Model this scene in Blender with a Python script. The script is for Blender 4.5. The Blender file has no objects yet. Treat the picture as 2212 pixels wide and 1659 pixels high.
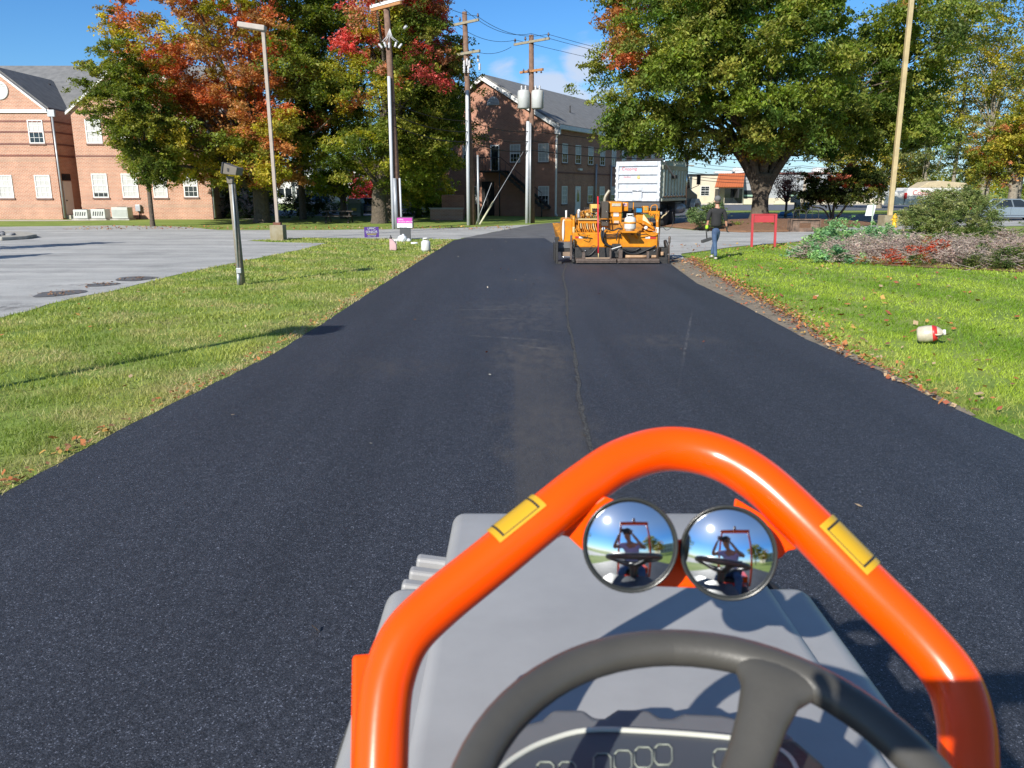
import bpy, math, random
import numpy as np
from mathutils import Vector, Matrix
R = math.radians
sc = bpy.context.scene
# ---------------- camera ----------------
F, CX, CY, EYE, PITCH = 1728.0, 1106.0, 829.5, 2.0, R(13.6)
cd = bpy.data.cameras.new('camera'); cam = bpy.data.objects.new('camera', cd); sc.collection.objects.link(cam)
cam.location = (0, 0, EYE); cam.rotation_euler = (R(90) - PITCH, 0, 0)
cd.sensor_width = 36; cd.sensor_fit = 'HORIZONTAL'; cd.lens = 36 * F / 2212
cd.clip_start = 0.05; cd.clip_end = 2000
cd.dof.use_dof = True; cd.dof.focus_distance = 18; cd.dof.aperture_fstop = 9
sc.camera = cam
# ---------------- sky, sun, exposure ----------------
SUN_AZ, SUN_EL = R(31), R(31)            # azimuth measured from behind the camera to the left
w = bpy.data.worlds.new('World'); sc.world = w; w.use_nodes = True
nt = w.node_tree; nt.nodes.clear()
def N(nt, t, **k):
    n = nt.nodes.new(t)
    for a, v in k.items():
        if a[0] == '_': n.inputs[a[1:].replace('_', ' ')].default_value = v
        else: setattr(n, a, v)
    return n
sky = N(nt, 'ShaderNodeTexSky', sky_type='NISHITA', sun_disc=False, sun_elevation=SUN_EL,
        sun_rotation=math.pi + SUN_AZ, air_density=1.0, dust_density=0.2, ozone_density=2.0, altitude=200)
tcz = N(nt, 'ShaderNodeTexCoord'); sz = N(nt, 'ShaderNodeSeparateXYZ'); nt.links.new(tcz.outputs['Generated'], sz.inputs[0])
tr_ = N(nt, 'ShaderNodeValToRGB'); nt.links.new(sz.outputs[2], tr_.inputs[0]); e = tr_.color_ramp.elements
e[0].position = 0; e[0].color = (.5, .66, .96, 1); e[1].position = .5; e[1].color = (.95, .97, 1.0, 1); x = e.new(.1); x.color = (.46, .72, 1, 1); x = e.new(.24); x.color = (.4, .68, 1, 1)
hs0 = N(nt, 'ShaderNodeVectorMath', operation='MULTIPLY'); nt.links.new(tr_.outputs[0], hs0.inputs[1])
nt.links.new(sky.outputs[0], hs0.inputs[0]); hs = N(nt, 'ShaderNodeHueSaturation', _Saturation=1.04, _Value=1.18); nt.links.new(hs0.outputs[0], hs.inputs['Color'])
tc = N(nt, 'ShaderNodeTexCoord'); mp = N(nt, 'ShaderNodeMapping'); mp.inputs['Scale'].default_value = (1, 1, 2.2)
nt.links.new(tc.outputs['Generated'], mp.inputs[0])
cn = N(nt, 'ShaderNodeTexNoise', _Scale=9.0, _Detail=9.0, _Roughness=0.58, _Distortion=0.3); nt.links.new(mp.outputs[0], cn.inputs['Vector'])
def ray(px, py):
    a, b = (px - CX) / F, -(py - CY) / F
    c, s = math.cos(PITCH), math.sin(PITCH)
    return Vector((a, c + b * s, b * c - s))
prev = None
for (px, py, rad, amp) in [(1262, 135, .06, .6), (1190, 190, .07, .46), (1240, 215, .07, .46), (1090, 165, .045, .36), (1300, 210, .06, .42), (1560, 385, .10, .30),
                           (1900, 250, .30, .26), (2150, 300, .3, .25), (1000, 400, .12, .25), (700, 400, .12, .2)]:
    d = ray(px, py).normalized()
    dm = N(nt, 'ShaderNodeVectorMath', operation='DISTANCE'); nt.links.new(tc.outputs['Generated'], dm.inputs[0]); dm.inputs[1].default_value = d
    mr = N(nt, 'ShaderNodeMapRange', interpolation_type='SMOOTHSTEP'); nt.links.new(dm.outputs['Value'], mr.inputs['Value'])
    mr.inputs['From Min'].default_value = rad; mr.inputs['From Max'].default_value = 0
    mr.inputs['To Min'].default_value = 0; mr.inputs['To Max'].default_value = amp
    if prev is None: prev = mr.outputs[0]
    else:
        ad = N(nt, 'ShaderNodeMath', operation='MAXIMUM'); nt.links.new(prev, ad.inputs[0]); nt.links.new(mr.outputs[0], ad.inputs[1]); prev = ad.outputs[0]
ad = N(nt, 'ShaderNodeMath', operation='ADD'); nt.links.new(prev, ad.inputs[0]); nt.links.new(cn.outputs[0], ad.inputs[1])
mr = N(nt, 'ShaderNodeMapRange', interpolation_type='SMOOTHSTEP'); nt.links.new(ad.outputs[0], mr.inputs['Value'])
mr.inputs['From Min'].default_value = .72; mr.inputs['From Max'].default_value = .98; mr.inputs['To Max'].default_value = .8
mx = N(nt, 'ShaderNodeMix', data_type='RGBA'); nt.links.new(mr.outputs[0], mx.inputs['Factor'])
nt.links.new(hs.outputs[0], mx.inputs[6]); mx.inputs[7].default_value = (5.6, 6.1, 7.2, 1)
bg = N(nt, 'ShaderNodeBackground', _Strength=0.082); nt.links.new(mx.outputs[2], bg.inputs[0])
wo = N(nt, 'ShaderNodeOutputWorld'); nt.links.new(bg.outputs[0], wo.inputs[0])
sl = bpy.data.lights.new('sun', 'SUN'); sl.energy = 5.0; sl.angle = R(0.5); sl.color = (1, .95, .86)
so = bpy.data.objects.new('sun', sl); sc.collection.objects.link(so)
SUN = Vector((-math.sin(SUN_AZ) * math.cos(SUN_EL), -math.cos(SUN_AZ) * math.cos(SUN_EL), math.sin(SUN_EL)))
so.rotation_euler = SUN.to_track_quat('Z', 'Y').to_euler(); so.location = (-20, -30, 30)
sc.view_settings.view_transform = 'Standard'; sc.view_settings.look = 'None'
sc.view_settings.exposure = 0.56; sc.view_settings.gamma = 1
# ---------------- photo measure helpers (pixels of the 2212 wide view) ----------------
def G(px, py, z=0.0):
    r = ray(px, py); t = (z - EYE) / r.z; return (r.x * t, r.y * t)
def W(px, py, Y):
    r = ray(px, py); t = Y / r.y; return Vector((r.x * t, Y, EYE + r.z * t))
def Cd(px, py, d):
    r = ray(px, py); return Vector((r.x * d, r.y * d, EYE + r.z * d))
REG = {'R5': (1360, 380, 4.608), 'A': (1360, 440, 6.912), 'B': (1560, 400, 6.381), 'C': (2080, 360, 4.608), 'E': (860, 300, 5.185),
       'F': (1820, 380, 5.821), 'H': (500, 380, 4.608), 'D': (920, 0, 5.531), 'R1': (0, 0, 2.766), 'R2': (560, 0, 2.766),
       'R3': (1080, 0, 2.766), 'R4': (1600, 0, 2.304)}
def P(reg, x, y):
    o = REG[reg]; return ((o[0] + x / o[2]) / 1.1573, (o[1] + y / o[2]) / 1.1573)
# ---------------- materials ----------------
MT = {}
def mat(n, c, r=.6, m=0.0, v=.25, vs=3, b=0, bs=30, c2=None, coat=0, det=4, bd=.02, spec=.5):
    if n in MT: return MT[n]
    M = bpy.data.materials.new(n); M.use_nodes = True; t = M.node_tree; bs_ = t.nodes['Principled BSDF']; MT[n] = M
    bs_.inputs['Roughness'].default_value = r; bs_.inputs['Metallic'].default_value = m
    bs_.inputs['Coat Weight'].default_value = coat; bs_.inputs['Specular IOR Level'].default_value = spec
    tcn = N(t, 'ShaderNodeTexCoord')
    ns = N(t, 'ShaderNodeTexNoise', _Scale=float(vs), _Detail=float(det), _Roughness=.6); t.links.new(tcn.outputs['Object'], ns.inputs['Vector'])
    rp = N(t, 'ShaderNodeMapRange'); t.links.new(ns.outputs[0], rp.inputs['Value']); rp.inputs['From Min'].default_value = .3; rp.inputs['From Max'].default_value = .7
    mi = N(t, 'ShaderNodeMix', data_type='RGBA'); t.links.new(rp.outputs[0], mi.inputs['Factor'])
    mi.inputs[6].default_value = (*c, 1); mi.inputs[7].default_value = (*(c2 or [x * (1 - v) for x in c]), 1)
    t.links.new(mi.outputs[2], bs_.inputs['Base Color'])
    if b:
        n2 = N(t, 'ShaderNodeTexNoise', _Scale=float(bs), _Detail=3.0); t.links.new(tcn.outputs['Object'], n2.inputs['Vector'])
        bm = N(t, 'ShaderNodeBump', _Strength=float(b), _Distance=bd); t.links.new(n2.outputs[0], bm.inputs['Height']); t.links.new(bm.outputs[0], bs_.inputs['Normal'])
    return M
def leafmat(n, tr=.3, rough=.55):
    M = bpy.data.materials.new(n); M.use_nodes = True; t = M.node_tree; b = t.nodes['Principled BSDF']; o = t.nodes['Material Output']
    a = N(t, 'ShaderNodeAttribute', attribute_name='col'); t.links.new(a.outputs['Color'], b.inputs['Base Color'])
    b.inputs['Roughness'].default_value = rough; b.inputs['Specular IOR Level'].default_value = .35
    tn = N(t, 'ShaderNodeBsdfTranslucent'); g = N(t, 'ShaderNodeHueSaturation', _Saturation=1.15, _Value=1.3); t.links.new(a.outputs['Color'], g.inputs['Color']); t.links.new(g.outputs[0], tn.inputs[0])
    ms = N(t, 'ShaderNodeMixShader'); ms.inputs[0].default_value = tr
    t.links.new(b.outputs[0], ms.inputs[1]); t.links.new(tn.outputs[0], ms.inputs[2]); t.links.new(ms.outputs[0], o.inputs[0])
    return M
def brickmat(n, c1, c2, mortar, rough=.85, base=None):
    M = bpy.data.materials.new(n); M.use_nodes = True; t = M.node_tree; b = t.nodes['Principled BSDF']; MT[n] = M
    tcn = N(t, 'ShaderNodeTexCoord'); sp = N(t, 'ShaderNodeSeparateXYZ'); t.links.new(tcn.outputs['Object'], sp.inputs[0])
    a = N(t, 'ShaderNodeMath', operation='ADD'); t.links.new(sp.outputs[0], a.inputs[0]); t.links.new(sp.outputs[1], a.inputs[1])
    cb = N(t, 'ShaderNodeCombineXYZ'); t.links.new(a.outputs[0], cb.inputs[0]); t.links.new(sp.outputs[2], cb.inputs[1])
    br = N(t, 'ShaderNodeTexBrick', _Scale=1.0); t.links.new(cb.outputs[0], br.inputs['Vector'])
    br.inputs['Brick Width'].default_value = .24; br.inputs['Row Height'].default_value = .09; br.inputs['Mortar Size'].default_value = .011
    br.inputs['Color1'].default_value = (*c1, 1); br.inputs['Color2'].default_value = (*c2, 1); br.inputs['Mortar'].default_value = (*mortar, 1)
    br.inputs['Bias'].default_value = -.2
    ns = N(t, 'ShaderNodeTexNoise', _Scale=1.1, _Detail=6.0); t.links.new(tcn.outputs['Object'], ns.inputs['Vector'])
    rp = N(t, 'ShaderNodeMapRange'); t.links.new(ns.outputs[0], rp.inputs['Value']); rp.inputs['To Min'].default_value = .7; rp.inputs['To Max'].default_value = 1.25
    vm = N(t, 'ShaderNodeVectorMath', operation='SCALE'); t.links.new(br.outputs[0], vm.inputs[0]); t.links.new(rp.outputs[0], vm.inputs['Scale'])
    t.links.new(vm.outputs[0], b.inputs['Base Color']); b.inputs['Roughness'].default_value = rough
    bm = N(t, 'ShaderNodeBump', _Strength=.5, _Distance=.01, invert=True); t.links.new(br.outputs['Fac'], bm.inputs['Height']); t.links.new(bm.outputs[0], b.inputs['Normal'])
    return M
# ---------------- mesh builder ----------------
OFF = {}
class MB:
    def __init__(s): s.v = []; s.f = []; s.sm = []
    def add(s, vs, fs, smooth=False):
        o = len(s.v); s.v += [tuple(x) for x in vs]; s.f += [tuple(i + o for i in q) for q in fs]; s.sm += [smooth] * len(fs); return s
    def box(s, x0, x1, y0, y1, z0, z1):
        return s.add([(x, y, z) for x in (x0, x1) for y in (y0, y1) for z in (z0, z1)],
                     [(0, 1, 3, 2), (4, 6, 7, 5), (0, 4, 5, 1), (2, 3, 7, 6), (0, 2, 6, 4), (1, 5, 7, 3)])
    def obox(s, c, size, M=None):
        c = Vector(c); M = M or Matrix.Identity(3); h = [q / 2 for q in size]
        return s.add([c + M @ Vector((x, y, z)) for x in (-h[0], h[0]) for y in (-h[1], h[1]) for z in (-h[2], h[2])],
                     [(0, 1, 3, 2), (4, 6, 7, 5), (0, 4, 5, 1), (2, 3, 7, 6), (0, 2, 6, 4), (1, 5, 7, 3)])
    def beam(s, a, b, wd, th, up=(0, 0, 1)):
        a, b = Vector(a), Vector(b); d = (b - a); L = d.length; d.normalize(); sd = d.cross(Vector(up))
        if sd.length < 1e-4: sd = Vector((1, 0, 0))
        sd.normalize(); u = sd.cross(d); M = Matrix((sd, d, u)).transposed(); return s.obox((a + b) / 2, (wd, L, th), M)
    def tube(s, pts, r, n=8, cap=True):
        pts = [Vector(p) for p in pts]; k = len(pts); rs = r if isinstance(r, (list, tuple)) else [r] * k
        vs = []; u = None
        for i, p in enumerate(pts):
            d = (pts[min(i + 1, k - 1)] - pts[max(i - 1, 0)])
            if d.length < 1e-9: d = Vector((0, 0, 1))
            d.normalize()
            if u is None: u = d.orthogonal().normalized()
            else:
                u = u - d * u.dot(d); u = u.normalized() if u.length > 1e-6 else d.orthogonal().normalized()
            v = d.cross(u)
            vs += [p + (u * math.cos(2 * math.pi * j / n) + v * math.sin(2 * math.pi * j / n)) * rs[i] for j in range(n)]
        fs = [(i * n + j, i * n + (j + 1) % n, (i + 1) * n + (j + 1) % n, (i + 1) * n + j) for i in range(k - 1) for j in range(n)]
        s.add(vs, fs, True)
        if cap:
            o = len(s.v) - len(vs); s.f += [tuple(range(o + n - 1, o - 1, -1)), tuple(range(o + (k - 1) * n, o + k * n))]; s.sm += [False, False]
        return s
    def lathe(s, prof, c=(0, 0, 0), n=20, M=None):
        c = Vector(c); M = M or Matrix.Identity(3)
        vs = [c + M @ Vector((r * math.cos(2 * math.pi * j / n), r * math.sin(2 * math.pi * j / n), z)) for r, z in prof for j in range(n)]
        fs = [(i * n + j, i * n + (j + 1) % n, (i + 1) * n + (j + 1) % n, (i + 1) * n + j) for i in range(len(prof) - 1) for j in range(n)]
        s.add(vs, fs, True); o = len(s.v) - len(vs); k = len(prof)
        s.f += [tuple(range(o + n - 1, o - 1, -1)), tuple(range(o + (k - 1) * n, o + k * n))]; s.sm += [False, False]; return s
    def ell(s, c, r, n=14, m=9, M=None):
        c = Vector(c); M = M or Matrix.Identity(3)
        if not isinstance(r, (list, tuple)): r = (r, r, r)
        vs = [c + M @ Vector((r[0] * math.sin(math.pi * i / m) * math.cos(2 * math.pi * j / n), r[1] * math.sin(math.pi * i / m) * math.sin(2 * math.pi * j / n), r[2] * math.cos(math.pi * i / m))) for i in range(m + 1) for j in range(n)]
        return s.add(vs, [(i * n + j, (i + 1) * n + j, (i + 1) * n + (j + 1) % n, i * n + (j + 1) % n) for i in range(m) for j in range(n)], True)
    def prism(s, pts, d):      # pts: 3d outline, extruded by vector d
        d = Vector(d); k = len(pts); a = [Vector(p) for p in pts]
        return s.add(a + [p + d for p in a], [tuple(range(k))[::-1], tuple(range(k, 2 * k))] + [(i, (i + 1) % k, k + (i + 1) % k, k + i) for i in range(k)])
    def poly(s, pts): return s.add(pts, [tuple(range(len(pts)))])
    def loft(s, rings, smooth=True, cap=True):
        n = len(rings[0]); vs = [p for r in rings for p in r]
        s.add(vs, [(i * n + j, i * n + (j + 1) % n, (i + 1) * n + (j + 1) % n, (i + 1) * n + j) for i in range(len(rings) - 1) for j in range(n)], smooth)
        if cap:
            o = len(s.v) - len(vs); k = len(rings); s.f += [tuple(range(o + n - 1, o - 1, -1)), tuple(range(o + (k - 1) * n, o + k * n))]; s.sm += [False, False]
        return s
    def text(s, body, size, M, o, ext=.004, align='LEFT', shear=0):
        cu = bpy.data.curves.new('t', 'FONT'); cu.body = body; cu.size = size; cu.extrude = ext; cu.align_x = align; cu.shear = shear; cu.resolution_u = 2
        ob = bpy.data.objects.new('t', cu); sc.collection.objects.link(ob); bpy.context.view_layer.update()
        me = bpy.data.meshes.new_from_object(ob.evaluated_get(bpy.context.evaluated_depsgraph_get()))
        s.add([Vector(o) + M @ v.co for v in me.vertices], [tuple(p.vertices) for p in me.polygons])
        bpy.data.objects.remove(ob); bpy.data.curves.remove(cu); bpy.data.meshes.remove(me); return s
    def build(s, name, m, parent=None, bevel=0, seg=2, label=None, fix=True):
        off = OFF.get(parent.name, Vector((0, 0, 0))) if parent else Vector((0, 0, 0))
        me = bpy.data.meshes.new(name); me.from_pydata([(x - off.x, y - off.y, z - off.z) for x, y, z in s.v], [], s.f)
        me.polygons.foreach_set('use_smooth', s.sm)
        if fix:
            import bmesh
            bm = bmesh.new(); bm.from_mesh(me); bmesh.ops.recalc_face_normals(bm, faces=bm.faces); bm.to_mesh(me); bm.free()
        me.materials.append(m); me.update()
        o = bpy.data.objects.new(name, me); sc.collection.objects.link(o)
        if parent: o.parent = parent; OFF[o.name] = off
        if bevel:
            b = o.modifiers.new('bevel', 'BEVEL'); b.width = bevel; b.segments = seg; b.limit_method = 'ANGLE'; b.angle_limit = R(35)
        if label: o['label'] = label
        return o
def tag(o, label, cat, group=None):
    o['label'] = label; o['category'] = cat
    if group: o['group'] = group
    return o
def thing(name, label, cat, loc=(0, 0, 0), rz=0, group=None, world=True):
    o = bpy.data.objects.new(name, None); sc.collection.objects.link(o); o.location = loc; o.rotation_euler = (0, 0, rz)
    o.empty_display_size = .3; tag(o, label, cat, group); OFF[o.name] = Vector(loc) if world else Vector((0, 0, 0)); return o
def copy_tree(o, parent=None):
    c = o.copy(); sc.collection.objects.link(c); c.parent = parent
    for ch in [x for x in sc.objects if x.parent == o]: copy_tree(ch, c)
    return c
def struct(o): o['kind'] = 'structure'; return o
def stuff(o, label, cat): o['kind'] = 'stuff'; o['label'] = label; o['category'] = cat; return o
def sheet(name, pts, z, m, kind=True):     # flat ground sheet from world xy points
    mb = MB(); mb.poly([(x, y, z) for x, y in pts]); o = mb.build(name, m, fix=False)
    if o.data.polygons[0].normal.z < 0: o.data.flip_normals()
    return struct(o) if kind else o
def npmesh(name, V, Fc, k, m, parent=None, col=None):     # numpy mesh, k verts per face, all separate
    me = bpy.data.meshes.new(name); nv = len(V); nf = nv // k
    me.vertices.add(nv); me.vertices.foreach_set('co', V.astype(np.float32).ravel())
    me.loops.add(nv); me.loops.foreach_set('vertex_index', np.arange(nv, dtype=np.int32))
    me.polygons.add(nf); me.polygons.foreach_set('loop_start', np.arange(0, nv, k, dtype=np.int32)); me.polygons.foreach_set('loop_total', np.full(nf, k, dtype=np.int32))
    me.update(calc_edges=True)
    if col is not None:
        a = me.color_attributes.new('col', 'FLOAT_COLOR', 'POINT'); c4 = np.ones((nv, 4), np.float32); c4[:, :3] = np.clip(np.repeat(col, k, axis=0), 0, 1); a.data.foreach_set('color', c4.ravel())
    me.materials.append(m); o = bpy.data.objects.new(name, me); sc.collection.objects.link(o)
    if parent: o.parent = parent
    return o
def inpoly(x, y, poly):
    r = np.zeros(len(x), bool); n = len(poly)
    for i in range(n):
        x0, y0 = poly[i]; x1, y1 = poly[(i + 1) % n]
        if y0 == y1: continue
        c = ((y0 > y) != (y1 > y)) & (x < (x1 - x0) * (y - y0) / (y1 - y0) + x0); r ^= c
    return r
def arc(pts, k=6):       # Catmull-Rom smoothing of a point list
    p = [Vector(q) for q in pts]; p = [2 * p[0] - p[1]] + p + [2 * p[-1] - p[-2]]; out = []
    for i in range(1, len(p) - 2):
        for j in range(k):
            t = j / k; a, b, c, d = p[i - 1:i + 3]
            out.append(.5 * ((2 * b) + (c - a) * t + (2 * a - 5 * b + 4 * c - d) * t * t + (3 * b - a - 3 * c + d) * t ** 3))
    out.append(p[-2]); return out
def zrot(a): return Matrix.Rotation(a, 3, 'Z')
# ================= ground =================
rng = np.random.default_rng(7)
def nz(x, y, s, seed=0, o=6):
    q = np.random.default_rng(seed); v = 0
    for i in range(o):
        a = q.uniform(0, 6.28); k = q.uniform(.6, 1.9) / s; v = v + np.sin(k * 6.28 * (x * math.cos(a) + y * math.sin(a)) + q.uniform(0, 6.28))
    return v / o
def rough(pts, amp=.03, step=.4, seed=1):
    q = random.Random(seed); out = []
    for i in range(len(pts)):
        a, b = pts[i], pts[(i + 1) % len(pts)]; L = math.dist(a, b); k = int(min(L / step, 60)) + 1
        nx, ny = (b[1] - a[1]) / (L + 1e-9), -(b[0] - a[0]) / (L + 1e-9)
        for j in range(k):
            t = j / k; d = q.uniform(-amp, amp) if (j and abs(a[1]) < 60) else 0
            out.append((a[0] + (b[0] - a[0]) * t + nx * d, a[1] + (b[1] - a[1]) * t + ny * d))
    return out
def groundmat(n, cols, s1, s2, extra=None, r=.9, bump=.4, bsc=60, bd=.02, spec=.3):
    M = bpy.data.materials.new(n); M.use_nodes = True; t = M.node_tree; b = t.nodes['Principled BSDF']
    g = N(t, 'ShaderNodeNewGeometry'); pos = g.outputs['Position']
    n1 = N(t, 'ShaderNodeTexNoise', _Scale=s1, _Detail=8.0, _Roughness=.62); t.links.new(pos, n1.inputs['Vector'])
    n2 = N(t, 'ShaderNodeTexNoise', _Scale=s2, _Detail=4.0, _Roughness=.7); t.links.new(pos, n2.inputs['Vector'])
    cr = N(t, 'ShaderNodeValToRGB'); t.links.new(n1.outputs[0], cr.inputs[0]); e = cr.color_ramp.elements
    e[0].position = .3; e[0].color = (*cols[0], 1); e[1].position = .7; e[1].color = (*cols[-1], 1)
    for i, c in enumerate(cols[1:-1]): x = e.new(.3 + .4 * (i + 1) / (len(cols) - 1)); x.color = (*c, 1)
    rp = N(t, 'ShaderNodeMapRange'); t.links.new(n2.outputs[0], rp.inputs['Value']); rp.inputs['From Min'].default_value = .25; rp.inputs['From Max'].default_value = .75
    rp.inputs['To Min'].default_value = .62; rp.inputs['To Max'].default_value = 1.38
    vm = N(t, 'ShaderNodeVectorMath', operation='SCALE'); t.links.new(cr.outputs[0], vm.inputs[0]); t.links.new(rp.outputs[0], vm.inputs['Scale'])
    col = vm.outputs[0]
    if extra: col = extra(t, pos, col)
    t.links.new(col, b.inputs['Base Color']); b.inputs['Roughness'].default_value = r; b.inputs['Specular IOR Level'].default_value = spec
    n3 = N(t, 'ShaderNodeTexNoise', _Scale=float(bsc), _Detail=3.0); t.links.new(pos, n3.inputs['Vector'])
    bm = N(t, 'ShaderNodeBump', _Strength=bump, _Distance=bd); t.links.new(n3.outputs[0], bm.inputs['Height']); t.links.new(bm.outputs[0], b.inputs['Normal'])
    return M
def blob(t, pos, col, c, sx, sy, add, nsc=3.0, rot=0):
    mp = N(t, 'ShaderNodeMapping', vector_type='TEXTURE'); t.links.new(pos, mp.inputs[0]); mp.inputs['Location'].default_value = (*c, 0); mp.inputs['Scale'].default_value = (sx, sy, 1); mp.inputs['Rotation'].default_value = (0, 0, rot)
    ln = N(t, 'ShaderNodeVectorMath', operation='LENGTH'); t.links.new(mp.outputs[0], ln.inputs[0])
    a = N(t, 'ShaderNodeMapRange', interpolation_type='SMOOTHSTEP'); t.links.new(ln.outputs['Value'], a.inputs['Value']); a.inputs['From Min'].default_value = 1; a.inputs['From Max'].default_value = .1
    m2 = N(t, 'ShaderNodeMapping'); t.links.new(pos, m2.inputs[0]); m2.inputs['Scale'].default_value = (1, .45, 1)
    ns = N(t, 'ShaderNodeTexNoise', _Scale=nsc, _Detail=8.0, _Roughness=.75); t.links.new(m2.outputs[0], ns.inputs['Vector'])
    r2 = N(t, 'ShaderNodeMapRange'); t.links.new(ns.outputs[0], r2.inputs['Value']); r2.inputs['From Min'].default_value = .42; r2.inputs['From Max'].default_value = .7
    mu = N(t, 'ShaderNodeMath', operation='MULTIPLY'); t.links.new(a.outputs[0], mu.inputs[0]); t.links.new(r2.outputs[0], mu.inputs[1])
    mi = N(t, 'ShaderNodeMix', data_type='RGBA', blend_type='MIX', clamp_factor=True); t.links.new(mu.outputs[0], mi.inputs['Factor']); t.links.new(col, mi.inputs[6]); mi.inputs[7].default_value = (*add, 1)
    return mi.outputs[2]
def ex_lawn(t, pos, col):
    for c, sx, sy in [((-5.2, 5.6), 1.9, .9), ((-6.0, 9.5), 2.6, .7), ((-4.0, 8.2), 1.0, 1.6), ((-3.5, 6.0), .5, 4), ((-5.6, 12.5), 2.4, 1.2), ((-3.4, 12), .45, 7)]:
        col = blob(t, pos, col, c, sx, sy, (.26, .2, .09), 2.2)
    return col
lawn_m = groundmat('lawn_soil_grass', [(.11, .17, .028), (.18, .25, .045), (.25, .28, .065)], .5, 14.0, ex_lawn, bump=.6, bsc=35)
ground = sheet('ground', [(-500, -200), (500, -200), (500, 900), (-500, 900)], 0, lawn_m)
def ex_asph(t, pos, col):
    v = N(t, 'ShaderNodeTexVoronoi', _Scale=95.0); t.links.new(pos, v.inputs['Vector'])
    rp = N(t, 'ShaderNodeValToRGB'); t.links.new(v.outputs['Color'], rp.inputs[0]); e = rp.color_ramp.elements
    e[0].position = .0; e[0].color = (.45, .45, .47, 1); e[1].position = .9; e[1].color = (1.25, 1.25, 1.28, 1); x = e.new(.96); x.color = (2.3, 2.3, 2.3, 1)
    v2 = N(t, 'ShaderNodeTexVoronoi', _Scale=210.0); t.links.new(pos, v2.inputs['Vector']); r3 = N(t, 'ShaderNodeValToRGB'); t.links.new(v2.outputs['Color'], r3.inputs[0]); e3 = r3.color_ramp.elements; e3[0].position = .1; e3[0].color = (.5, .5, .52, 1); e3[1].position = .8; e3[1].color = (1.35, 1.35, 1.35, 1); x3 = e3.new(.93); x3.color = (5.0, 5.0, 5.0, 1)
    m3 = N(t, 'ShaderNodeMix', data_type='RGBA', blend_type='MULTIPLY', clamp_result=False); m3.inputs['Factor'].default_value = 1; t.links.new(col, m3.inputs[6]); t.links.new(r3.outputs[0], m3.inputs[7]); col = m3.outputs[2]
    m = N(t, 'ShaderNodeMix', data_type='RGBA', blend_type='MULTIPLY', clamp_result=False); m.inputs['Factor'].default_value = 1; t.links.new(col, m.inputs[6]); t.links.new(rp.outputs[0], m.inputs[7]); col = m.outputs[2]
    mp = N(t, 'ShaderNodeMapping'); mp.inputs['Scale'].default_value = (2.2, .16, 1); t.links.new(pos, mp.inputs[0])
    ns = N(t, 'ShaderNodeTexNoise', _Scale=1.0, _Detail=5.0); t.links.new(mp.outputs[0], ns.inputs['Vector'])
    r2 = N(t, 'ShaderNodeMapRange'); t.links.new(ns.outputs[0], r2.inputs['Value']); r2.inputs['From Min'].default_value = .3; r2.inputs['From Max'].default_value = .7; r2.inputs['To Min'].default_value = .86; r2.inputs['To Max'].default_value = 1.16
    vm = N(t, 'ShaderNodeVectorMath', operation='SCALE'); t.links.new(col, vm.inputs[0]); t.links.new(r2.outputs[0], vm.inputs['Scale']); col = vm.outputs[0]
    for c, sx, sy, a in [((.25, 9.6), .75, 1.9, (.1, .088, .075)), ((.3, 6.4), .65, 1.9, (.09, .08, .07)), ((0, 12.5), 1.3, 2.0, (.07, .065, .065)), ((2.1, 10.6), 1.1, .8, (.075, .07, .07)),
                         ((.75, 15), .9, 3, (.062, .06, .06)), ((-1.4, 9), 1.2, .8, (.052, .05, .052)), ((.1, 14), 1.6, 1.2, (.07, .068, .07)), ((.35, 18.5), 1.2, 1.6, (.06, .06, .065)), ((.3, 4.2), .7, 1.5, (.075, .07, .065))]:
        col = blob(t, pos, col, c, sx, sy, a, 6.0)
    col = blob(t, pos, col, (2.4, 10.8), .028, 3.6, (.16, .15, .15), 9.0, -.241)
    for c, sx, sy, rt in [((-.1, 10.9), .9, .07, -.35), ((.35, 11.6), .8, .05, -.5), ((0, 12.6), 1.2, .05, -.1), ((.3, 10.2), .6, .06, -.6), ((-.3, 13.6), 1.4, .05, 0.05)]: col = blob(t, pos, col, c, sx, sy, (.14, .13, .12), 7.0, rt)
    sp = N(t, 'ShaderNodeSeparateXYZ'); t.links.new(pos, sp.inputs[0]); fs = []
    for o_, a0, a1 in ((0, .0, .05), (0, .75, .5), (1, 10.6, 9.6)):
        q_ = N(t, 'ShaderNodeMapRange', interpolation_type='SMOOTHSTEP'); t.links.new(sp.outputs[o_], q_.inputs['Value']); q_.inputs['From Min'].default_value = a0; q_.inputs['From Max'].default_value = a1; fs.append(q_.outputs[0])
    m1 = N(t, 'ShaderNodeMath', operation='MULTIPLY'); t.links.new(fs[0], m1.inputs[0]); t.links.new(fs[1], m1.inputs[1]); m2 = N(t, 'ShaderNodeMath', operation='MULTIPLY'); t.links.new(m1.outputs[0], m2.inputs[0]); t.links.new(fs[2], m2.inputs[1])
    m4 = N(t, 'ShaderNodeMath', operation='MULTIPLY'); t.links.new(m2.outputs[0], m4.inputs[0]); t.links.new(ns.outputs[0], m4.inputs[1]); mi = N(t, 'ShaderNodeMix', data_type='RGBA'); t.links.new(m4.outputs[0], mi.inputs['Factor']); t.links.new(col, mi.inputs[6]); mi.inputs[7].default_value = (.06, .056, .056, 1); col = mi.outputs[2]
    return col
asph = groundmat('fresh_asphalt', [(.025, .028, .036), (.037, .0405, .05)], 22.0, 240.0, ex_asph, r=.6, bump=.75, bsc=150, bd=.006, spec=.42)
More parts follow.
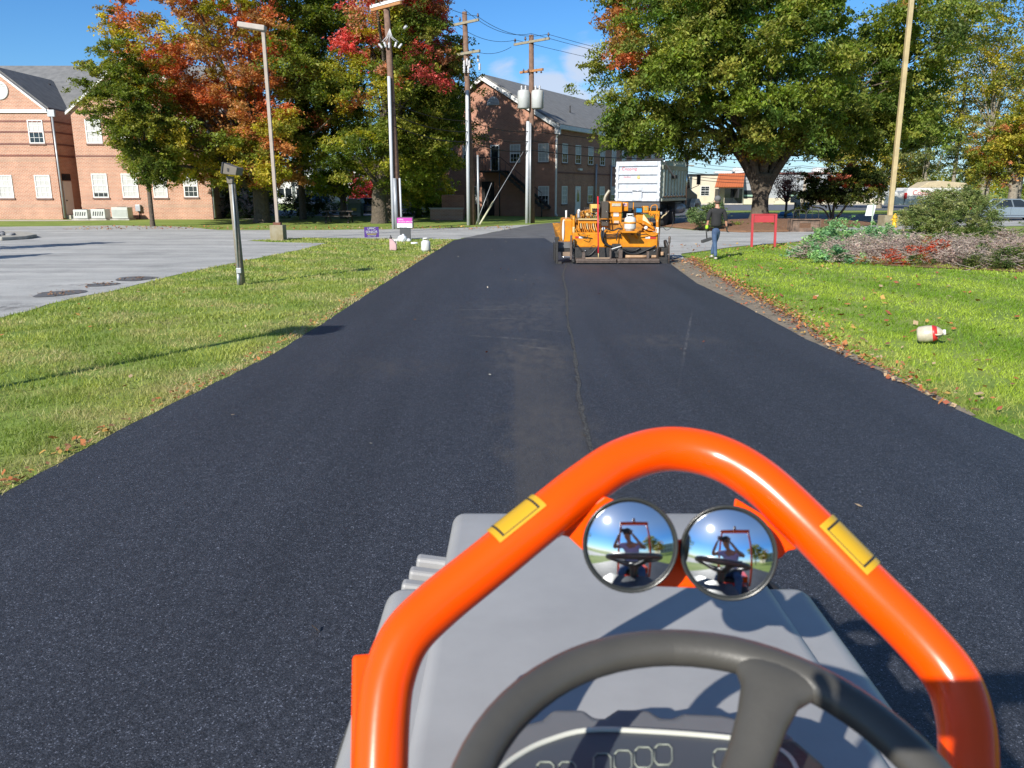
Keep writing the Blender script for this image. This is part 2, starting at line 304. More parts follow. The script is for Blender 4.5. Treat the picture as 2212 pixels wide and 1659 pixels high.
def ex_lot(t, pos, col):
    mp = N(t, 'ShaderNodeMapping'); mp.inputs['Scale'].default_value = (.09, .8, 1); t.links.new(pos, mp.inputs[0]); mp.inputs['Rotation'].default_value = (0, 0, -.12)
    ns = N(t, 'ShaderNodeTexNoise', _Scale=1.0, _Detail=9.0, _Roughness=.7); t.links.new(mp.outputs[0], ns.inputs['Vector'])
    r2 = N(t, 'ShaderNodeMapRange'); t.links.new(ns.outputs[0], r2.inputs['Value']); r2.inputs['From Min'].default_value = .3; r2.inputs['From Max'].default_value = .7; r2.inputs['To Min'].default_value = .62; r2.inputs['To Max'].default_value = 1.18
    vm = N(t, 'ShaderNodeVectorMath', operation='SCALE'); t.links.new(col, vm.inputs[0]); t.links.new(r2.outputs[0], vm.inputs['Scale']); col = vm.outputs[0]
    for c, rot, sx, sy in [((-17, 25.5), .08, 12, .06), ((-13, 20.3), -.1, 8, .05), ((-10.5, 29), .5, 5, .06), ((-22, 30), .02, 14, .07), ((-4, 39.5), .03, 9, .09), ((-6, 37.3), -.04, 7, .08), ((8, 34.5), .25, 6, .07), ((-9.2, 17.4), .3, 1.6, .5), ((-8.9, 14), .2, 1.0, .9)]:
        col = blob(t, pos, col, c, sx, sy, (.06, .055, .055), 5.0, rot)
    return col
lot_m = groundmat('old_asphalt_pale', [(.32, .32, .315), (.4, .4, .39), (.45, .445, .43)], .8, 60.0, ex_lot, r=.8, bump=.3, bsc=90)
old_m = groundmat('old_asphalt_dark', [(.085, .085, .09), (.14, .14, .145)], 1.2, 80.0, None, r=.75, bump=.3, bsc=90)
str_m = groundmat('street_asphalt', [(.1, .11, .13), (.14, .15, .17)], .6, 40.0, None, r=.8)
conc = mat('concrete_pale', (.5, .46, .38), .85, v=.3, vs=2, b=.3, bs=50)
curb_m = mat('kerb_concrete', (.42, .4, .35), .85, v=.35, vs=4, b=.3, bs=40)
LE = [(-3.3, -60), (-3.5, 0), (-3.43, 5), (-3.31, 6.8), (-2.98, 9.7), (-2.9, 12), (-2.85, 15.5), (-2.65, 24), (-2.39, 33.2), (-1.95, 34.6)]     # left edge of the new asphalt
RE = [(4.39, 22.45), (4.03, 17.4), (4.08, 14.29), (4.03, 11.65), (4.0, 10.72), (4.13, 8.76), (4.09, 7.41), (4.16, 6.31), (4.2, 3), (4.3, -60)]
seam = [(.6, -60), (.6, 3), (.62, 6.2), (.66, 7.5), (.8, 10), (.86, 12.2), (1.1, 16), (1.2, 19), (1.55, 22.6)]
lot = sheet('parking_lot', rough([(-120, -20), (-8.3, -20), (-8.23, 12.7), (-8.35, 14.7), (-8.15, 16.65), (-8.14, 20), (-7.86, 23), (-7.32, 28.4), (-7.2, 31.6), (-9.6, 32.2),
      (-10.9, 33.3), (-9, 35.2), (-6.5, 34.9), (-4.8, 34.2), (-2.3, 34.2), (-2.05, 35.5), (1.3, 49.3), (-2.7, 44.9), (-6.1, 43.3), (-9.8, 42.3), (-15.3, 42.3), (-18.5, 46), (-23.3, 47.9), (-29, 46.1), (-120, 46.1)], .06, .5), .006, lot_m)
sheet('old_driveway', rough([(-2.2, 33.9), (-2.0, 35.5), (1.3, 49.3), (3.4, 53.7), (7, 60), (13.8, 63), (40, 62), (40, 54), (22, 49.5), (13, 50), (9, 47), (7.5, 42), (4.6, 30), (5.3, 24), (4.2, 22), (1.2, 22)], .04, .5, 3), .010, old_m)
sheet('side_lane', rough([(5.1, 23.6), (5.5, 26.2), (8.43, 29.8), (11.5, 32.4), (16.5, 41), (40, 52), (40, 58), (22, 49), (17.2, 44), (13.4, 40.3), (11.1, 39.6), (9.3, 42), (8.6, 45), (7.2, 43), (4.5, 30)], .05, .5, 4), .016, lot_m)
sheet('street', [(4, 84), (160, 84), (160, 119), (10, 119)], .010, str_m)
sheet('side_street', [(13.5, 62.5), (60, 60.5), (60, 67), (22, 72), (17, 84), (9, 84)], .014, old_m)
sheet('driveway', rough(LE + [(1.4, 34.6), (2.0, 22.6), (1.9, 19), (1.3, 7), (1.3, -60)], .012, .25, 5), .022, asph)
sheet('driveway_new_lane', rough(seam + RE, .008, .3, 6), .034, asph)
q = random.Random(77); ss = [p for p in seam[1:]]; L_, R_ = [], []
for i in range(len(ss) - 1):
    for j in range(14):
        t = j / 14; x = ss[i][0] + (ss[i + 1][0] - ss[i][0]) * t; y = ss[i][1] + (ss[i + 1][1] - ss[i][1]) * t; L_.append((x - .004 - q.random() * .035, y)); R_.append((x + .006 + q.random() * .02, y))
sheet('lane_joint', L_ + R_[::-1], .038, groundmat('joint_grit', [(.02, .02, .022), (.1, .098, .094)], 30.0, 120.0, None, r=.7, bump=1, bsc=60))
gut = groundmat('gutter_grit', [(.14, .12, .09), (.24, .2, .15), (.18, .155, .12)], 2.5, 60.0, None, r=.9, bump=.8, bsc=40)
OUT = [(5.6, 24.6), (5.44, 24.31), (4.95, 20), (4.87, 17.4), (4.65, 14.06), (4.53, 12.42), (4.36, 11.07), (4.27, 10.01), (4.22, 7)]
sheet('gutter', rough([(4.1, 22.3), (4.3, 23.5)] + OUT + [(4.0, 7), (4, 10), (3.9, 16)], .04, .3, 8), .012, gut)
soil = groundmat('bark_mulch', [(.13, .065, .035), (.22, .12, .07), (.17, .1, .06)], 3.0, 30.0, None, bump=1.0, bsc=18, bd=.05)
def mound(name, pts, h, m, inset=.7, z0=.02):
    c = np.mean(np.array(pts), 0); mb = MB(); rings = []
    for t in [0, .08, .2, .4, .65, .9]:
        rings.append([(p[0] + (c[0] - p[0]) * t, p[1] + (c[1] - p[1]) * t, z0 + h * (1 - (1 - min(t / inset, 1)) ** 2)) for p in pts])
    return struct(MB().loft(rings).build(name, m))
isl = rough([(8.4, 46.5), (9.6, 42.1), (11.1, 39.5), (13.4, 39.9), (16.6, 42.4), (20, 46.5), (22.5, 49.4), (19, 50.8), (15.5, 51.3), (12, 50.6)], .08, .8, 9)
mulch = mound('mulch_bed', isl, .38, soil)
# raised parking island with stones, far left
isl2 = [(-24.3, 38.6), (-22.2, 37.4), (-20.7, 35.4), (-20.4, 34.1), (-20.8, 33.1), (-22.5, 33.0), (-30, 33.2), (-40, 33.4), (-40, 38.6)]
struct(MB().prism([(x, y, .002) for x, y in isl2], (0, 0, .15)).build('parking_island_kerb', curb_m, bevel=.04))
gs = MB(); q = random.Random(3)
for i in range(500):
    x, y = q.uniform(-34, -20.8), q.uniform(33.4, 38.2)
    if x < -20.9 - abs(y - 34.3) * .9 and inpoly(np.array([x]), np.array([y]), isl2)[0]: gs.ell((x, y, .17), (q.uniform(.08, .2), q.uniform(.08, .2), q.uniform(.05, .12)), 6, 4)
stuff(gs.build('river_stones', mat('river_stone', (.3, .3, .31), .8, v=.5, vs=.8)), 'grey river stones heaped on the kerbed parking island', 'stones')
# leaf filled patches in the lot surface
for i, (px, py, sx, sy) in enumerate([(128, 635, .4, .55), (220, 616, .3, .4), (292, 603, .42, .6)]):
    x, y = G(px, py); sheet('tar_patch', [(x + sx * (1 + .15 * math.sin(3 * a)) * math.cos(a), y + sy * (1 + .2 * math.sin(2 * a + i)) * math.sin(a)) for a in [j * math.pi / 10 for j in range(20)]], .014 , old_m)
sheet('walkway', [(-45, 54.6), (-31, 54.6), (-27, 56.3), (-27, 57), (-45, 57)], .008, conc)
sheet('walkway', [(-21, 59), (-15.5, 57.4), (-15.5, 58), (-21, 59.8)], .008, conc)
sheet('rear_lot', [(-25, 66), (-7, 66), (-9, 84), (-40, 84)], .008, old_m)
# ---------------- lawn blades ----------------
blade_m = leafmat('grass_blade', .35, .5)
leftlawn = [(-8.2, 1), (-8.23, 12.7), (-8.35, 14.7), (-8.15, 16.65), (-8.14, 20), (-7.86, 23), (-7.32, 28.4), (-7.25, 31.6), (-9.6, 32.2), (-10.9, 33.3), (-9, 35.1), (-2.4, 34.1)] + LE[::-1][2:8] + [(-3.45, 1)]
rightlawn = [(4.23, 1), (4.22, 7)] + [(4.3, 10.01), (4.42, 11.07), (4.6, 12.42), (4.7, 14.06), (4.9, 17.4), (5.0, 20), (5.5, 24.31)] + [(5.7, 26.2), (8.5, 29.7), (11.5, 32.2), (30, 34), (40, 20), (12, 1)]
def blades(name, poly, bands, seed, label, palette):
    r = np.random.default_rng(seed); Vs, Cs = [], []
    xs = [p[0] for p in poly]
    for y0, y1, dens, wd, ht in bands:
        xm = max(abs(min(xs)), abs(max(xs))); lim = y1 * .67 + .8
        x0, x1 = max(min(xs), -lim), min(max(xs), lim)
        n = int((x1 - x0) * (y1 - y0) * dens); x = r.uniform(x0, x1, n); y = r.uniform(y0, y1, n)
        ex = .05 * nz(x, y, .5, 31); k = inpoly(x + ex, y, poly) & (np.abs(x) < y * .67 + .6); x, y = x[k], y[k]
        cl = nz(x, y, 1.3, 4) + .6 * nz(x, y, .35, 5); k = r.random(len(x)) < np.clip(.75 + cl * .7, .25, 1); x, y, cl = x[k], y[k], cl[k]; n = len(x)
        if not n: continue
        a = r.uniform(0, 6.28, n); h = ht * r.uniform(.5, 1.35, n) * (1 + .35 * np.clip(cl, -1, 1)); ln = r.normal(0, .55, (n, 2)) * h[:, None]
        wv = np.stack([np.cos(a), np.sin(a)], 1) * (wd / 2); b = np.stack([x, y], 1); z0 = np.zeros((n, 1))
        V = np.empty((n, 3, 3)); V[:, 0] = np.hstack([b - wv, z0]); V[:, 1] = np.hstack([b + wv, z0]); V[:, 2] = np.hstack([b + ln, h[:, None]])
        Vs.append(V.reshape(-1, 3)); Cs.append(palette(x, y, cl, r))
    return stuff(npmesh(name, np.concatenate(Vs), None, 3, blade_m, col=np.concatenate(Cs)), label, 'grass')
def mixc(a, b, t): return a + (b - a) * np.clip(t, 0, 1)[:, None]
def pal_left(x, y, cl, r):
    n = len(x); a, b, c = np.array([.16, .24, .035]), np.array([.38, .42, .085]), np.array([.5, .41, .22])
    col = mixc(a, b, .45 + .7 * nz(x, y, 2.2, 11) + r.normal(0, .22, n))
    edge = np.interp(y, [p[1] for p in LE], [p[0] for p in LE])
    dry = .55 * np.clip(nz(x, y, 1.6, 12) * 2.4 + .15, 0, 1) + np.exp(-((edge - x) / .3) ** 2) * .75 * (nz(x, y, .9, 13) > -.35) + r.normal(0, .12, n)
    return mixc2(col, c, dry) * r.uniform(.75, 1.25, (n, 1))
def mixc2(a, b, t): return a + (b - a) * np.clip(t, 0, 1)[:, None]
def pal_right(x, y, cl, r):
    n = len(x); a, b, c = np.array([.13, .25, .014]), np.array([.35, .46, .05]), np.array([.5, .42, .18])
    s = np.tanh(2.5 * np.sin((x + .27 * y) * 2 * math.pi / 3.4 + .4 * nz(x, y, 6, 9)))
    col = mixc(a, b, .45 + .36 * s + .2 * nz(x, y, 2, 14) + r.normal(0, .14, n))
    dry = np.exp(-((x - 4.5) / .35) ** 2) * .5 * (nz(x, y, .9, 15) > -.2) + r.normal(0, .08, n)
    return mixc2(col, c, dry) * r.uniform(.75, 1.25, (n, 1))
bandsL = [(3.2, 5.5, 3600, .006, .05), (5.5, 8, 2400, .008, .05), (8, 12, 1300, .012, .05), (12, 18, 650, .018, .05), (18, 26, 330, .028, .05), (26, 36, 170, .04, .05)]
blades('lawn_grass', leftlawn, bandsL, 21, 'short patchy green grass of the left verge between parking lot and fresh asphalt', pal_left)
bandsR = [(5, 8, 2400, .008, .05), (8, 12, 1300, .012, .045), (12, 18, 600, .018, .045), (18, 26, 280, .028, .045), (26, 34, 150, .04, .045)]
blades('lawn_grass', rightlawn, bandsR, 22, 'mown bright green grass of the right lawn with faint stripes', pal_right)
# ---------------- fallen leaves ----------------
def scatter_leaves(name, pts, cols, sizes, label, seed):
    r = np.random.default_rng(seed); n = len(pts); c = np.array(pts); s = np.array(sizes)
    a = r.uniform(0, 6.28, n); tilt = r.normal(0, .35, (n, 2)); d = np.stack([np.cos(a), np.sin(a), tilt[:, 0]], 1) * s[:, None] * .6; e = np.stack([-np.sin(a), np.cos(a), tilt[:, 1]], 1) * s[:, None] * .38
    V = np.stack([c - d, c + e, c + d, c - e], 1).reshape(-1, 3)
    return stuff(npmesh(name, V, None, 4, leaf_gm, col=np.array(cols)), label, 'leaves')
leaf_gm = leafmat('fallen_leaf', .1, .7)
q = random.Random(5); LC = [(.42, .17, .06), (.34, .12, .04), (.42, .26, .07), (.24, .12, .06), (.42, .3, .18), (.3, .09, .05)]
pts, cols, sz = [], [], []
def outx(y): return float(np.interp(y, [p[1] for p in OUT[::-1]], [p[0] for p in OUT[::-1]]))
for i in range(3000):
    y = 7 + 17 * q.random() ** .8; x = outx(y) + q.gauss(-.05, .12) + (q.random() < .25) * q.uniform(-.5, .5)
    if x > 4.0 + .02: pts.append((x, y, .045 + q.random() * .02)); cols.append(q.choice(LC)); sz.append(q.uniform(.025, .06))
for i in range(420):
    y = q.uniform(4.5, 31); x = 4.3 + abs(q.gauss(0, 3.2)); pts.append((x, y, .05)); cols.append(q.choice(LC)); sz.append(q.uniform(.05, .11))
for i in range(700):
    y = 4.5 + 28 * q.random() ** 1.3; x = float(np.interp(y, [p[1] for p in LE], [p[0] for p in LE])) - abs(q.gauss(0, .12)) - .02; pts.append((x, y, .045)); cols.append(q.choice(LC[:5])); sz.append(q.uniform(.025, .06))
for i in range(150):
    y = q.uniform(4.5, 33); x = -3.5 - 4.4 * q.random(); pts.append((x, y, .05)); cols.append(q.choice(LC)); sz.append(q.uniform(.04, .08))
for i in range(40):
    y = 4 + 28 * q.random(); pts.append((q.uniform(-2.6, 3.2), y, .05)); cols.append(q.choice(LC[3:] + [(.5, .45, .35)])); sz.append(q.uniform(.025, .05))
pts.append((G(683, 1376)[0], G(683, 1376)[1], .045)); cols.append((.6, .32, .14)); sz.append(.035)
for i in range(110):
    a = q.uniform(0, 1); j = q.choice([(128, 635), (220, 616), (292, 603)]); c0 = G(*j); pts.append((c0[0] + q.gauss(0, .2), c0[1] + q.gauss(0, .22), .03)); cols.append(q.choice([(.24, .14, .08), (.3, .18, .1), (.2, .11, .07)])); sz.append(q.uniform(.03, .07))
for i in range(900):
    x, y = q.uniform(-24, 0), q.uniform(42.3, 47); pts.append((x, y, .04)); cols.append(q.choice(LC)); sz.append(q.uniform(.06, .12))
for i in range(700):
    x, y = q.uniform(5.6, 12.5), q.uniform(27.5, 33.5)
    if y < 26.2 + (x - 5.6) * 1.05 : pts.append((x, y, .05)); cols.append(q.choice(LC)); sz.append(q.uniform(.05, .1))
scatter_leaves('fallen_leaves', pts, cols, sz, 'orange and brown fallen leaves along the gutter and over the lawns', 6)
# ================= foliage =================
fol = leafmat('foliage', .42)
def crown(name, parent, clumps, per, size, cols, seed, flat=.55, droop=.5, asp=.5):
    """clumps: (N,4) world xyz,radius; cols: (N,3)"""
    r = np.random.default_rng(seed); c = np.array(clumps); nC = len(c); n = nC * per
    ci = np.repeat(np.arange(nC), per)
    ns = 7; sd = r.normal(0, 1, (nC, ns, 3)); cen = c[:, :3].mean(0); out = c[:, :3] - cen; out /= np.linalg.norm(out, axis=1)[:, None] + 1e-6
    sd += out[:, None] * .7; sd /= np.linalg.norm(sd, axis=2)[:, :, None]; sd[:, :, 2] *= flat; so_ = r.normal(0, .42, (nC, ns, 3)) * np.array([1, 1, flat]); si = r.integers(0, ns, n)
    tt = r.random(n) ** .8; p = c[ci, :3] + c[ci, 3:4] * (so_[ci, si] + sd[ci, si] * (tt[:, None] * 1.0 - .2)) + r.normal(0, 1, (n, 3)) * c[ci, 3:4] * np.array([.2, .2, .13]) * (1.1 - .5 * tt[:, None])
    p[:, 2] -= droop * .35 * c[ci, 3] * tt ** 2
    a = r.uniform(0, 6.28, n); up = r.normal(0, .5, n) - droop; L = np.stack([np.cos(a), np.sin(a), up], 1); L /= np.linalg.norm(L, axis=1)[:, None]
    S = np.cross(L, np.stack([r.normal(0, .5, n), r.normal(0, .5, n), np.ones(n)], 1)); S /= np.linalg.norm(S, axis=1)[:, None]
    s = size * r.uniform(.6, 1.4, n); L *= s[:, None] / 2; S *= s[:, None] * asp / 2
    V = np.stack([p - L, p + S, p + L, p - S], 1).reshape(-1, 3)
    if parent: V = V - np.array(OFF[parent.name])
    col = np.array(cols)[ci] * np.array([1.22, 1.2, 1.15]) * (1 + .16 * r.normal(0, 1, (nC, ns, 1)))[ci, si] * r.uniform(.7, 1.3, (n, 1)) * (1 + r.normal(0, .06, (n, 3)))
    return npmesh(name, V, None, 4, fol, parent, col)
def envelope(ells, n, seed, cr=(.7, 1.2), shell=.3, mind=0):
    r = np.random.default_rng(seed); out = []; vol = np.array([e[3] * e[4] * e[5] for e in ells]) ** .67; vol /= vol.sum()
    for i in range(n):
        e = ells[r.choice(len(ells), p=vol)]; d = r.normal(0, 1, 3); d /= np.linalg.norm(d); rr = r.random() ** shell
        rr *= 1 + .12 * math.sin(5 * d[0] + e[0]) * math.sin(4 * d[2] + 7 * d[1])
        out.append((e[0] + d[0] * rr * e[3], e[1] + d[1] * rr * e[4], e[2] + d[2] * rr * e[5], r.uniform(*cr)))
    return out
bark = mat('bark_grey_brown', (.12, .095, .07), .95, v=.45, vs=6, b=.9, bs=9, bd=.08)
bark_l = mat('bark_pale', (.3, .26, .2), .9, v=.5, vs=4, b=.8, bs=9, bd=.05)
def limbs(mb, base, fork, clumps, r0, nl, seed, spread=.5, n=9):
    q = random.Random(seed); fork = Vector(fork); cs = q.sample(range(len(clumps)), min(nl, len(clumps)))
    for k in cs:
        t = Vector(clumps[k][:3]); m1 = fork.lerp(t, .35) + Vector((q.uniform(-.3, .3), q.uniform(-.3, .3), spread * (t - fork).length * .12)); m2 = fork.lerp(t, .7) + Vector((q.uniform(-.3, .3), q.uniform(-.3, .3), 0))
        rr = r0 * q.uniform(.25, .5); mb.tube(arc([fork - Vector((0, 0, .3)), m1, m2, t], 3), [rr, rr * .9, rr * .8, rr * .7, rr * .6, rr * .5, rr * .4, rr * .3, rr * .22, rr * .15][:10], 6)
    return mb
def tree(name, label, base, ells, ncl, per, size, palette, seed, tr=.3, fork_h=2.5, nl=30, group=None, cr=(.7, 1.2), shell=.3, bk=None, trunks=None, flat=.55, cat='tree', drop=None):
    t = thing(name, label, cat, (base[0], base[1], base[2] if len(base) > 2 else 0), group=group)
    cl = envelope(ells, ncl, seed, cr, shell)
    if drop: cl = [c for c in cl if not drop(c)]
    r = np.random.default_rng(seed + 1); cols = [palette(c, r) for c in cl]
    b = Vector(t.location); fk = b + Vector((0, 0, fork_h)); mb = MB()
    if trunks:
        for tk in trunks: mb.tube(arc(tk[0], 4), list(np.linspace(tk[1], tk[2], (len(tk[0]) - 1) * 4 + 1)), 10)
        limbs(mb, b, trunks[0][0][-1], cl, tr, nl, seed)
    else:
        mb.tube(arc([b - Vector((0, 0, .1)), b + Vector((0, 0, .25)), b + Vector((0, 0, fork_h * .6)), fk, fk + Vector((0, 0, fork_h * .5))], 4), list(np.interp(np.linspace(0, 1, 17), [0, .12, .3, .75, 1], [tr * 1.7, tr * 1.25, tr, tr * .9, tr * .5])), 12)
        limbs(mb, b, fk, cl, tr, nl, seed)
    mb.build('trunk', bk or bark, t)
    crown('crown', t, cl, per, size, cols, seed + 2, flat)
    return t
def pj(c):       # photo column and row of a point, used to tell which side of a crown it is on
    x, y, z = c[0], c[1], c[2] - EYE; cc, ss = math.cos(PITCH), math.sin(PITCH); d = y * cc - z * ss
    return CX + F * x / d, CY - F * (y * ss + z * cc) / d
def pick(r, opts, ws):
    return np.array(opts[r.choice(len(opts), p=np.array(ws) / sum(ws))])
def EL(px, py, Y, rxp, rzp, ry): # ellipsoid from its photo centre, its radii in photo pixels and its depth radius
    c = W(px, py, Y); k = Y / F; return (c.x, c.y, c.z, rxp * k, ry, rzp * k)
GR = [(.085, .12, .02), (.145, .18, .03), (.23, .24, .045)]; OR = [(.48, .165, .075), (.46, .21, .085), (.38, .2, .075)]; YG = [(.27, .27, .035), (.36, .31, .045)]
# the big spreading tree on the mulch bed, right of the paver
def pal_big(c, r):
    x, y = pj(c)
    if (x < 1420 and y < 130 and r.random() < .55) or r.random() < .012: return pick(r, OR + [(.25, .15, .04)], [1, 1, 1, 3])
    return pick(r, [(.09, .14, .024), (.145, .19, .032), (.225, .25, .05)], [2, 3, 2]) + r.normal(0, .005, 3)
bt = W(1641, 462, 50); bz = .3
big = thing('shade_tree', 'huge spreading olive green tree with thick dark forked trunk on the mulch bed', 'tree', (bt.x, 50, bz))
els = [EL(1670, 60, 50, 385, 240, 9), EL(1420, 200, 49, 135, 110, 4.5), EL(1900, 170, 52.5, 150, 120, 5), EL(1590, 270, 48, 170, 70, 5), EL(1800, 270, 51, 170, 55, 5.5), EL(1370, 280, 49, 55, 42, 3), EL(1480, -60, 49, 170, 120, 6), EL(1660, 130, 44.5, 230, 150, 3), EL(1560, 40, 44.5, 200, 120, 3), EL(1955, 130, 54, 75, 150, 4.5), EL(1930, 260, 53, 90, 60, 4)]
cl = [c for c in envelope(els, 720, 41, (.75, 1.35), .33) if not (1850 < pj(c)[0] < 2020 and c[1] < 49.5) and not (c[0] > 21 and pj(c)[1] < -25) and not (1530 < pj(c)[0] < 1720 and pj(c)[1] > 325) and pj(c)[1] > -420]
r_ = np.random.default_rng(42); crown('crown', big, cl, 480, .21, [pal_big(c, r_) for c in cl], 43, .5, .7)
mb = MB(); B = Vector((bt.x, 50, bz))
mb.tube(arc([B - Vector((0, 0, .35)), B + Vector((0, 0, .1)), B + Vector((-.02, 0, .9)), B + Vector((0, 0, 1.9)), B + Vector((0, 0, 2.7))], 4), list(np.interp(np.linspace(0, 1, 17), [0, .2, .4, .6, .8, 1], [.95, .68, .5, .47, .55, .72])), 18)
q = random.Random(9)
for i in range(17):
    a = -1.3 + 2.6 * i / 16 + q.uniform(-.06, .06); dy = q.uniform(-1.2, 1.2); k = math.sin(a)
    p0 = B + Vector((k * .3, dy * .15, 1.5)); p1 = B + Vector((k * .75, dy * .4, 2.7)); p2 = B + Vector((k * 2.3, dy * 1.2, 4.3 + .8 * math.cos(a))); p3 = B + Vector((k * 6.0, dy * 2.6, 5.2 + 4.5 * math.cos(a)))
    mb.tube(arc([p0, p1, p2, p3], 5), list(np.interp(np.linspace(0, 1, 16), [0, .33, .66, 1], [.22, .24, .15, .04])), 8)
limbs(mb, B, B + Vector((0, 0, 3)), cl, .3, 50, 8, .8); mb.build('trunk', bark, big)
# left side trees
def pal_or(c, r):
    x, y = pj(c)
    if x > 590 + .25 * max(0, y - 150) or (x < 300 and y > 120): return pick(r, GR + YG[:1] + OR[:1], [2, 3, 3, .6, .5])
    if y > 255: return pick(r, GR[1:] + YG + OR[1:], [2, 2, 3, 2.5, 1.2, 1])
    return pick(r, OR + YG + [(.2, .15, .03)], [3, 3.2, 2, .7, .7, 1.2])
b = W(567, 478, 52)
tree('autumn_tree', 'broad autumn tree turning orange behind the left lamp post', (b.x, 52), [EL(460, 115, 52, 190, 230, 6.3), EL(325, 225, 52, 85, 110, 4.6), EL(600, 220, 51, 110, 150, 5), EL(420, 310, 51, 150, 80, 5), EL(560, 340, 50, 110, 62, 4)],
     420, 430, .19, pal_or, 51, .5, 2.2, 40, 'large trees behind the cross street', (.65, 1.2))
b = W(330, 487, 46.5)
tree('young_tree', 'small green tree with slim bare trunk in front of the brick wall', (b.x, 46.5), [EL(265, 190, 46.5, 80, 95, 2.4), EL(305, 275, 46.5, 72, 60, 2.4), EL(345, 350, 46.5, 50, 34, 1.8), EL(330, 388, 46.3, 22, 9, .7)],
     120, 330, .16, lambda c, r: pick(r, GR, [3, 3, 2]), 55, .13, 2.6, 16, None, (.4, .75))
b = W(655, 470, 58)
tree('dark_tree', 'tall dark green tree between the orange tree and the red maple', (b.x, 58), [EL(690, 120, 58, 100, 230, 5), EL(690, 235, 57, 98, 88, 5), EL(660, 0, 58, 80, 160, 5)],
     250, 400, .2, lambda c, r: pick(r, GR + [(.04, .075, .012)], [3, 3, 1.5, 3]), 58, .24, 3.5, 20, 'large trees behind the cross street', (.8, 1.4))
def pal_mp(c, r):
    x, y = pj(c)
    if (y < 20) or (x > 900 and y < 175 and r.random() < .65) or (x < 850 and y < 150 and r.random() < .5): return pick(r, [(.5, .1, .09), (.55, .13, .11), (.45, .22, .12), (.2, .21, .05)], [2.4, 2.6, 2.4, 3])
    if y < 240 and x < 830: return pick(r, YG + OR[1:] + GR[1:], [3, 2, 1.5, 1, 2, 2])
    return pick(r, GR + YG[:1], [3, 3, 2, 1])
b = W(820, 482, 51)
tree('maple_tree', 'red topped maple with ivy covered forked trunk beside the magenta topped sign', (b.x, 51), [EL(865, 150, 51, 130, 220, 5), EL(915, 120, 51, 85, 110, 4), EL(800, 320, 50.5, 85, 75, 4), EL(905, 290, 52, 90, 90, 4), EL(870, -60, 51, 100, 120, 5)],
     380, 360, .19, pal_mp, 61, .42, 2.4, 40, 'large trees behind the cross street', (.6, 1.15), trunks=[
     ([W(820, 484, 51), W(820, 470, 51), W(818, 420, 51), W(822, 380, 51), W(838, 300, 51)], .6, .22), ([W(818, 405, 51), W(795, 370, 50.5), W(765, 335, 50)], .22, .08), ([W(822, 385, 51), W(800, 340, 51), W(780, 280, 51)], .2, .08), ([W(824, 395, 51), W(850, 345, 51), W(862, 260, 51)], .26, .1)])
b = W(850, 474, 54)
tree('maple_tree', 'leaning pale trunked tree directly behind the red maple', (b.x + .3, 54.5), [EL(930, 280, 56, 80, 90, 4), EL(950, 200, 57, 60, 80, 4), EL(880, 330, 56, 80, 50, 4), EL(895, 110, 57.5, 75, 130, 3.5)], 190, 300, .19, pal_mp, 65, .4, 3, 10, 'large trees behind the cross street', (.7, 1.2),  # last, mostly hidden crown lobe is added to shade the brown building's front
     trunks=[([W(858, 474, 54.5), W(848, 455, 54.5), W(842, 410, 54.5), W(855, 370, 54.5), W(885, 330, 55), W(915, 280, 56)], .5, .14), ([W(844, 415, 54.5), W(868, 390, 54.5), W(880, 350, 54.5)], .25, .12)])
b = W(743, 466, 60)
tree('small_tree', 'small spreading tree with pale yellow green leaves beside the dumpster', (b.x, 60), [EL(742, 375, 60, 68, 38, 2.6), EL(700, 395, 60, 30, 22, 2)], 70, 120, .2, lambda c, r: pick(r, [(.36, .42, .06), (.28, .36, .05), (.5, .46, .07)], [3, 3, 2]), 67, .24, 1.6, 26, None, (.4, .8))
b = W(905, 452, 64)
tree('small_tree', 'loose yellow green tree behind the conduit covered utility pole', (b.x, 64), [EL(915, 365, 64, 62, 75, 3), EL(905, 420, 63, 48, 25, 2.4)], 130, 170, .2, lambda c, r: pick(r, [(.36, .42, .06), (.28, .36, .05), (.5, .46, .07)], [3, 3, 2]), 69, .18, 2, 16, None, (.5, .95))
# trees at the far right
tree('tall_tree', 'tall sparse yellow green tree rising at the right edge', (W(2120, 430, 82).x, 82), [EL(2120, 60, 82, 90, 190, 5), EL(2190, 150, 84, 70, 200, 5), EL(2060, 150, 82, 40, 120, 4)], 260, 150, .26, lambda c, r: pick(r, YG + GR[1:] + [(.3, .27, .1)], [3, 3, 2, 3, 2]), 71, .2, 8, 16, 'tall trees behind the grey car', (.9, 1.7), .45, bark_l)
def pine_pal(c, r): return pick(r, [(.12, .16, .06), (.18, .21, .07), (.27, .27, .11)], [3, 3, 2])
for i, (px, py, Y, rx, rz, lb, s) in enumerate([(1995, 300, 86, 42, 100, 'narrow dark green conifer right of the big shade tree', 73), (2055, 290, 84, 62, 120, 'sparse conifer with bare pale trunk at the middle of the right woods', 75),
        (2200, 250, 88, 60, 140, 'blue green conifer at the right edge behind the yellow tree', 77), (2130, 350, 90, 60, 70, 'low dark conifer above the white truck', 79)]):
    tree('conifer', lb, (W(px, 430, Y).x, Y), [EL(px, py, Y, rx, rz, 2.5)], 75, 110, .26, pine_pal, s, .2, 9, 20, 'conifers at the right edge', (.7, 1.2), .6, bark_l, None, .3)
tree('yellow_tree', 'yellow and orange leaved tree leaning above the grey car', (W(2185, 440, 64).x, 64), [EL(2170, 315, 64, 62, 62, 3), EL(2215, 290, 64, 50, 90, 3), EL(2135, 360, 64, 38, 36, 2)], 170, 170, .2, lambda c, r: pick(r, YG + OR[1:] + GR[1:], [5, 4, 1, 1.2, 2, 1.5]), 81, .35, 2.5, 20, None, (.5, 1), .4, bark_l)
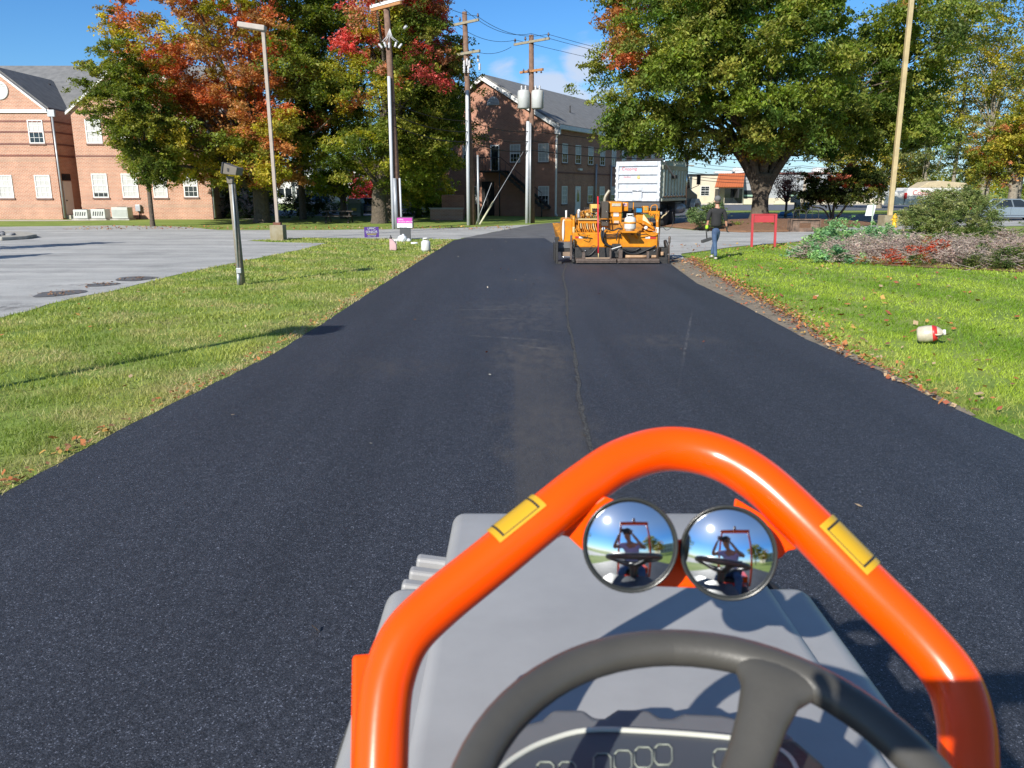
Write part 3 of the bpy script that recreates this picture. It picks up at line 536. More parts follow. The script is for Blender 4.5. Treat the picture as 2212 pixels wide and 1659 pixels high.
tree('yellow_tree', 'hazy yellow green tree behind the tall tan pole', (W(1900, 430, 95).x, 95), [EL(1880, 355, 95, 75, 45, 4), EL(1960, 370, 95, 50, 45, 4), EL(1820, 330, 97, 40, 25, 3)], 190, 110, .3, lambda c, r: pick(r, YG + GR[1:] + [(.34, .3, .1)], [3, 3, 2, 3, 2]), 83, .3, 3, 20, None, (.7, 1.4), .45, bark_l)
# small dark tree on the mulch bed
b = W(1797, 476, 49.5)
tree('small_tree', 'low dark multi stemmed tree with a few red leaves on the mulch bed end', (b.x, 49.5, .2), [EL(1825, 410, 49.5, 82, 30, 2.6), EL(1800, 382, 49.5, 60, 22, 2), EL(1860, 385, 49.5, 55, 24, 2), EL(1770, 425, 49.5, 40, 16, 1.5), EL(1735, 450, 49, 18, 6, .8)], 190, 170, .15,
     lambda c, r: pick(r, [(.035, .05, .012), (.06, .08, .015), (.12, .13, .02), (.35, .09, .04)], [4, 3, 1.4, .3]) if pj(c)[1] > 385 or pj(c)[0] > 1840 else pick(r, [(.06, .08, .015), (.38, .12, .07), (.14, .14, .02)], [3, 1.6, 1]), 85, .1, .9, 26, None, (.25, .5),
     trunks=[([W(1797, 480, 49.5), W(1800, 455, 49.5), W(1805, 425, 49.5)], .1, .06), ([W(1800, 478, 49.5), W(1820, 455, 49.5), W(1840, 425, 49.3)], .09, .05), ([W(1795, 478, 49.5), W(1778, 452, 49.3), W(1745, 445, 49)], .06, .03), ([W(1797, 478, 49.5), W(1792, 450, 49.7), W(1782, 420, 50)], .07, .04)])
b = W(1698, 452, 62)
tree('small_tree', 'thin young tree with sparse purple red twigs beside the big trunk', (b.x, 62), [EL(1700, 395, 62, 38, 36, 1.6)], 60, 60, .12, lambda c, r: pick(r, [(.2, .05, .05), (.26, .12, .1), (.16, .1, .08)], [3, 2, 2]), 87, .09, 1.4, 30, None, (.3, .6), .6)
tree('red_bush', 'red leaved tree beside the far white houses', (W(785, 430, 92).x, 92), [EL(785, 405, 92, 32, 32, 2)], 60, 120, .22, lambda c, r: pick(r, [(.25, .03, .035), (.33, .05, .05)], [1, 1]), 88, .15, 1, 8, None, (.5, .9))
# distant wood line
far = []
q = np.random.default_rng(90)
for i in range(420):
    px = q.uniform(560, 2300); Y = q.uniform(190, 240); c = W(px, 411 - q.uniform(0, 26) * (.5 + .5 * math.sin(px * .013) ** 2), Y); far.append((c.x, c.y, max(c.z, 1), q.uniform(2, 3.6)))
ft = crown('distant_trees', None, far, 70, .9, [pick(q, GR + YG + [(.2, .12, .05)], [3, 3, 2, 1, 1, 1]) for _ in far], 91, .8)
stuff(ft, 'distant line of green and yellow trees on the horizon', 'trees')
# shrubs
def shrub(name, label, ells, n, per, size, pal, seed, cr=(.15, .3), z=0, cat='shrub', group=None, shell=.25, twigs=0, tm=None, flat=.8):
    c0 = ells[0]; t = thing(name, label, cat, (c0[0], c0[1], z), group=group)
    cl = [c for c in envelope(ells, n, seed, cr, shell) if c[2] > z + .03]; r = np.random.default_rng(seed)
    crown('leaves', t, cl, per, size, [pal(c, r) for c in cl], seed + 1, flat, .1, .45)
    if twigs:
        q = random.Random(seed); mb = MB()
        for i in range(twigs):
            c = q.choice(cl); s = Vector(c[:3]) + Vector((q.gauss(0, .2), q.gauss(0, .2), q.gauss(0, .08))); a = q.uniform(0, 6.28); L = q.uniform(.15, .4)
            mb.tube([s, s + Vector((math.cos(a) * L, math.sin(a) * L, q.uniform(-.05, .25) * L * 2))], [.009, .004], 3, False)
        mb.build('twigs', tm or bark, t)['kind'] = 'stuff'
    return t
def L3(*cs):
    return lambda c, r: pick(r, cs, [1] * len(cs))
gx, gy = W(2050, 495, 39).x, 39
shrub('round_shrub', 'large rounded grey green shrub in front of the white truck', [(gx, gy, .9, 2.15, 2.0, 1.15), (gx + .3, gy, 1.5, 1.3, 1.3, .65), (gx - .9, gy - .3, .6, 1.5, 1.4, .7)], 330, 190, .085, L3((.15, .2, .07), (.21, .25, .09), (.28, .3, .13)), 101, (.2, .38), shell=.2)
def heath(px, py, Y, rx, ry, rz): c = W(px, py, Y); return (c.x, Y, 0.0, rx, ry, rz)
tw = mat('dead_twig', (.42, .35, .3), .9, v=.4, vs=8); juni = L3((.15, .29, .15), (.2, .36, .18), (.26, .42, .17)); grey = L3((.36, .29, .25), (.28, .22, .19), (.44, .37, .32)); dkg = L3((.06, .1, .025), (.1, .14, .035), (.13, .16, .05))
redp = L3((.45, .09, .04), (.38, .07, .035), (.3, .12, .05))
shrub('dry_shrub', 'grey dry spreading shrub at the left front of the planting bed', [heath(1800, 560, 24, 1.1, 1.5, .5), heath(1850, 560, 25.5, 1.4, 2.0, .6)], 150, 110, .07, grey, 103, (.15, .3), twigs=500, tm=tw, group='dry shrubs in the planting bed')
shrub('dry_shrub', 'grey dry spreading shrub in the middle of the planting bed behind the red one', [heath(1985, 570, 25, 2.0, 2.3, .62), heath(1900, 560, 27, 1.8, 1.5, .62)], 230, 110, .07, grey, 105, (.15, .3), twigs=700, tm=tw, group='dry shrubs in the planting bed')
shrub('dry_shrub', 'grey dry spreading shrub at the right end of the planting bed', [heath(2120, 580, 24.5, 2.1, 2.6, .6), heath(2200, 540, 27, 1.8, 2, .7), heath(2080, 580, 22, 1.0, 1, .4)], 300, 110, .07, grey, 107, (.15, .3), twigs=900, tm=tw, group='dry shrubs in the planting bed')
shrub('juniper', 'low blue green juniper at the left tip of the planting bed', [heath(1755, 555, 24.6, .65, .9, .62), heath(1805, 565, 22.9, 1.0, .5, .5), heath(1770, 530, 26.5, .5, .6, .7)], 110, 130, .09, juni, 109, (.15, .25), group='junipers in the planting bed')
shrub('juniper', 'low blue green juniper along the back of the planting bed below the white sign', [heath(1850, 510, 29, 1.6, 1.0, 1.0), heath(1800, 530, 28, .9, 1.0, .85), heath(1900, 515, 29.5, .9, .9, .85)], 170, 130, .09, juni, 111, (.15, .28), group='junipers in the planting bed')
shrub('red_shrub', 'bright red orange shrub at the centre of the planting bed', [heath(1955, 575, 22.6, .9, .5, .42), heath(1985, 565, 23.2, .45, .5, .68), heath(1905, 580, 22.4, .7, .4, .25), heath(2030, 560, 24.0, .35, .4, .62)], 80, 120, .06, redp, 113, (.1, .24), twigs=150, tm=tw)
shrub('green_shrub', 'low dark green shrub at the right front of the planting bed', [heath(2190, 585, 21.3, 1.5, 1.1, .55), heath(2130, 585, 21.2, .7, .6, .35), heath(1985, 590, 22.0, .4, .3, .3)], 150, 150, .06, dkg, 115, (.12, .25), twigs=200, tm=tw)
shrub('green_shrub', 'low green ground cover shrub between the round shrub and the grey car', [heath(2170, 500, 36, 2.6, 2.5, .5), heath(2050, 505, 33, 2.5, 1.2, .3)], 150, 150, .08, dkg, 117, (.15, .3))
sheet('planting_bed', rough([(9.6, 27.2), (9.4, 24.3), (10.2, 21.9), (12.6, 20.2), (18, 19.6), (24, 22), (26, 34), (17, 31.5), (12, 29.8)], .08, .5, 12), .018, soil)
c = W(1505, 497, 41)
shrub('juniper', 'drooping pale green juniper bush at the left end of the mulch bed', [(c.x + .3, 41.3, .7, .75, .8, .55), (c.x + 1.0, 41.5, .9, .5, .6, .6)], 70, 110, .1, L3((.12, .18, .07), (.17, .23, .1)), 119, (.15, .3), z=.1, twigs=60)
for lb, px, s in [('small weedy plant on the mulch left of the red sign frame', 1600, 121), ('small weedy plant at the foot of the big tree trunk', 1660, 123)]:
    c = W(px, 495, 42.5); shrub('weed_plant', lb, [(c.x, 42.5, .25, .45, .4, .25)], 16, 40, .09, L3((.2, .24, .05), (.14, .2, .05)), s, (.1, .2), z=.15, cat='plant')
for lb, px, Y, rx, rz, s in [('black green evergreen bush mass behind the left lamp post', 640, 62, 2.6, 2.6, 131), ('dark bush between the autumn tree trunk and the brick wall', 525, 61, 2.0, 2.2, 132)]:
    c = W(px, 440, Y); shrub('evergreen_bush', lb, [(c.x, Y, rz * .5, rx, 1.8, rz)], 90, 150, .16, L3((.03, .05, .014), (.045, .07, .018)), s, (.4, .7), cat='bush')
for lb, px, Y, rx, s in [('clipped dark hedge left of the green dumpster', 715, 66, 2.2, 134), ('dark low hedge in front of the parked cars by the brick planter', 935, 61, 2.6, 135)]:
    c = W(px, 450, Y); shrub('hedge', lb, [(c.x, Y, .3, rx, 1.0, .7)], 70, 130, .12, L3((.05, .09, .02), (.07, .11, .025)), s, (.3, .5), cat='hedge')
# ================= buildings =================
X3, Y3, Z3 = Vector((1, 0, 0)), Vector((0, 1, 0)), Vector((0, 0, 1))
white = mat('white_trim', (.72, .72, .7), .5, v=.12, vs=2); glass = mat('window_glass', (.02, .026, .032), .06, v=.5, vs=.7, spec=.8)
blind = mat('window_blind', (.5, .5, .48), .5, v=.2, vs=3); dark = mat('dark_metal', (.03, .03, .032), .5, v=.4, vs=6)
brickA = brickmat('salmon_brick', (.46, .205, .125), (.36, .15, .09), (.52, .44, .35)); brickB = brickmat('brown_brick', (.4, .165, .1), (.28, .11, .07), (.42, .31, .24))
brickD = brickmat('dark_brick_band', (.15, .05, .04), (.2, .07, .05), (.25, .15, .12)); brickL = brickmat('soldier_brick', (.44, .24, .16), (.36, .18, .12), (.45, .38, .3))
shing = mat('roof_shingle', (.12, .122, .125), .9, v=.45, vs=2.2, c2=(.19, .19, .19), b=.8, bs=14, det=8); galv = mat('galvanised', (.42, .44, .46), .45, .4, v=.2, vs=3)
def slab(mb, o, a, n, u0, u1, z0, z1, d0, d1):     # box on a wall plane: along a, out along n
    o, a, n = Vector(o), Vector(a), Vector(n)
    return mb.add([o + a * u + n * d + Z3 * z for u in (u0, u1) for d in (d0, d1) for z in (z0, z1)],
                  [(0, 1, 3, 2), (4, 6, 7, 5), (0, 4, 5, 1), (2, 3, 7, 6), (0, 2, 6, 4), (1, 5, 7, 3)])
def window(par, o, a, n, u0, u1, z0, z1, kind=0, sill=None, cols=3):
    f = MB(); t = .07
    slab(f, o, a, n, u0, u0 + t, z0, z1, -.02, .05); slab(f, o, a, n, u1 - t, u1, z0, z1, -.02, .05)
    slab(f, o, a, n, u0 + t, u1 - t, z1 - t, z1, -.02, .05); slab(f, o, a, n, u0 + t, u1 - t, z0, z0 + t, -.02, .05)
    zm = (z0 + z1) / 2; slab(f, o, a, n, u0 + t, u1 - t, zm - .035, zm + .035, -.01, .045); mu = MB()
    for i in range(1, cols): u = u0 + (u1 - u0) * i / cols; slab(f, o, a, n, u - .012, u + .012, z0 + t, zm - .035, 0, .03); slab(f, o, a, n, u - .012, u + .012, zm + .035, z1 - t, 0, .03)
    for zz in ((z0 + zm) / 2, (zm + z1) / 2): slab(f, o, a, n, u0 + t, u1 - t, zz - .012, zz + .012, 0, .028)
    w_ = f.build('window', white, par, fix=True)
    slab(MB(), o, a, n, u0 + .03, u1 - .03, z0 + .03, z1 - .03, -.06, .008).build('pane', glass, w_)
    if kind: b = zm if kind == 1 else z0 + t + (.25 if kind == 3 else 0); slab(MB(), o, a, n, u0 + t + .01, u1 - t - .01, b, z1 - t, .009, .014).build('blind', blind, w_)
    if sill: slab(MB(), o, a, n, u0 - .06, u1 + .06, z0 - .1, z0, -.02, .08).build('sill', sill, w_)
    return w_
# --- left brick office building ---
lb = thing('brick_building', 'salmon brick two storey office with white trimmed gables behind the parking lot', 'building', (-31, 58, 0))
mb = MB(); mb.box(-38.6, -31.9, 58, 61.2, -.5, 7.45); mb.box(-30.45, -21.2, 58, 61.2, -.5, 7.45); mb.box(-75, -21.2, 61.2, 74, -.5, 7.4)
gz, gp, hw = 7.45, 10.3, 3.35
def gable(mb, xc, half, z0, zp, y0, y1): mb.prism([(xc - half, y0, z0), (xc + half, y0, z0), (xc, y0, zp)], (0, y1 - y0, 0))
gable(mb, -35.25, 3.2, 7.451, 10.06, 58, 63); gable(mb, -25.8, 4.62, 7.451, 11.2, 58, 64)
mb.build('wall', brickA, lb)
rf = MB(); e = .35
def gab_roof(mb, xc, half, z0, zp, y0, y1, th=.16, ov=.3):
    k = (zp - z0) / half
    for s in (-1, 1):
        mb.prism([(xc, y0 - ov, zp + .02), (xc + s * (half + ov), y0 - ov, z0 - k * ov + .02), (xc + s * (half + ov), y0 - ov, z0 - k * ov + th), (xc, y0 - ov, zp + th)], (0, y1 - y0 + ov, 0))
gab_roof(rf, -35.25, 3.2, 7.45, 10.06, 58.15, 65, .16, .05); gab_roof(rf, -25.8, 4.62, 7.45, 11.2, 58.15, 67)
rf.prism([(-76, 60.8, 7.42), (-76, 67.6, 11.45), (-76, 67.6, 11.62), (-76, 60.8, 7.6)], (55.1, 0, 0)); rf.prism([(-76, 67.6, 11.45), (-76, 74.5, 7.4), (-76, 74.5, 7.6), (-76, 67.6, 11.62)], (55.1, 0, 0))
roof = rf.build('roof', shing, lb); MB().tube([W(107, 196, 63.5) - Z3 * .3, W(107, 181, 63.5)], .09, 8).build('vent_pipe', dark, roof)
tr = MB()
for xc, half, zp, ov in ((-35.25, 3.2, 10.06, .05), (-25.8, 4.62, 11.2, .3)):
    k = (zp - 7.45) / half
    for s in (-1, 1): tr.prism([(xc, 57.8, zp - .14), (xc + s * (half + ov), 57.8, 7.45 - k * ov - .14), (xc + s * (half + ov), 57.8, 7.47 - k * ov), (xc, 57.8, zp + .02)], (0, .19, 0))
tr.box(-38.7, -31.86, 57.88, 57.998, 7.2, 7.42)
tr.build('rake_trim', white, lb)
MB().box(-75, -31.95, 60.9, 61.18, 7.2, 7.4).box(-31.85, -30.5, 60.9, 61.18, 7.2, 7.4).build('gutter', white, lb)
v = MB(); v.lathe([(.001, 0), (.62, 0), (.62, .06), (.5, .06), (.5, .03), (.001, .03)], (-35.12, 58.0, 8.67), 24, Matrix.Rotation(R(90), 3, 'X'))
for i in range(7): z = 8.25 + i * .14; v.box(-35.12 - math.sqrt(max(.01, .25 - (z - 8.67) ** 2)), -35.12 + math.sqrt(max(.01, .25 - (z - 8.67) ** 2)), 57.93, 57.97, z - .03, z + .03)
v.build('gable_vent', white, lb)
bd = MB()
for py in (262, 285, 311, 336): z = W(50, py, 58).z; bd.box(-38.62, -31.88, 57.975, 58.02, z - .06, z + .06); bd.box(-31.92, -31.86, 58.03, 61.1, z - .06, z + .06)
z = W(190, 337, 58).z; bd.box(-30.47, -21.18, 57.975, 58.02, z - .05, z + .05); bd.build('dark_brick_band', brickD, lb)
z = W(190, 444, 58).z; MB().box(-30.47, -21.18, 57.985, 58.02, z - .1, z + .1).box(-38.62, -31.88, 57.985, 58.02, z - .1, z + .1).box(-38.62, -31.88, 57.985, 58.02, 4.0, 4.2).build('soldier_band', brickL, lb)
sillm = mat('brick_sill', (.2, .12, .1), .85, v=.3, vs=4); O = (0, 58, 0); n_ = (0, -1, 0)
for (x0, y0, x1, y1, kd) in [(62, 259, 94, 310, 1), (77, 378, 110, 428, 2), (200, 375, 233, 427, 3), (264, 375, 298, 427, 2), (331, 377, 361, 427, 2), (397, 377, 427, 426, 1), (186, 258, 219, 310, 2), (254, 258, 287, 310, 3), (323, 260, 354, 310, 2), (392, 262, 420, 310, 1), (-3, 378, 28, 428, 2)]:
    a, b = W((x0 + x1) / 2, y0, 58), W((x0 + x1) / 2, y1, 58); xc = (a.x + b.x) / 2; hw_ = (x1 - x0) / 2 * 57 / F; window(lb, O, X3, n_, xc - hw_, xc + hw_, b.z, a.z, kd, sillm)
d = MB(); a, b = W(150, 377, 61.15), W(152, 453, 61.15); d.box(-31.89, -31.84, 58.5, 59.6, .3, 2.65); dr = d.build('door', white, lb); MB().ell((-31.8, 58.65, 1.3), .05, 8, 6).build('handle', dark, dr)
MB().box(-31.89, -31.845, 58.5, 59.6, 2.7, 3.15).build('transom', glass, lb)
MB().box(-31.89, -31.0, 58.4, 59.8, 0, .28).build('door_step', conc, lb)
dp = MB(); dp.tube([(-31.72, 57.95, .1), (-31.72, 57.95, 7.0)], .07, 8); dp.box(-31.98, -31.5, 57.86, 58.05, 6.95, 7.4); dp.build('downspout', galv, lb)
MB().tube([(-21.12, 58.1, .1), (-21.12, 58.1, 7.2)], .07, 8).build('downspout', galv, lb)
for y in (59.6, 63, 66, 69):
    window(lb, (-21.2, 0, 0), Y3, X3, y, y + 1, 1.5, 3.1, 1, sillm)
# air conditioners by the wall
acm = mat('ac_casing', (.5, .52, .48), .5, v=.15, vs=3)
def ac(px0, px1, py0, py1, label, slats):
    Y = 56.4; a = W(px0, py1, Y); b = W(px1, py0, Y); w_ = b.x - a.x; h = b.z - .12; t = thing('air_conditioner', label, 'air conditioner', ((a.x + b.x) / 2, Y, 0), group='air conditioners by the brick wall')
    MB().box(a.x, b.x, Y, Y + .8, .12, h).build('casing', acm, t, .03); MB().box(a.x - .1, b.x + .1, Y - .1, Y + .9, 0, .1).build('base_pad', curb_m, t)
    s = MB()
    if slats:
        for i in range(slats): x = a.x + w_ * (.18 + .64 * i / (slats - 1)); s.beam((x - .03, Y - .012, .3), (x + .03, Y - .012, h - .16), .05, .02, (0, 1, 0))
    else:
        for i in range(9): s.box(a.x + .06, b.x - .06, Y - .02, Y - .004, .25 + i * (h - .4) / 9, .25 + i * (h - .4) / 9 + .03)
    s.build('grille', dark if slats else acm, t); MB().lathe([(.3, 0), (.3, .03), (.27, .03), (.27, .005), (.001, .005)], ((a.x + b.x) / 2, Y + .4, h), 16).build('fan_guard', dark, t)
ac(159, 187, 449, 470, 'grey air conditioner nearest the recessed white door', 5); ac(197, 225, 448, 470, 'grey air conditioner in the middle of the three by the wall', 5); ac(242, 274, 444, 471, 'taller ribbed air conditioner nearest the young tree', 0)
mtr = thing('electric_meter', 'small grey meter box with black conduit on the brick wall', 'meter', (W(300, 455, 57.9).x, 57.85, 0))
c = W(300, 450, 57.9); MB().box(c.x - .2, c.x + .15, 57.75, 57.99, c.z - .2, c.z + .25).build('meter_box', galv, mtr, .02); MB().tube([(c.x, 57.9, c.z - .2), (c.x, 57.9, .05)], .04, 8).tube(arc([(c.x, 57.8, .1), (c.x - .7, 57.3, .1), (c.x - 1.3, 57, .5)], 4), .02, 6).build('conduit', dark, mtr)
# --- middle brick building, turned ---
TH = math.atan2(-.465, .885); MO = Vector((3.4, 64, 0)); Mi = zrot(-TH)
mbld = thing('brick_building', 'dark brown brick building with white cornered gable behind the utility poles', 'building', MO, TH, world=False)
def ml(px, py, side):      # photo pixel -> local point on the front (y=0) or side (x=0) wall
    r = Mi @ ray(px, py); o = Mi @ (Vector((0, 0, EYE)) - MO); t = -o.x / r.x if side else -o.y / r.y; return o + r * t
EV, PK, HWD = 6.95, 10.7, 6.35
mb = MB(); mb.box(-12.7, 0, 0, 27, -.5, EV); mb.prism([(-12.7, 0, EV + .001), (0, 0, EV + .001), (-HWD, 0, PK)], (0, 27, 0)); mb.build('wall', brickB, mbld)
rf = MB(); k = (PK - EV) / HWD
for s in (-1, 1): rf.prism([(-HWD, -.3, PK + .03), (-HWD + s * 6.75, -.3, PK - k * 6.75 + .03), (-HWD + s * 6.75, -.3, PK - k * 6.75 + .2), (-HWD, -.3, PK + .2)], (0, 27.6, 0))
roof = rf.build('roof', shing, mbld); p = MB()
for y, x in ((7.5, -2.2), (15.5, -2.4)): p.tube([(x, y, PK - k * (HWD + x) - .1), (x, y, PK - k * (HWD + x) + .75)], .06, 8)
p.build('vent_pipe', dark, roof)
tr = MB()
for s in (-1, 1): tr.prism([(-HWD, -.36, PK - .28), (-HWD + s * 6.8, -.36, PK - k * 6.8 - .28), (-HWD + s * 6.8, -.36, PK - k * 6.8 + .04), (-HWD, -.36, PK + .04)], (0, .12, 0))
tr.box(.02, .42, -.2, 27.3, EV - .38, EV - .08); tr.prism([(.02, -.36, EV - .1), (.45, -.36, EV - .25), (.45, -.36, EV - .8), (.02, -.36, EV - .8)], (0, .2, 0)); tr.build('eave_trim', white, mbld)
MB().tube(arc([(.3, -.25, EV - .5), (.12, -.2, EV - 1.0), (.1, -.18, EV - 1.4), (.1, -.18, .5), (.1, -.2, .25), (.35, -.5, .12)], 3), .08, 8).build('downspout', white, mbld)
a = ml(1066, 227, 0); vv = MB(); r0 = .55
vv.prism([(a.x + r0 * 1.0 * math.cos(t_), -.08, a.z + r0 * 1.15 * math.sin(t_)) for t_ in [i * math.pi / 12 for i in range(13)]], (0, .1, 0)); vv.build('gable_vent', white, mbld)
vs_ = MB()
for i in range(5): z = a.z + .06 + i * .11; hw_ = r0 * math.sqrt(max(.02, 1 - ((z - a.z) / (r0 * 1.15)) ** 2)) - .05; vs_.box(a.x - hw_, a.x + hw_, -.11, -.085, z, z + .05)
vs_.build('vent_slats', mat('louvre_grey', (.3, .32, .36), .6), mbld)
fz = [(ml(1174, 350, 0).z, ml(1174, 310, 0).z), (ml(1174, 442, 0).z, ml(1174, 402, 0).z)]
for (x0, x1, fl, kd) in [(1163, 1186, 0, 2), (1102, 1124, 0, 1), (1163, 1186, 1, 1), (962, 978, 0, 1), (1000, 1016, 0, 1), (962, 980, 1, 0), (1010, 1030, 1, 0)]:
    ya = 330 if fl == 0 else 420; a, b = ml(x0, ya, 0), ml(x1, ya, 0); window(mbld, (0, 0, 0), X3, (0, -1, 0), a.x, b.x, *fz[fl], kd, sillm)
a, b = ml(1060, 340, 0), ml(1079, 340, 0); dz = ml(1070, 368, 0).z
slab(MB(), (0, 0, 0), X3, (0, -1, 0), a.x, b.x, dz, fz[0][1], -.02, .06).build('door_frame', white, mbld)
dd = slab(MB(), (0, 0, 0), X3, (0, -1, 0), a.x + .1, b.x - .1, dz + .02, fz[0][1] - .1, .05, .075).build('door', glass, mbld)
a, b = ml(1041, 440, 0), ml(1068, 440, 0); slab(MB(), (0, 0, 0), X3, (0, -1, 0), a.x, b.x, -.2, 2.7, -.02, .02).build('entry_shade_panel', mat('entry_shade', (.012, .012, .012), .8), mbld)  # flat near-black panel on the wall stands in for the entry's shade
st = MB(); c = ml(1069, 368, 0); st.box(c.x - 1.0, c.x + 1.2, -1.3, -.02, dz - .18, dz - .04)
for i in range(14): st.box(c.x + 1.2 + i * .27, c.x + 1.45 + i * .27, -1.25, -.1, dz - .18 - (i + 1) * .2, dz - .14 - (i + 1) * .2)
for yy in (-1.3, -.1): st.beam((c.x + 1.2, yy, dz - .1), (c.x + 5.0, yy, dz - 2.9), .06, .2)
for i in range(9): st.tube([(c.x + 1.2 + i * .45, -1.3, dz - .1 - i * .33), (c.x + 1.2 + i * .45, -1.3, dz + .85 - i * .33)], .02, 5)
for i in range(8): st.tube([(c.x - 1 + i * .3, -1.3, dz - .05), (c.x - 1 + i * .3, -1.3, dz + .95)], .018, 5)
st.tube([(c.x - 1, -1.3, dz + .95), (c.x + 1.2, -1.3, dz + .95), (c.x + 4.8, -1.3, dz - 1.75)], .03, 6)
for xx, zz in ((c.x - .95, dz - .1), (c.x + 1.1, dz - .1), (c.x + 4.8, dz - 2.8)): st.tube([(xx, -1.25, 0), (xx, -1.25, zz)], .05, 6)
st.build('outdoor_stair', dark, mbld)
for px in (1049, 1078): c = ml(px, 470, 0)
zs = [(ml(1219, 352, 1).z, ml(1219, 310, 1).z), (ml(1218, 441, 1).z, ml(1218, 402, 1).z)]
for (x0, x1, kd) in [(1214, 1225.5, 1), (1242.5, 1254, 1), (1270, 1281, 1), (1296, 1306, 1), (1321, 1330, 1), (1343, 1352, 1), (1365, 1373.5, 1), (1387, 1394.5, 0), (1406.5, 1413.5, 1)]:
    window(mbld, (0, 0, 0), Y3, X3, ml(x0, 340, 1).y, ml(x1, 340, 1).y, *zs[0], kd, sillm, 2)
for (x0, x1, kd) in [(1213, 1224.5, 2), (1269, 1280, 1), (1294.5, 1305, 1), (1318, 1327, 1), (1343, 1351, 1), (1365, 1373, 1)]:
    window(mbld, (0, 0, 0), Y3, X3, ml(x0, 420, 1).y, ml(x1, 420, 1).y, *zs[1], kd, sillm, 2)
a, b = ml(1242, 430, 1), ml(1253, 430, 1); dr = slab(MB(), (0, 0, 0), Y3, X3, a.y, b.y, .1, zs[1][1], -.02, .05).build('door', white, mbld)
slab(MB(), (0, 0, 0), Y3, X3, a.y + .3, b.y - .3, 1.1, zs[1][1] - .3, .051, .06).build('pane', glass, dr)
MB().box(.05, .25, a.y + .3, a.y + .9, 3.6, 3.75).build('wall_lamp', white, mbld)
pp = MB()
for px in (1283.5, 1316): y = ml(px, 420, 1).y; pp.tube([(.14, y, .1), (.14, y, 4.2)], .09, 8)
pp.build('wall_pipe', galv, mbld)
MB().box(-.01, .04, 0, 27, 3.3, 3.42).build('dark_brick_band', brickD, mbld)
# brick planter wall left of that building
pw = thing('brick_planter', 'low salmon brick planter wall beside the brown building', 'planter', (-5.5, 60, 0))
mb = MB(); a, b = W(955, 470, 59.5), W(1003, 470, 59.5); mb.box(a.x, b.x, 59.4, 60, -.2, W(960, 421, 59.5).z); mb.build('wall', brickB, pw)
mb = MB(); a, b = W(930, 470, 56.5), W(1000, 470, 56.5); mb.box(a.x, b.x, 56.3, 56.7, -.2, .75); mb.box(a.x, a.x + .4, 56.71, 59, -.2, .75); mb.build('low_wall', brickA, pw)
MB().box(a.x - .05, b.x + .05, 56.25, 56.75, .755, .84).build('coping', conc, pw)
# --- street buildings at the right ---
stucco = mat('cream_stucco', (.62, .55, .42), .85, v=.18, vs=.8); mgrey = mat('grey_cladding', (.36, .38, .4), .6, v=.15, vs=.6)
sb = thing('shop_building', 'cream one storey building with orange metal awning across the street', 'building', (32, 122, 0)); Y = 122
def R4(x): return x / 2.304 / 1.1573 + 1600 / 1.1573
a = W(1465, 440, Y).x; b = W(1605, 440, Y).x; H_ = W(1520, 379, Y).z
MB().box(a, b, Y, Y + 25, -.3, H_).build('wall', stucco, sb); MB().box(a - .1, b + .1, Y - .1, Y + 25, H_ + .003, H_ + .2).build('roof', dark, sb)
def wr(x0, y0, x1, y1, Yq): p0, p1 = W(x0, y0, Yq), W(x1, y1, Yq); return p0.x, p1.x, p1.z, p0.z
x0, x1, z0, z1 = wr(1514, 402, 1532, 423, Y); window(sb, (0, Y, 0), X3, n_, x0, x1, z0, z1, 0, None, 2)
x0, x1, z0, z1 = wr(1566, 408, 1602, 436, Y); slab(MB(), (0, Y, 0), X3, n_, x0, x1, -.1, z1, -.02, .05).build('door', glass, sb)
awm = mat('orange_awning', (.42, .12, .045), .45, v=.12, vs=1); x0, x1, z0, z1 = wr(1543, 379, 1616, 403, Y - 1.5)
aw = MB(); aw.prism([(x0, Y - 2.2, z0 - .05), (x0 + 1.0, Y - .05, z1 + .3), (x1 - .2, Y - .05, z1 + .3), (x1 - .9, Y - 2.2, z0 - .05)], (0, .12, -.12)); ao = aw.build('awning', awm, sb)
s = MB()
for i in range(1, 12): t = i / 12; s.beam((x0 + (x1 - .9 - x0) * t, Y - 2.23, z0 - .02), (x0 + 1 + (x1 - 1.2 - x0) * t, Y - .1, z1 + .33), .06, .06)
s.build('seam_rib', awm, ao); MB().box(x0 + .6, x0 + .8, Y - 2, Y - .01, z0 - 1.6, z0 - .3).box(x1 - 1.6, x1 - 1.4, Y - 2, Y - .01, z0 - 1.6, z0 - .3).build('awning_bracket', dark, sb)
gb = thing('shop_building', 'grey metal clad building with dark shop windows across the street', 'building', (50, 122, 0))
a = W(1606, 440, Y).x; b = W(1930, 440, Y).x; H2 = W(1700, 376, Y).z; w0 = MB().box(a, b, Y + .3, Y + 25, -.3, H2).build('wall', mgrey, gb)
s = MB(); x = a + .3
while x < b: s.box(x, x + .08, Y + .24, Y + .298, 2.4, H2 - .05); x += .9
s.build('cladding_rib', mgrey, gb); MB().box(a - .1, b + .1, Y + .1, Y + 25, H2 + .003, H2 + .25).build('roof_edge', mat('red_brown_trim', (.16, .06, .05), .6), gb)
for (x0, x1) in ((1607, 1628), (1700, 1722), (1735, 1786), (1800, 1850)):
    xx0, xx1, z0, z1 = wr(x0, 411, x1, 438, Y + .3); slab(MB(), (0, Y + .3, 0), X3, n_, xx0, xx1, .1, z1, -.02, .06).build('shop_window', glass, gb)
    slab(MB(), (0, Y + .3, 0), X3, n_, xx0, xx1, z1 - .9, z1 - .65, .061, .08).build('window_band', mat('green_tint_band', (.3, .45, .35), .5), gb)
MB().box(a, b, Y + .2, Y + .28, 0, .9).build('base_wall', stucco, gb)
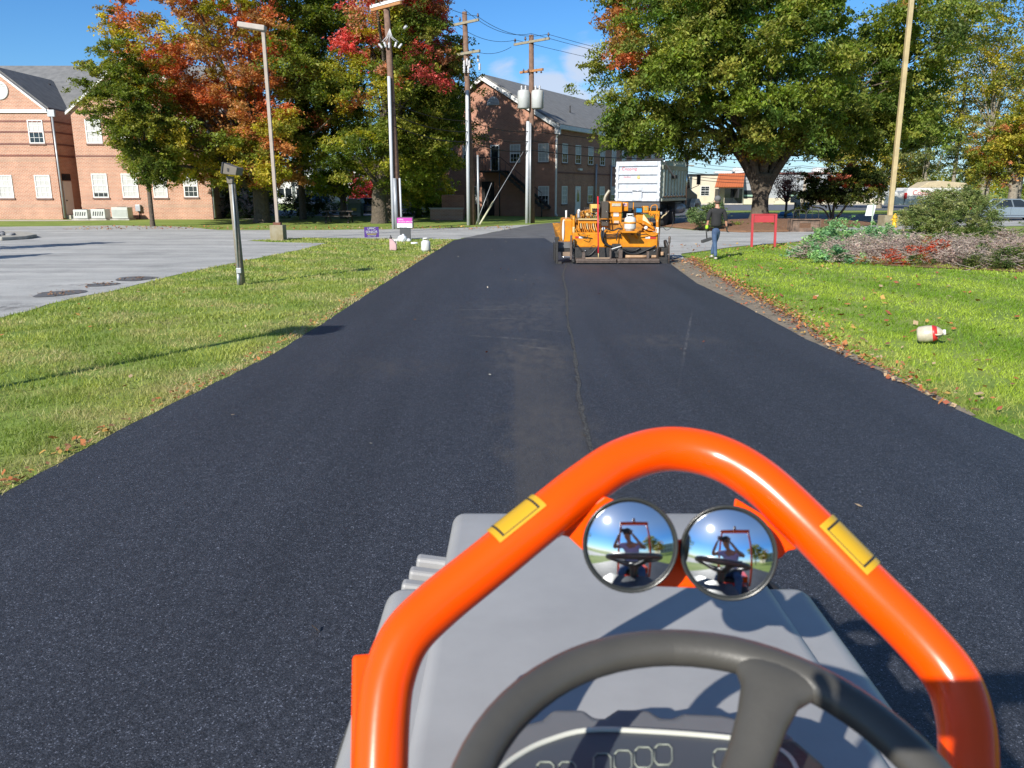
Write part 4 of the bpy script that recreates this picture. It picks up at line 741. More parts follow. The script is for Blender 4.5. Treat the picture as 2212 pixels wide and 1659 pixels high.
for (x0, y0, x1, y1, lb_) in ((1765, 362, 1793, 376, 'white rooftop unit on the grey building right of the far pole'), (1590, 362, 1615, 379, 'white rooftop unit behind the cream building left of the big trunk'), (1552, 370, 1580, 380, 'small grey rooftop unit behind the cream roof')):
    xx0, xx1, z0, z1 = wr(x0, y0, x1, y1, 128); t = MB(); t.box(xx0, xx1, 128, 130, H2 + .2, z1).box(xx0 - .4, xx0, 128.3, 129.5, H2 + .5, z1 - .3); o = t.build('rooftop_unit', white, bevel=.05); tag(o, lb_, 'rooftop unit', 'rooftop units')
for i in range(9):
    x = 26 + i * 4.4; o = MB().box(x, x + 2.6, 117.2, 117.5, .01, .2).build('parking_bumper', conc, bevel=.03); tag(o, 'white concrete parking bumper in front of the far shops', 'parking bumper', 'parking bumpers along the far shops')
# far white houses
def house(px0, px1, Y, ztop, label, rz):
    a, b = W(px0, 430, Y).x, W(px1, 430, Y).x; t = thing('white_house', label, 'house', ((a + b) / 2, Y, 0), group='far white houses')
    MB().box(a, b, Y, Y + 9, 0, ztop).build('wall', mat('white_siding', (.62, .62, .6), .6), t)
    MB().prism([(a - .3, Y - .4, ztop + .01), (a - .3, Y + 4.5, ztop + rz), (a - .3, Y + 9.4, ztop + .01)], (b - a + .6, 0, 0)).build('roof', mat('grey_far_roof', (.2, .2, .21), .9), t)
    n = max(2, int((b - a) / 2.6))
    for fl in (1, 3.8):
        if fl + 1.3 > ztop: continue
        for i in range(n): x = a + (i + .5) * (b - a) / n; slab(MB(), (0, Y, 0), X3, n_, x - .45, x + .45, fl, fl + 1.3, -.02, .04).build('window', glass, t)
house(639, 676, 118, 4.6, 'white far house with broad grey roof, leftmost of the row', 1.6); house(677, 709, 122, 3.2, 'lower white far house in the middle of the row', 1.3)
house(722, 772, 126, 5.6, 'tallest white far house seen under the small tree', 1.6); house(868, 905, 120, 4.4, 'white far house glimpsed right of the conduit pole', 1.6)
house(600, 632, 125, 4.2, 'white far house hidden left beside the black bush', 1.4)
# ================= poles, wires =================
woodp = mat('pole_wood', (.2, .12, .085), .9, v=.45, vs=5, b=.5, bs=20, bd=.02); woodg = mat('grey_wood', (.27, .24, .19), .9, v=.4, vs=6, b=.5, bs=20); armo = mat('crossarm_wood', (.42, .2, .08), .8, v=.3, vs=5)
armg = mat('weathered_arm', (.3, .27, .2), .85, v=.3, vs=5); pvc = mat('grey_conduit', (.5, .52, .55), .5, v=.12, vs=3); ins = mat('insulator', (.5, .5, .52), .3); insd = mat('dark_insulator', (.1, .07, .07), .3)
AD = Vector((math.cos(R(45)), -math.sin(R(45)), 0))
def upole(px, py, Y, ztop, label, arms, top_r=.13, lean=0):
    b = W(px, py, Y); t = thing('utility_pole', label, 'utility pole', (b.x, Y, 0), group='wooden utility poles'); B = Vector((b.x, Y, -.2))
    MB().tube([B, B + Z3 * (ztop * .5) + X3 * lean / 2, Vector((b.x + lean, Y, ztop))], [.19, .165, top_r], 12).build('pole', woodp, t)
    for z, L, m, k in arms:
        c = Vector((b.x + lean * z / ztop, Y - .2, z)); ar = MB().beam(c - AD * L, c + AD * L, .11, .13).build('crossarm', m, t)
        for s in ([-.95, -.35, .95] if k else []): q_ = c + AD * L * s; MB().lathe([(.02, 0), (.02, .1), (.06, .11), (.075, .16), (.045, .2), (.05, .25), (.02, .28)], q_ + Z3 * .06, 10).build('insulator', insd, ar)
    return t, B
up1, B1 = upole(863, 492, 43.8, 13.2, 'nearest brown utility pole with white conduits behind the magenta topped sign', [(11.0, 1.25, armo, 1)], .15, -.35)
c = W(835, 6, 43.6); MB().beam(c - AD * 1.35, c + AD * 1.35, .12, .14).build('crossarm', white, up1)
for px, top, r, m in ((850, 165, .085, pvc), (857, 385, .1, galv), (868, 385, .05, pvc)):
    a = W(px, 495, 43.5); bb = W(px - (6 if top < 300 else 1) - (5 if top < 300 else 0) * 0, top, 43.5); MB().tube([(a.x, 43.5, 0), (B1.x - .25 if top < 300 else a.x - .03, 43.5, bb.z)], r, 10).build('conduit', m, up1)
s = MB()
for i, px in enumerate((826, 834, 841, 853, 861)): p = W(px, 104 - (i % 2) * 2, 43.5); s.lathe([(.04, 0), (.075, .03), (.04, .06), (.075, .1), (.04, .14), (.07, .2), (.03, .28)], p, 10, Matrix.Rotation(R(20 * (i - 2)), 3, 'Y')); s.tube([p + Z3 * .3, W(835 + i * 3, 80, 43.6), W(842, 62, 43.6)], .02, 5)
s.build('cable_terminal', ins, up1); MB().tube([W(873, 62, 43.2), W(878, 56, 43.1)], .07, 8).build('arrester', ins, up1)
up2, B2 = upole(1022, 486, 48.6, 11.75, 'tall brown utility pole with crossarms between the maple and the brown building', [(11.15, 1.15, armg, 1), (9.55, 1.15, armg, 0)], .14, -.35)
s = MB()
for i, (px, py) in enumerate(((1003, 134), (1009, 130), (1014, 134), (1003, 146), (1012, 146), (1033, 122), (1036, 140))): s.lathe([(.04, 0), (.09, .03), (.04, .07), (.09, .12), (.05, .2), (.08, .3), (.03, .4)], W(px, py + 12, 48.3), 10)
s.build('cable_terminal', ins, up2); a = W(1012, 486, 48.2); MB().tube([(a.x, 48.2, 0), (a.x + .02, 48.2, W(1010, 195, 48.2).z)], .1, 10).build('conduit', pvc, up2); MB().tube([(B2.x + .35, 48.2, 0), (B2.x + .33, 48.2, 4.0)], .06, 8).build('conduit', galv, up2)
up3, B3 = upole(1149, 481, 51.5, 11.05, 'utility pole carrying two grey transformers in front of the brown building', [(10.65, 1.45, armg, 1), (9.0, .95, armo, 0)], .15, -.1)
for px, py in ((1131, 235), (1161, 235)):
    c = W(px, py, 51.3); tf = MB().lathe([(.3, 0), (.37, .05), (.37, .95), (.33, 1.05), (.1, 1.1), (.001, 1.1)], c, 18).build('transformer', mat('transformer_grey', (.48, .5, .5), .4, v=.1), up3)
    bu = MB()
    for dx in (-.12, .12): bu.lathe([(.06, 0), (.08, .05), (.04, .1), (.07, .16), (.03, .26)], c + Vector((dx, -.05, 1.08)), 8)
    bu.build('bushing', ins, tf)
a = W(1138, 480, 51.1); MB().tube([(a.x, 51.1, 0), (a.x + .05, 51.1, W(1138, 262, 51.1).z)], .11, 10).build('conduit', pvc, up3); MB().tube([(a.x + .2, 51.1, 0), (a.x + .2, 51.1, 6)], .06, 8).build('conduit', galv, up3)
for i in range(4): MB().lathe([(.02, 0), (.07, .03), (.03, .1), (.06, .15), (.02, .25)], W(1131 + (i % 2) * 10 + (i // 2) * 28, 158, 51.3), 8).build('insulator', insd, up3)
wirem = mat('wire_black', (.012, .012, .013), .6)
def wire(name, pts, r=.016, label=None, group='power lines between the poles', sag=0):
    P_ = []
    for a, b in zip(pts[:-1], pts[1:]):
        for i in range(13): t = i / 12; q_ = Vector(a).lerp(Vector(b), t); q_.z -= sag * 4 * t * (1 - t); P_.append(q_)
    o = MB().tube(P_, r, 5, False).build(name, wirem, fix=False); return tag(o, label, 'cable', group)
LW = ['left power line on the crossarm ends of the utility poles', 'right power line on the crossarm ends of the utility poles', 'power line on the pole tops running right behind the big tree', 'short jumper line between the middle pole and the transformer pole']; LT = ['highest of the three black telephone cables', 'middle one of the three black telephone cables', 'lowest and thickest of the three black telephone cables']
t1, t2, t3 = Vector((B1.x - .35, 43.6, 12.5)), Vector((B2.x - .35, 48.4, 11.35)), Vector((B3.x - .1, 51.3, 10.9)); far_ = W(1640, 355, 90)
for s_ in (-1.05, 1.05): wire('power_line', [t1 + AD * s_, t2 + AD * s_, t3 + AD * s_ * 1.25, Vector((26 + s_, 72, 10.2)), Vector((60 + s_, 100, 9.5))], .013, LW[s_ > 0], sag=.45)
wire('power_line', [t2 + Z3 * .5, t3 + Z3 * .2, Vector((26, 72, 10.4)), Vector((60, 100, 9.8))], .013, LW[2], sag=.5); wire('power_line', [t2 + Vector((.3, 0, -1.6)), t3 + Vector((-1.2, .9, -.4))], .013, LW[3], sag=.3)
for z_, r_w, LT_ in ((5.9, .022, LT[0]), (5.3, .026, LT[1]), (4.75, .03, LT[2])):
    wire('telephone_cable', [Vector((B1.x + .1 - .16 * z_ / 6, 43.5, z_ + .5)), Vector((B2.x - .1, 48.3, z_)), Vector((B3.x - .05, 51.2, z_ - .35)), Vector((13.3 + .2 * z_, 64, z_ - .3)), Vector((40, 88, z_ + .6))], r_w, LT_, 'telephone cables on the utility poles', .25)
for i, (p, q_) in enumerate((((1058, 365, 1093, 477))[:2] and [((1118, 400), (1040, 478))] or [])): pass
g = thing('guy_wire', 'guy wire with pale yellow guard leaning from the pole foot', 'guy wire', (W(1040, 485, 48).x, 48, 0)); b = W(1036, 485, 48); e_ = W(1132, 325, 51.2)
MB().tube([b, e_], .02, 6).build('wire', galv, g); MB().tube([b, b.lerp(e_, .3)], .055, 8).build('guard', mat('guard_cream', (.5, .48, .33), .6), g)
b = W(1028, 485, 48); MB().tube([b, W(1062, 395, 48.4)], .02, 6).build('wire', galv, g)
# far street poles and cables
for px, py0, Y, zt, lb_ in ((1733, 440, 105, 10.2, 'pale far street pole in front of the grey building'), (1476, 440, 120, 9.5, 'far street pole rising behind the dump truck')):
    b = W(px, py0, Y); t = thing('street_pole', lb_, 'utility pole', (b.x, Y, 0), group='far street poles'); zt = W(px, 372 if px > 1600 else 345, Y).z
    MB().tube([(b.x, Y, 0), (b.x + .2, Y, zt)], [.24, .17], 8).build('pole', mat('pale_pole', (.42, .36, .28), .8), t); MB().box(b.x - 1, b.x + 1.3, Y - .1, Y + .05, zt - .9, zt - .75).build('crossarm', woodg, t)
for i, (ya, yb) in enumerate(((366, 360), (373, 369), (379, 376), (352, 350), (342, 346))):
    wire('street_cable', [W(1425, ya - 6, 106), W(1733, yb + 12, 104.6), W(2050, yb - 4, 106)], .035 if i < 3 else .025, ('middle', 'lower middle', 'lowest', 'highest', 'second highest')[i] + ' black street cable above the far shop roofs', 'street cables above the far shops', .8)
# lamp post left
lp = thing('lamp_post', 'square tan lamp post on a concrete block between the cross street and the lot', 'lamp post', (G(601, 519)[0], 33.6, 0)); bx = G(601, 519)[0]
tan = mat('tan_paint', (.36, .3, .25), .6, v=.2, vs=4); cblk = mat('stained_concrete', (.3, .27, .2), .9, v=.5, vs=3, c2=(.2, .16, .08), b=.4, bs=25)
MB().box(bx - .27, bx + .27, 33.35, 33.9, -.1, .62).build('base_block', cblk, lp, .02); MB().box(bx - .16, bx + .14, 33.5, 33.75, .621, .72).build('foot_plate', mat('rust', (.18, .08, .05), .9), lp)
tp = W(562, 58, 33.4); MB().beam((bx, 33.6, .7), (tp.x + .05, 33.6, tp.z), .13, .13, (0, 1, 0)).build('pole', tan, lp, .01); MB().beam((tp.x + .15, 33.6, tp.z - .03), (tp.x - .9, 33.6, tp.z + .12), .36, .2, (0, 0, 1)).build('lamp_head', mat('tan_lamp', (.4, .35, .31), .5), lp, .03)
# tall pole right
rp_ = thing('lamp_post', 'tall pale tan pole on a concrete block beside the round shrub', 'lamp post', (W(1921, 476, 47).x, 47, 0)); b = W(1921, 476, 47); b2 = W(1970, -10, 47)
MB().beam((b.x, 47, .5), (b2.x + (b2.x - b.x) * .2, 47, b2.z + (b2.z - b.z) * .2), .24, .24, (0, 1, 0)).build('pole', mat('tan_wood', (.5, .4, .22), .7, v=.3, vs=2), rp_, .03); MB().box(b.x - .45, b.x + .45, 46.6, 47.5, -.1, .62).build('base_block', cblk, rp_, .02)
# the lamp post left behind the camera whose shadow crosses the left verge
bs_ = Vector((-3.35, 11.5, 0)) + Vector((SUN.x, SUN.y, 0)) / math.tan(SUN_EL) / math.cos(SUN_EL) * 5.4
nl = thing('lamp_post', 'short square lamp post standing at the lot edge beside the machine', 'lamp post', (bs_.x, bs_.y, 0)); MB().beam((bs_.x, bs_.y, 0), (bs_.x, bs_.y, 5.4), .09, .09, (0, 1, 0)).build('pole', tan, nl); MB().box(bs_.x - .1, bs_.x + .75, bs_.y - .25, bs_.y + .25, 5.3, 5.55).build('lamp_head', tan, nl, .03)
# floodlight post on the left verge
fl = thing('floodlight_post', 'leaning grey wooden post with a boxy floodlight on the left verge', 'floodlight', (G(522, 615)[0], G(522, 615)[1], 0)); bx, by = G(522, 615); tp = W(501, 395, by)
MB().tube([(bx, by, -.1), (tp.x, by, tp.z)], [.082, .07], 12).build('post', woodg, fl)
a = P('H', 460, 1530); b = P('H', 455, 1390); MB().tube([(W(*a, by).x, by - .08, 0), (W(*b, by).x, by - .08, W(*b, by).z)], .035, 8).tube([W(*P('H', 440, 1330), by - .08), W(*P('H', 400, 800), by - .09), W(*P('H', 368, 370), by - .08)], .018, 6).build('conduit', galv, fl)
MB().tube(arc([W(*P('H', 495, 1340), by - .1), W(*P('H', 470, 1250), by - .11), W(*P('H', 450, 1000), by - .1), W(*P('H', 400, 420), by - .09)], 4), .008, 5).build('cord', dark, fl)
c = W(*P('H', 450, 1365), by - .1); MB().obox(c, (.1, .08, .11)).build('junction_box', galv, fl, .005)
bz_ = mat('bronze_box', (.14, .12, .095), .5, v=.15); c = W(*P('H', 335, 195), by - .1)
pts = [W(*P('H', *q_), by - .25) for q_ in ((260, 122), (345, 155), (428, 182), (412, 268), (340, 262), (245, 248))]; hd = MB().prism(pts, (0, .42, 0)).build('lamp_housing', bz_, fl, .012)
MB().prism([W(*P('H', *q_), by - .27) for q_ in ((250, 115), (268, 122), (252, 255), (232, 245))], (0, .46, 0)).build('lens_rim', dark, hd, .008); MB().prism([W(*P('H', *q_), by - .262) for q_ in ((308, 182), (332, 188), (328, 225), (312, 222))], (0, .02, 0)).build('latch', dark, hd)
MB().prism([W(*P('H', *q_), by - .1) for q_ in ((300, 275), (375, 282), (370, 365), (310, 358))], (0, .12, 0)).build('bracket', bz_, fl, .005)
# signs on the left
def card(par, name, pts, th, m, bev=0): return MB().prism(pts, th).build(name, m, par, bev)
purple = mat('sign_purple', (.12, .055, .3), .5, v=.05); magenta = mat('sign_magenta', (.5, .05, .38), .5, v=.05); sgw = mat('sign_white', (.72, .74, .78), .5, v=.05); sgd = mat('sign_grey', (.06, .065, .075), .6, v=.2)
Ys = 33.4; ys = thing('yard_sign', 'small purple yard sign with white and yellow print at the verge edge', 'sign', (W(801, 514, Ys).x, Ys, 0)); Mx = Matrix.Rotation(R(90), 3, 'X'); Mr = zrot(R(28)) @ Mx
c0 = W(787.5, 514, Ys); ax = zrot(R(28)) @ X3; h_ = .44; wd_ = .62
MB().prism([c0 + Z3 * .02, c0 + ax * wd_ + Z3 * .02, c0 + ax * wd_ + Z3 * h_, c0 + Z3 * h_], (.002, .01, 0)).build('panel', purple, ys)
fo = Vector((.005, -.008, 0))
for tx_, sz_, zz_ in (('UPMC', .13, .33), ('SENIOR', .15, .19), ('HEALTH FAIR', .06, .055)): MB().text(tx_, sz_, Mr, c0 + ax * .31 + Z3 * zz_ + fo, .002, 'CENTER').build('lettering', sgw, ys)
MB().prism([c0 + ax * .1 + Z3 * .13 + fo, c0 + ax * .5 + Z3 * .13 + fo, c0 + ax * .53 + Z3 * .165 + fo, c0 + ax * .13 + Z3 * .165 + fo], (-.001, -.003, 0)).build('stripe', mat('sign_yellow', (.6, .5, .1), .5), ys)
MB().tube([c0 + ax * .12 + Vector((0, .02, -.1)), c0 + ax * .12 + Z3 * .3 + Y3 * .02], .006, 6).tube([c0 + ax * .5 + Vector((0, .02, -.1)), c0 + ax * .5 + Z3 * .3 + Y3 * .02], .006, 6).build('stake', galv, ys)
Ys = 33.7; dsn = thing('directory_sign', 'magenta and white sign board on a grey pedestal at the verge edge', 'sign', (W(873, 514, Ys).x, Ys, 0))
a, b = W(858, 492, Ys), W(890, 470.5, Ys); zm = W(870, 482.5, Ys).z
MB().box(a.x - .02, b.x + .04, Ys, Ys + .16, a.z - .03, b.z + .03).build('cabinet', sgd, dsn, .01); MB().box(a.x, b.x, Ys - .012, Ys - .001, zm, b.z).build('header_panel', magenta, dsn); MB().box(a.x, b.x, Ys - .012, Ys - .001, a.z, zm - .002).build('lower_panel', sgw, dsn)
w_ = b.x - a.x; MB().text('UPMC', .085, Mx, (a.x + .05, Ys - .016, zm + .125), .002).text('IMAGING SERVICES', .07, Mx, (a.x + .05, Ys - .016, zm + .04), .002).build('lettering', sgw, dsn)
MB().text('› Appointments', .05, Mx, (a.x + .07, Ys - .016, zm - .1), .002).text('› Patient Parking', .05, Mx, (a.x + .07, Ys - .016, zm - .17), .002).build('small_lettering', mat('print_grey', (.3, .3, .33), .6), dsn)
a, b = W(864, 514, Ys), W(886, 492, Ys); MB().box(a.x, b.x, Ys + .02, Ys + .14, -.05, b.z - .03).build('pedestal', sgd, dsn, .01)
bagm = mat('bag_plastic', (.66, .68, .72), .35, v=.2, vs=6, b=.9, bs=8, bd=.08); c = W(870, 514, 32.6)
o = MB().ell((c.x - .02, 32.6, .1), (.2, .16, .17), 14, 8).ell((c.x - .25, 32.6, .05), (.15, .12, .07), 12, 6).ell((c.x + .2, 32.65, .05), (.14, .12, .08), 12, 6).ell((c.x + .02, 32.6, .22), (.07, .06, .09), 8, 6).build('plastic_bag', bagm); tag(o, 'crumpled white plastic bag at the foot of the magenta topped sign', 'bag')
# jug and gas bottle on the left verge
jm = mat('jug_pink', (.55, .36, .38), .35, v=.25, vs=5); wb = mat('white_bottle', (.62, .62, .6), .45, v=.25, vs=6)
def jug(name, label, loc, s, m, cap, tilt=None):
    t = thing(name, label, 'jug', loc, world=False); out = [(-.15, 0), (.17, 0), (.19, .1), (.18, .3), (.1, .42), (-.04, .55), (-.15, .56)]
    b_ = MB().prism([(x * s, -.1 * s, z * s) for x, z in out], (0, .2 * s, 0)).build('body', m, t, .035 * s, 3)
    MB().tube(arc([(-.03 * s, 0, .53 * s), (.1 * s, 0, .52 * s), (.18 * s, 0, .42 * s), (.19 * s, 0, .3 * s)], 4), .018 * s, 8).build('handle', mat('jug_white', (.62, .57, .52), .4), t)
    MB().lathe([(.06 * s, .55 * s), (.06 * s, .62 * s), (.03 * s, .66 * s), (.015 * s, .72 * s)], (-.09 * s, 0, 0), 12).build('cap', cap, t)
    if tilt: t.rotation_euler = tilt
    return t
g_ = G(849, 541); jug('fuel_jug', 'tall pink tinted utility jug with black nozzle on the left verge', (g_[0], g_[1], 0), .72, jm, dark)
def gasbottle(name, label, loc, s, band=None, group=None):
    t = thing(name, label, 'gas bottle', loc, world=False, group=group)
    MB().lathe([(.12, 0), (.13, .0), (.13, .04), (.155, .05), (.165, .08), (.165, .3), (.15, .36), (.1, .4), (.05, .415), (.001, .42)], (0, 0, 0), 24).build('tank', wb, t)
    c_ = MB().tube([(.085 * math.cos(a), .085 * math.sin(a), .47) for a in [R(20 + i * 32) for i in range(11)]], .022, 8); c_.tube([(.085, .03, .38), (.085, .03, .48)], .018, 6).tube([(-.085, .03, .38), (-.085, .03, .48)], .018, 6); c_.build('collar', wb, t)
    MB().tube([(0, 0, .4), (0, 0, .48)], .025, 8).tube([(0, -.03, .45), (0, .03, .45)], .035, 10).build('valve', mat('brass', (.4, .3, .12), .4, .8), t)
    if band: MB().lathe([(.168, .2), (.17, .2), (.17, .26), (.168, .26)], (0, 0, 0), 24).build('strap', band, t)
    t.scale = (s, s, s); return t
g_ = G(920, 544); gasbottle('gas_bottle', 'white propane bottle standing on the left verge', (g_[0], g_[1], 0), .95, None)
g_ = G(905, 528); o = MB().tube([(g_[0] - .3, g_[1], .05), (g_[0] - .05, g_[1], .05)], .035, 8).build('paper_litter', sgw); tag(o, 'crumpled white paper scrap between the jug and the gas bottle', 'litter')
# dark small rubble on the lawn tip
# picnic table, dumpster
t = thing('picnic_table', 'dark wooden picnic table in shade under the dark tree', 'picnic table', (W(733, 478, 51.5).x, 51.5, 0)); cx = t.location.x; dw = mat('dark_wood', (.05, .04, .035), .8, v=.3)
MB().box(cx - .95, cx + .95, 51.1, 51.9, .7, .76).build('tabletop', dw, t); MB().box(cx - .95, cx + .95, 50.55, 50.85, .42, .47).build('bench', dw, t); MB().box(cx - .95, cx + .95, 52.15, 52.45, .42, .47).build('bench', dw, t)
for sx in (-.7, .7): MB().beam((cx + sx, 50.7, 0), (cx + sx, 51.4, .7), .08, .05).beam((cx + sx, 52.3, 0), (cx + sx, 51.6, .7), .08, .05).beam((cx + sx, 50.6, .4), (cx + sx, 52.4, .4), .08, .05).build('leg', dw, t)
t = thing('dumpster', 'grey green dumpster with yellow sticker behind the picnic table', 'dumpster', (W(769, 467, 62).x, 62, 0)); cx = t.location.x; gm = mat('dumpster_green', (.13, .18, .15), .6, v=.25)
MB().prism([(cx - .48, 61.5, .1), (cx + .45, 61.5, .1), (cx + .5, 61.5, 1.05), (cx - .52, 61.5, 1.05)], (0, 1.2, 0)).build('bin', gm, t, .02); MB().prism([(cx - .6, 61.4, 1.055), (cx + .58, 61.4, 1.055), (cx + .5, 61.4, 1.35), (cx - .45, 61.4, 1.4)], (0, 1.4, 0)).build('lid', mat('lid_grey', (.25, .27, .27), .6), t, .02)
MB().box(cx - .2, cx + .15, 61.47, 61.498, .5, .72).build('sticker', mat('sticker_yellow', (.6, .45, .05), .5), t); MB().box(cx - .48, cx + .45, 61.46, 61.499, .1, .38).build('lower_panel', mat('lid_grey', (.25, .27, .27), .6), t)
# ================= paver =================
yel = mat('machine_yellow', (.66, .25, .008), .38, v=.2, vs=5, c2=(.45, .16, .008), b=.08, bs=40); yel2 = mat('oily_yellow', (.6, .24, .015), .45, v=.6, vs=7, c2=(.16, .08, .02), b=.2, bs=30)
blk = mat('greasy_black', (.035, .033, .032), .5, v=.5, vs=8, b=.3, bs=25); stl = mat('worn_steel', (.17, .13, .11), .55, .5, v=.5, vs=9, b=.3, bs=30); chrome = mat('bright_rod', (.6, .6, .6), .2, .9, v=.1); hose = mat('rubber_hose', (.02, .02, .022), .45, v=.3, vs=6)
cream = mat('cream_paint', (.55, .42, .2), .5, v=.3, vs=12); grl = mat('dark_grille', (.06, .05, .04), .7, v=.2, vs=30); rub = mat('tyre_rubber', (.022, .022, .023), .85, v=.3, vs=8, b=.3, bs=30); wht = mat('white_paint', (.68, .68, .66), .4, v=.15, vs=4)
YP = 22.15
def q5(x, y, dy=0.0): return W(*P('R5', x, y), YP + dy)
pv = thing('asphalt_paver', 'orange yellow asphalt paver with screed on the new lane seen from behind', 'paver', (2.3, YP, 0))
def pb(mb, x0, y0, x1, y1, dy, th):    # box whose rear face covers a measured rectangle
    a, b = q5(x0, y1, dy), q5(x1, y0, dy); return mb.box(a.x, b.x, YP + dy, YP + dy + th, a.z, b.z)
def pt(mb, pts, r, dy=0.0, n=6, sm=4): return mb.tube(arc([q5(p[0], p[1], p[2] if len(p) > 2 else dy) for p in pts], sm), r, n)
for i, (x0, x1) in enumerate(((370, 834), (848, 1332))):
    w_ = pb(MB(), x0, 1232, x1, 1262, 0, .38).build('walkway', stl, pv, .01); s = MB(); n = 26
    for j in range(n): xx = x0 + (x1 - x0) * (j + .5) / n; pb(s, xx - 4, 1266, xx + 4, 1275, -.01, .3)
    pb(s, x0, 1263, x1, 1277, .0, .012); s.build('tread_teeth', stl, w_)
pb(MB(), 400, 1278, 1340, 1300, .06, .5).build('screed_plate', blk, pv); pb(MB(), 355, 1100, 1312, 1235, .52, .4).build('screed_frame', blk, pv, .015)
s = MB()
for x in (475, 590, 950, 1062, 1168, 1270): s.lathe([(.02, 0), (.02, .02), (.001, .02)], q5(x, 1138, .515), 8, Matrix.Rotation(R(90), 3, 'X'))
s.build('bolt', chrome, pv)
pt(MB(), [(938, 1204), (1182, 1204)], .042, .3, 10).build('screed_tube', mat('tan_roll', (.42, .27, .16), .7, v=.3, vs=8), pv); pt(MB(), [(1238, 1204), (1292, 1204)], .04, .3, 10).build('screed_tube', mat('tan_roll', (.4, .3, .2), .7), pv)
s = MB()
for x0, y0, x1, y1, dy in ((440, 1155, 472, 1235, .2), (1183, 1145, 1212, 1235, .2), (755, 1105, 775, 1235, .15), (300, 960, 325, 1240, .35), (1318, 950, 1332, 1235, .3), (1300, 1080, 1312, 1240, .25), (860, 1130, 905, 1235, .25)): pb(s, x0, y0, x1, y1, dy, .1)
s.build('bracket', stl, pv, .005)
# left end gate and extension
s = MB(); pb(s, 122, 980, 175, 1012, .3, .12); pb(s, 138, 1012, 165, 1290, .25, .5); pb(s, 120, 1055, 136, 1260, .4, .8); pb(s, 165, 1265, 205, 1292, .1, .6); s.build('end_gate', blk, pv, .008)
s = MB(); pb(s, 162, 1042, 322, 1110, .55, .5); s.build('step_plate', mat('grey_plate', (.13, .13, .135), .6, v=.3, vs=5), pv, .01); pb(MB(), 205, 1152, 320, 1200, .5, .25).build('wood_block', mat('block_brown', (.24, .17, .12), .8), pv)
pb(MB(), 160, 1112, 350, 1150, .58, .4).build('side_beam', blk, pv); pt(MB(), [(200, 1210), (335, 1210)], .018, .4, 8).build('extension_rod', chrome, pv)
s = MB(); pb(s, 320, 1240, 372, 1295, .1, .2); pt(s, [(330, 1235), (345, 1270)], .05, .08); s.build('pivot', blk, pv)
# right end gate
s = MB(); pb(s, 1350, 1105, 1430, 1215, .35, .5); pb(s, 1325, 1215, 1428, 1290, .2, .6); s.build('end_gate', blk, pv, .01)
MB().lathe([(.001, -.03), (.2, -.03), (.2, .03), (.001, .03)], q5(1412, 1092, .55), 20, Matrix.Rotation(R(75), 3, 'Y')).build('end_disc', blk, pv)
s = MB(); pt(s, [(1446, 968), (1438, 1290)], .018, .2, 8); pt(s, [(1447, 975), (1443, 1050)], .032, .2, 8); s.build('crank_rod', stl, pv); pt(MB(), [(1362, 1150), (1362, 1190)], .045, .3, 10).build('reflector_can', mat('tan_roll', (.42, .27, .16), .7), pv)
# hull
hull = MB(); a, b = q5(350, 1098, .62), q5(1312, 928, .62); hull.prism([(a.x + .1, YP + .62, a.z), (b.x, YP + .62, a.z), (b.x, YP + .62, b.z), (a.x - .05, YP + .62, b.z), (a.x - .05, YP + .62, a.z + .25)], (0, .5, 0)); hull.build('rear_panel', yel, pv, .02)
hb = MB().box(a.x + .05, b.x - .05, YP + 1.15, YP + 4.6, .45, 1.12); hb.build('chassis', yel2, pv, .03); hb = MB(); hb.prism([(a.x - .1, YP + 4.65, .3), (a.x - .35, YP + 6.2, .9), (a.x - .2, YP + 6.2, .3)], (2.7, 0, 0)); hb.build('hopper', yel2, pv)
for sx in (a.x + .12, b.x - .45):
    MB().prism([(sx, YP + 1.3, .12), (sx, YP + 1.1, .35), (sx, YP + 1.35, .66), (sx, YP + 4.3, .66), (sx, YP + 4.6, .35), (sx, YP + 4.35, .12), (sx, YP + 4.2, .04), (sx, YP + 1.45, .04)], (.33, 0, 0)).build('crawler_track', blk, pv, .03)
rd, wh = mat('reflective_red', (.55, .03, .03), .4), wht
pb(MB(), 358, 972, 400, 992, .605, .012).build('red_reflector', rd, pv); pb(MB(), 402, 974, 455, 994, .605, .012).build('white_reflector', wh, pv); pb(MB(), 1168, 976, 1222, 998, .605, .012).build('white_reflector', wh, pv); pb(MB(), 1224, 974, 1288, 998, .605, .012).build('red_reflector', rd, pv)
# left side box with white edge
pb(MB(), 215, 768, 342, 1046, .95, 1.3).build('side_box', yel, pv, .06); s = MB(); p0 = q5(222, 900, .93); s.ell(p0, (.035, .02, .3), 12, 8); s.build('side_stripe', wh, pv)
s = MB(); pt(s, [(342, 735), (343, 930)], .036, .7, 12); s.build('lift_cylinder', yel, pv); pt(MB(), [(343, 930), (346, 1085), (345, 1240)], .018, .68, 8).build('cylinder_rod', chrome, pv)
pt(MB(), [(343, 862), (343, 932)], .039, .69, 12).build('cylinder_collar', cream, pv)
s = MB(); pt(s, [(1305, 768), (1308, 945)], .04, .7, 12); pb(s, 1288, 740, 1325, 775, .7, .15); s.build('lift_cylinder', yel, pv); pt(MB(), [(1307, 868), (1308, 940)], .043, .69, 12).build('cylinder_collar', wh, pv); pt(MB(), [(1308, 945), (1316, 1235)], .018, .68, 8).build('cylinder_rod', stl, pv)
pt(MB(), [(256, 672), (256, 765)], .028, 1.2, 10).build('vent_stub', wh, pv)
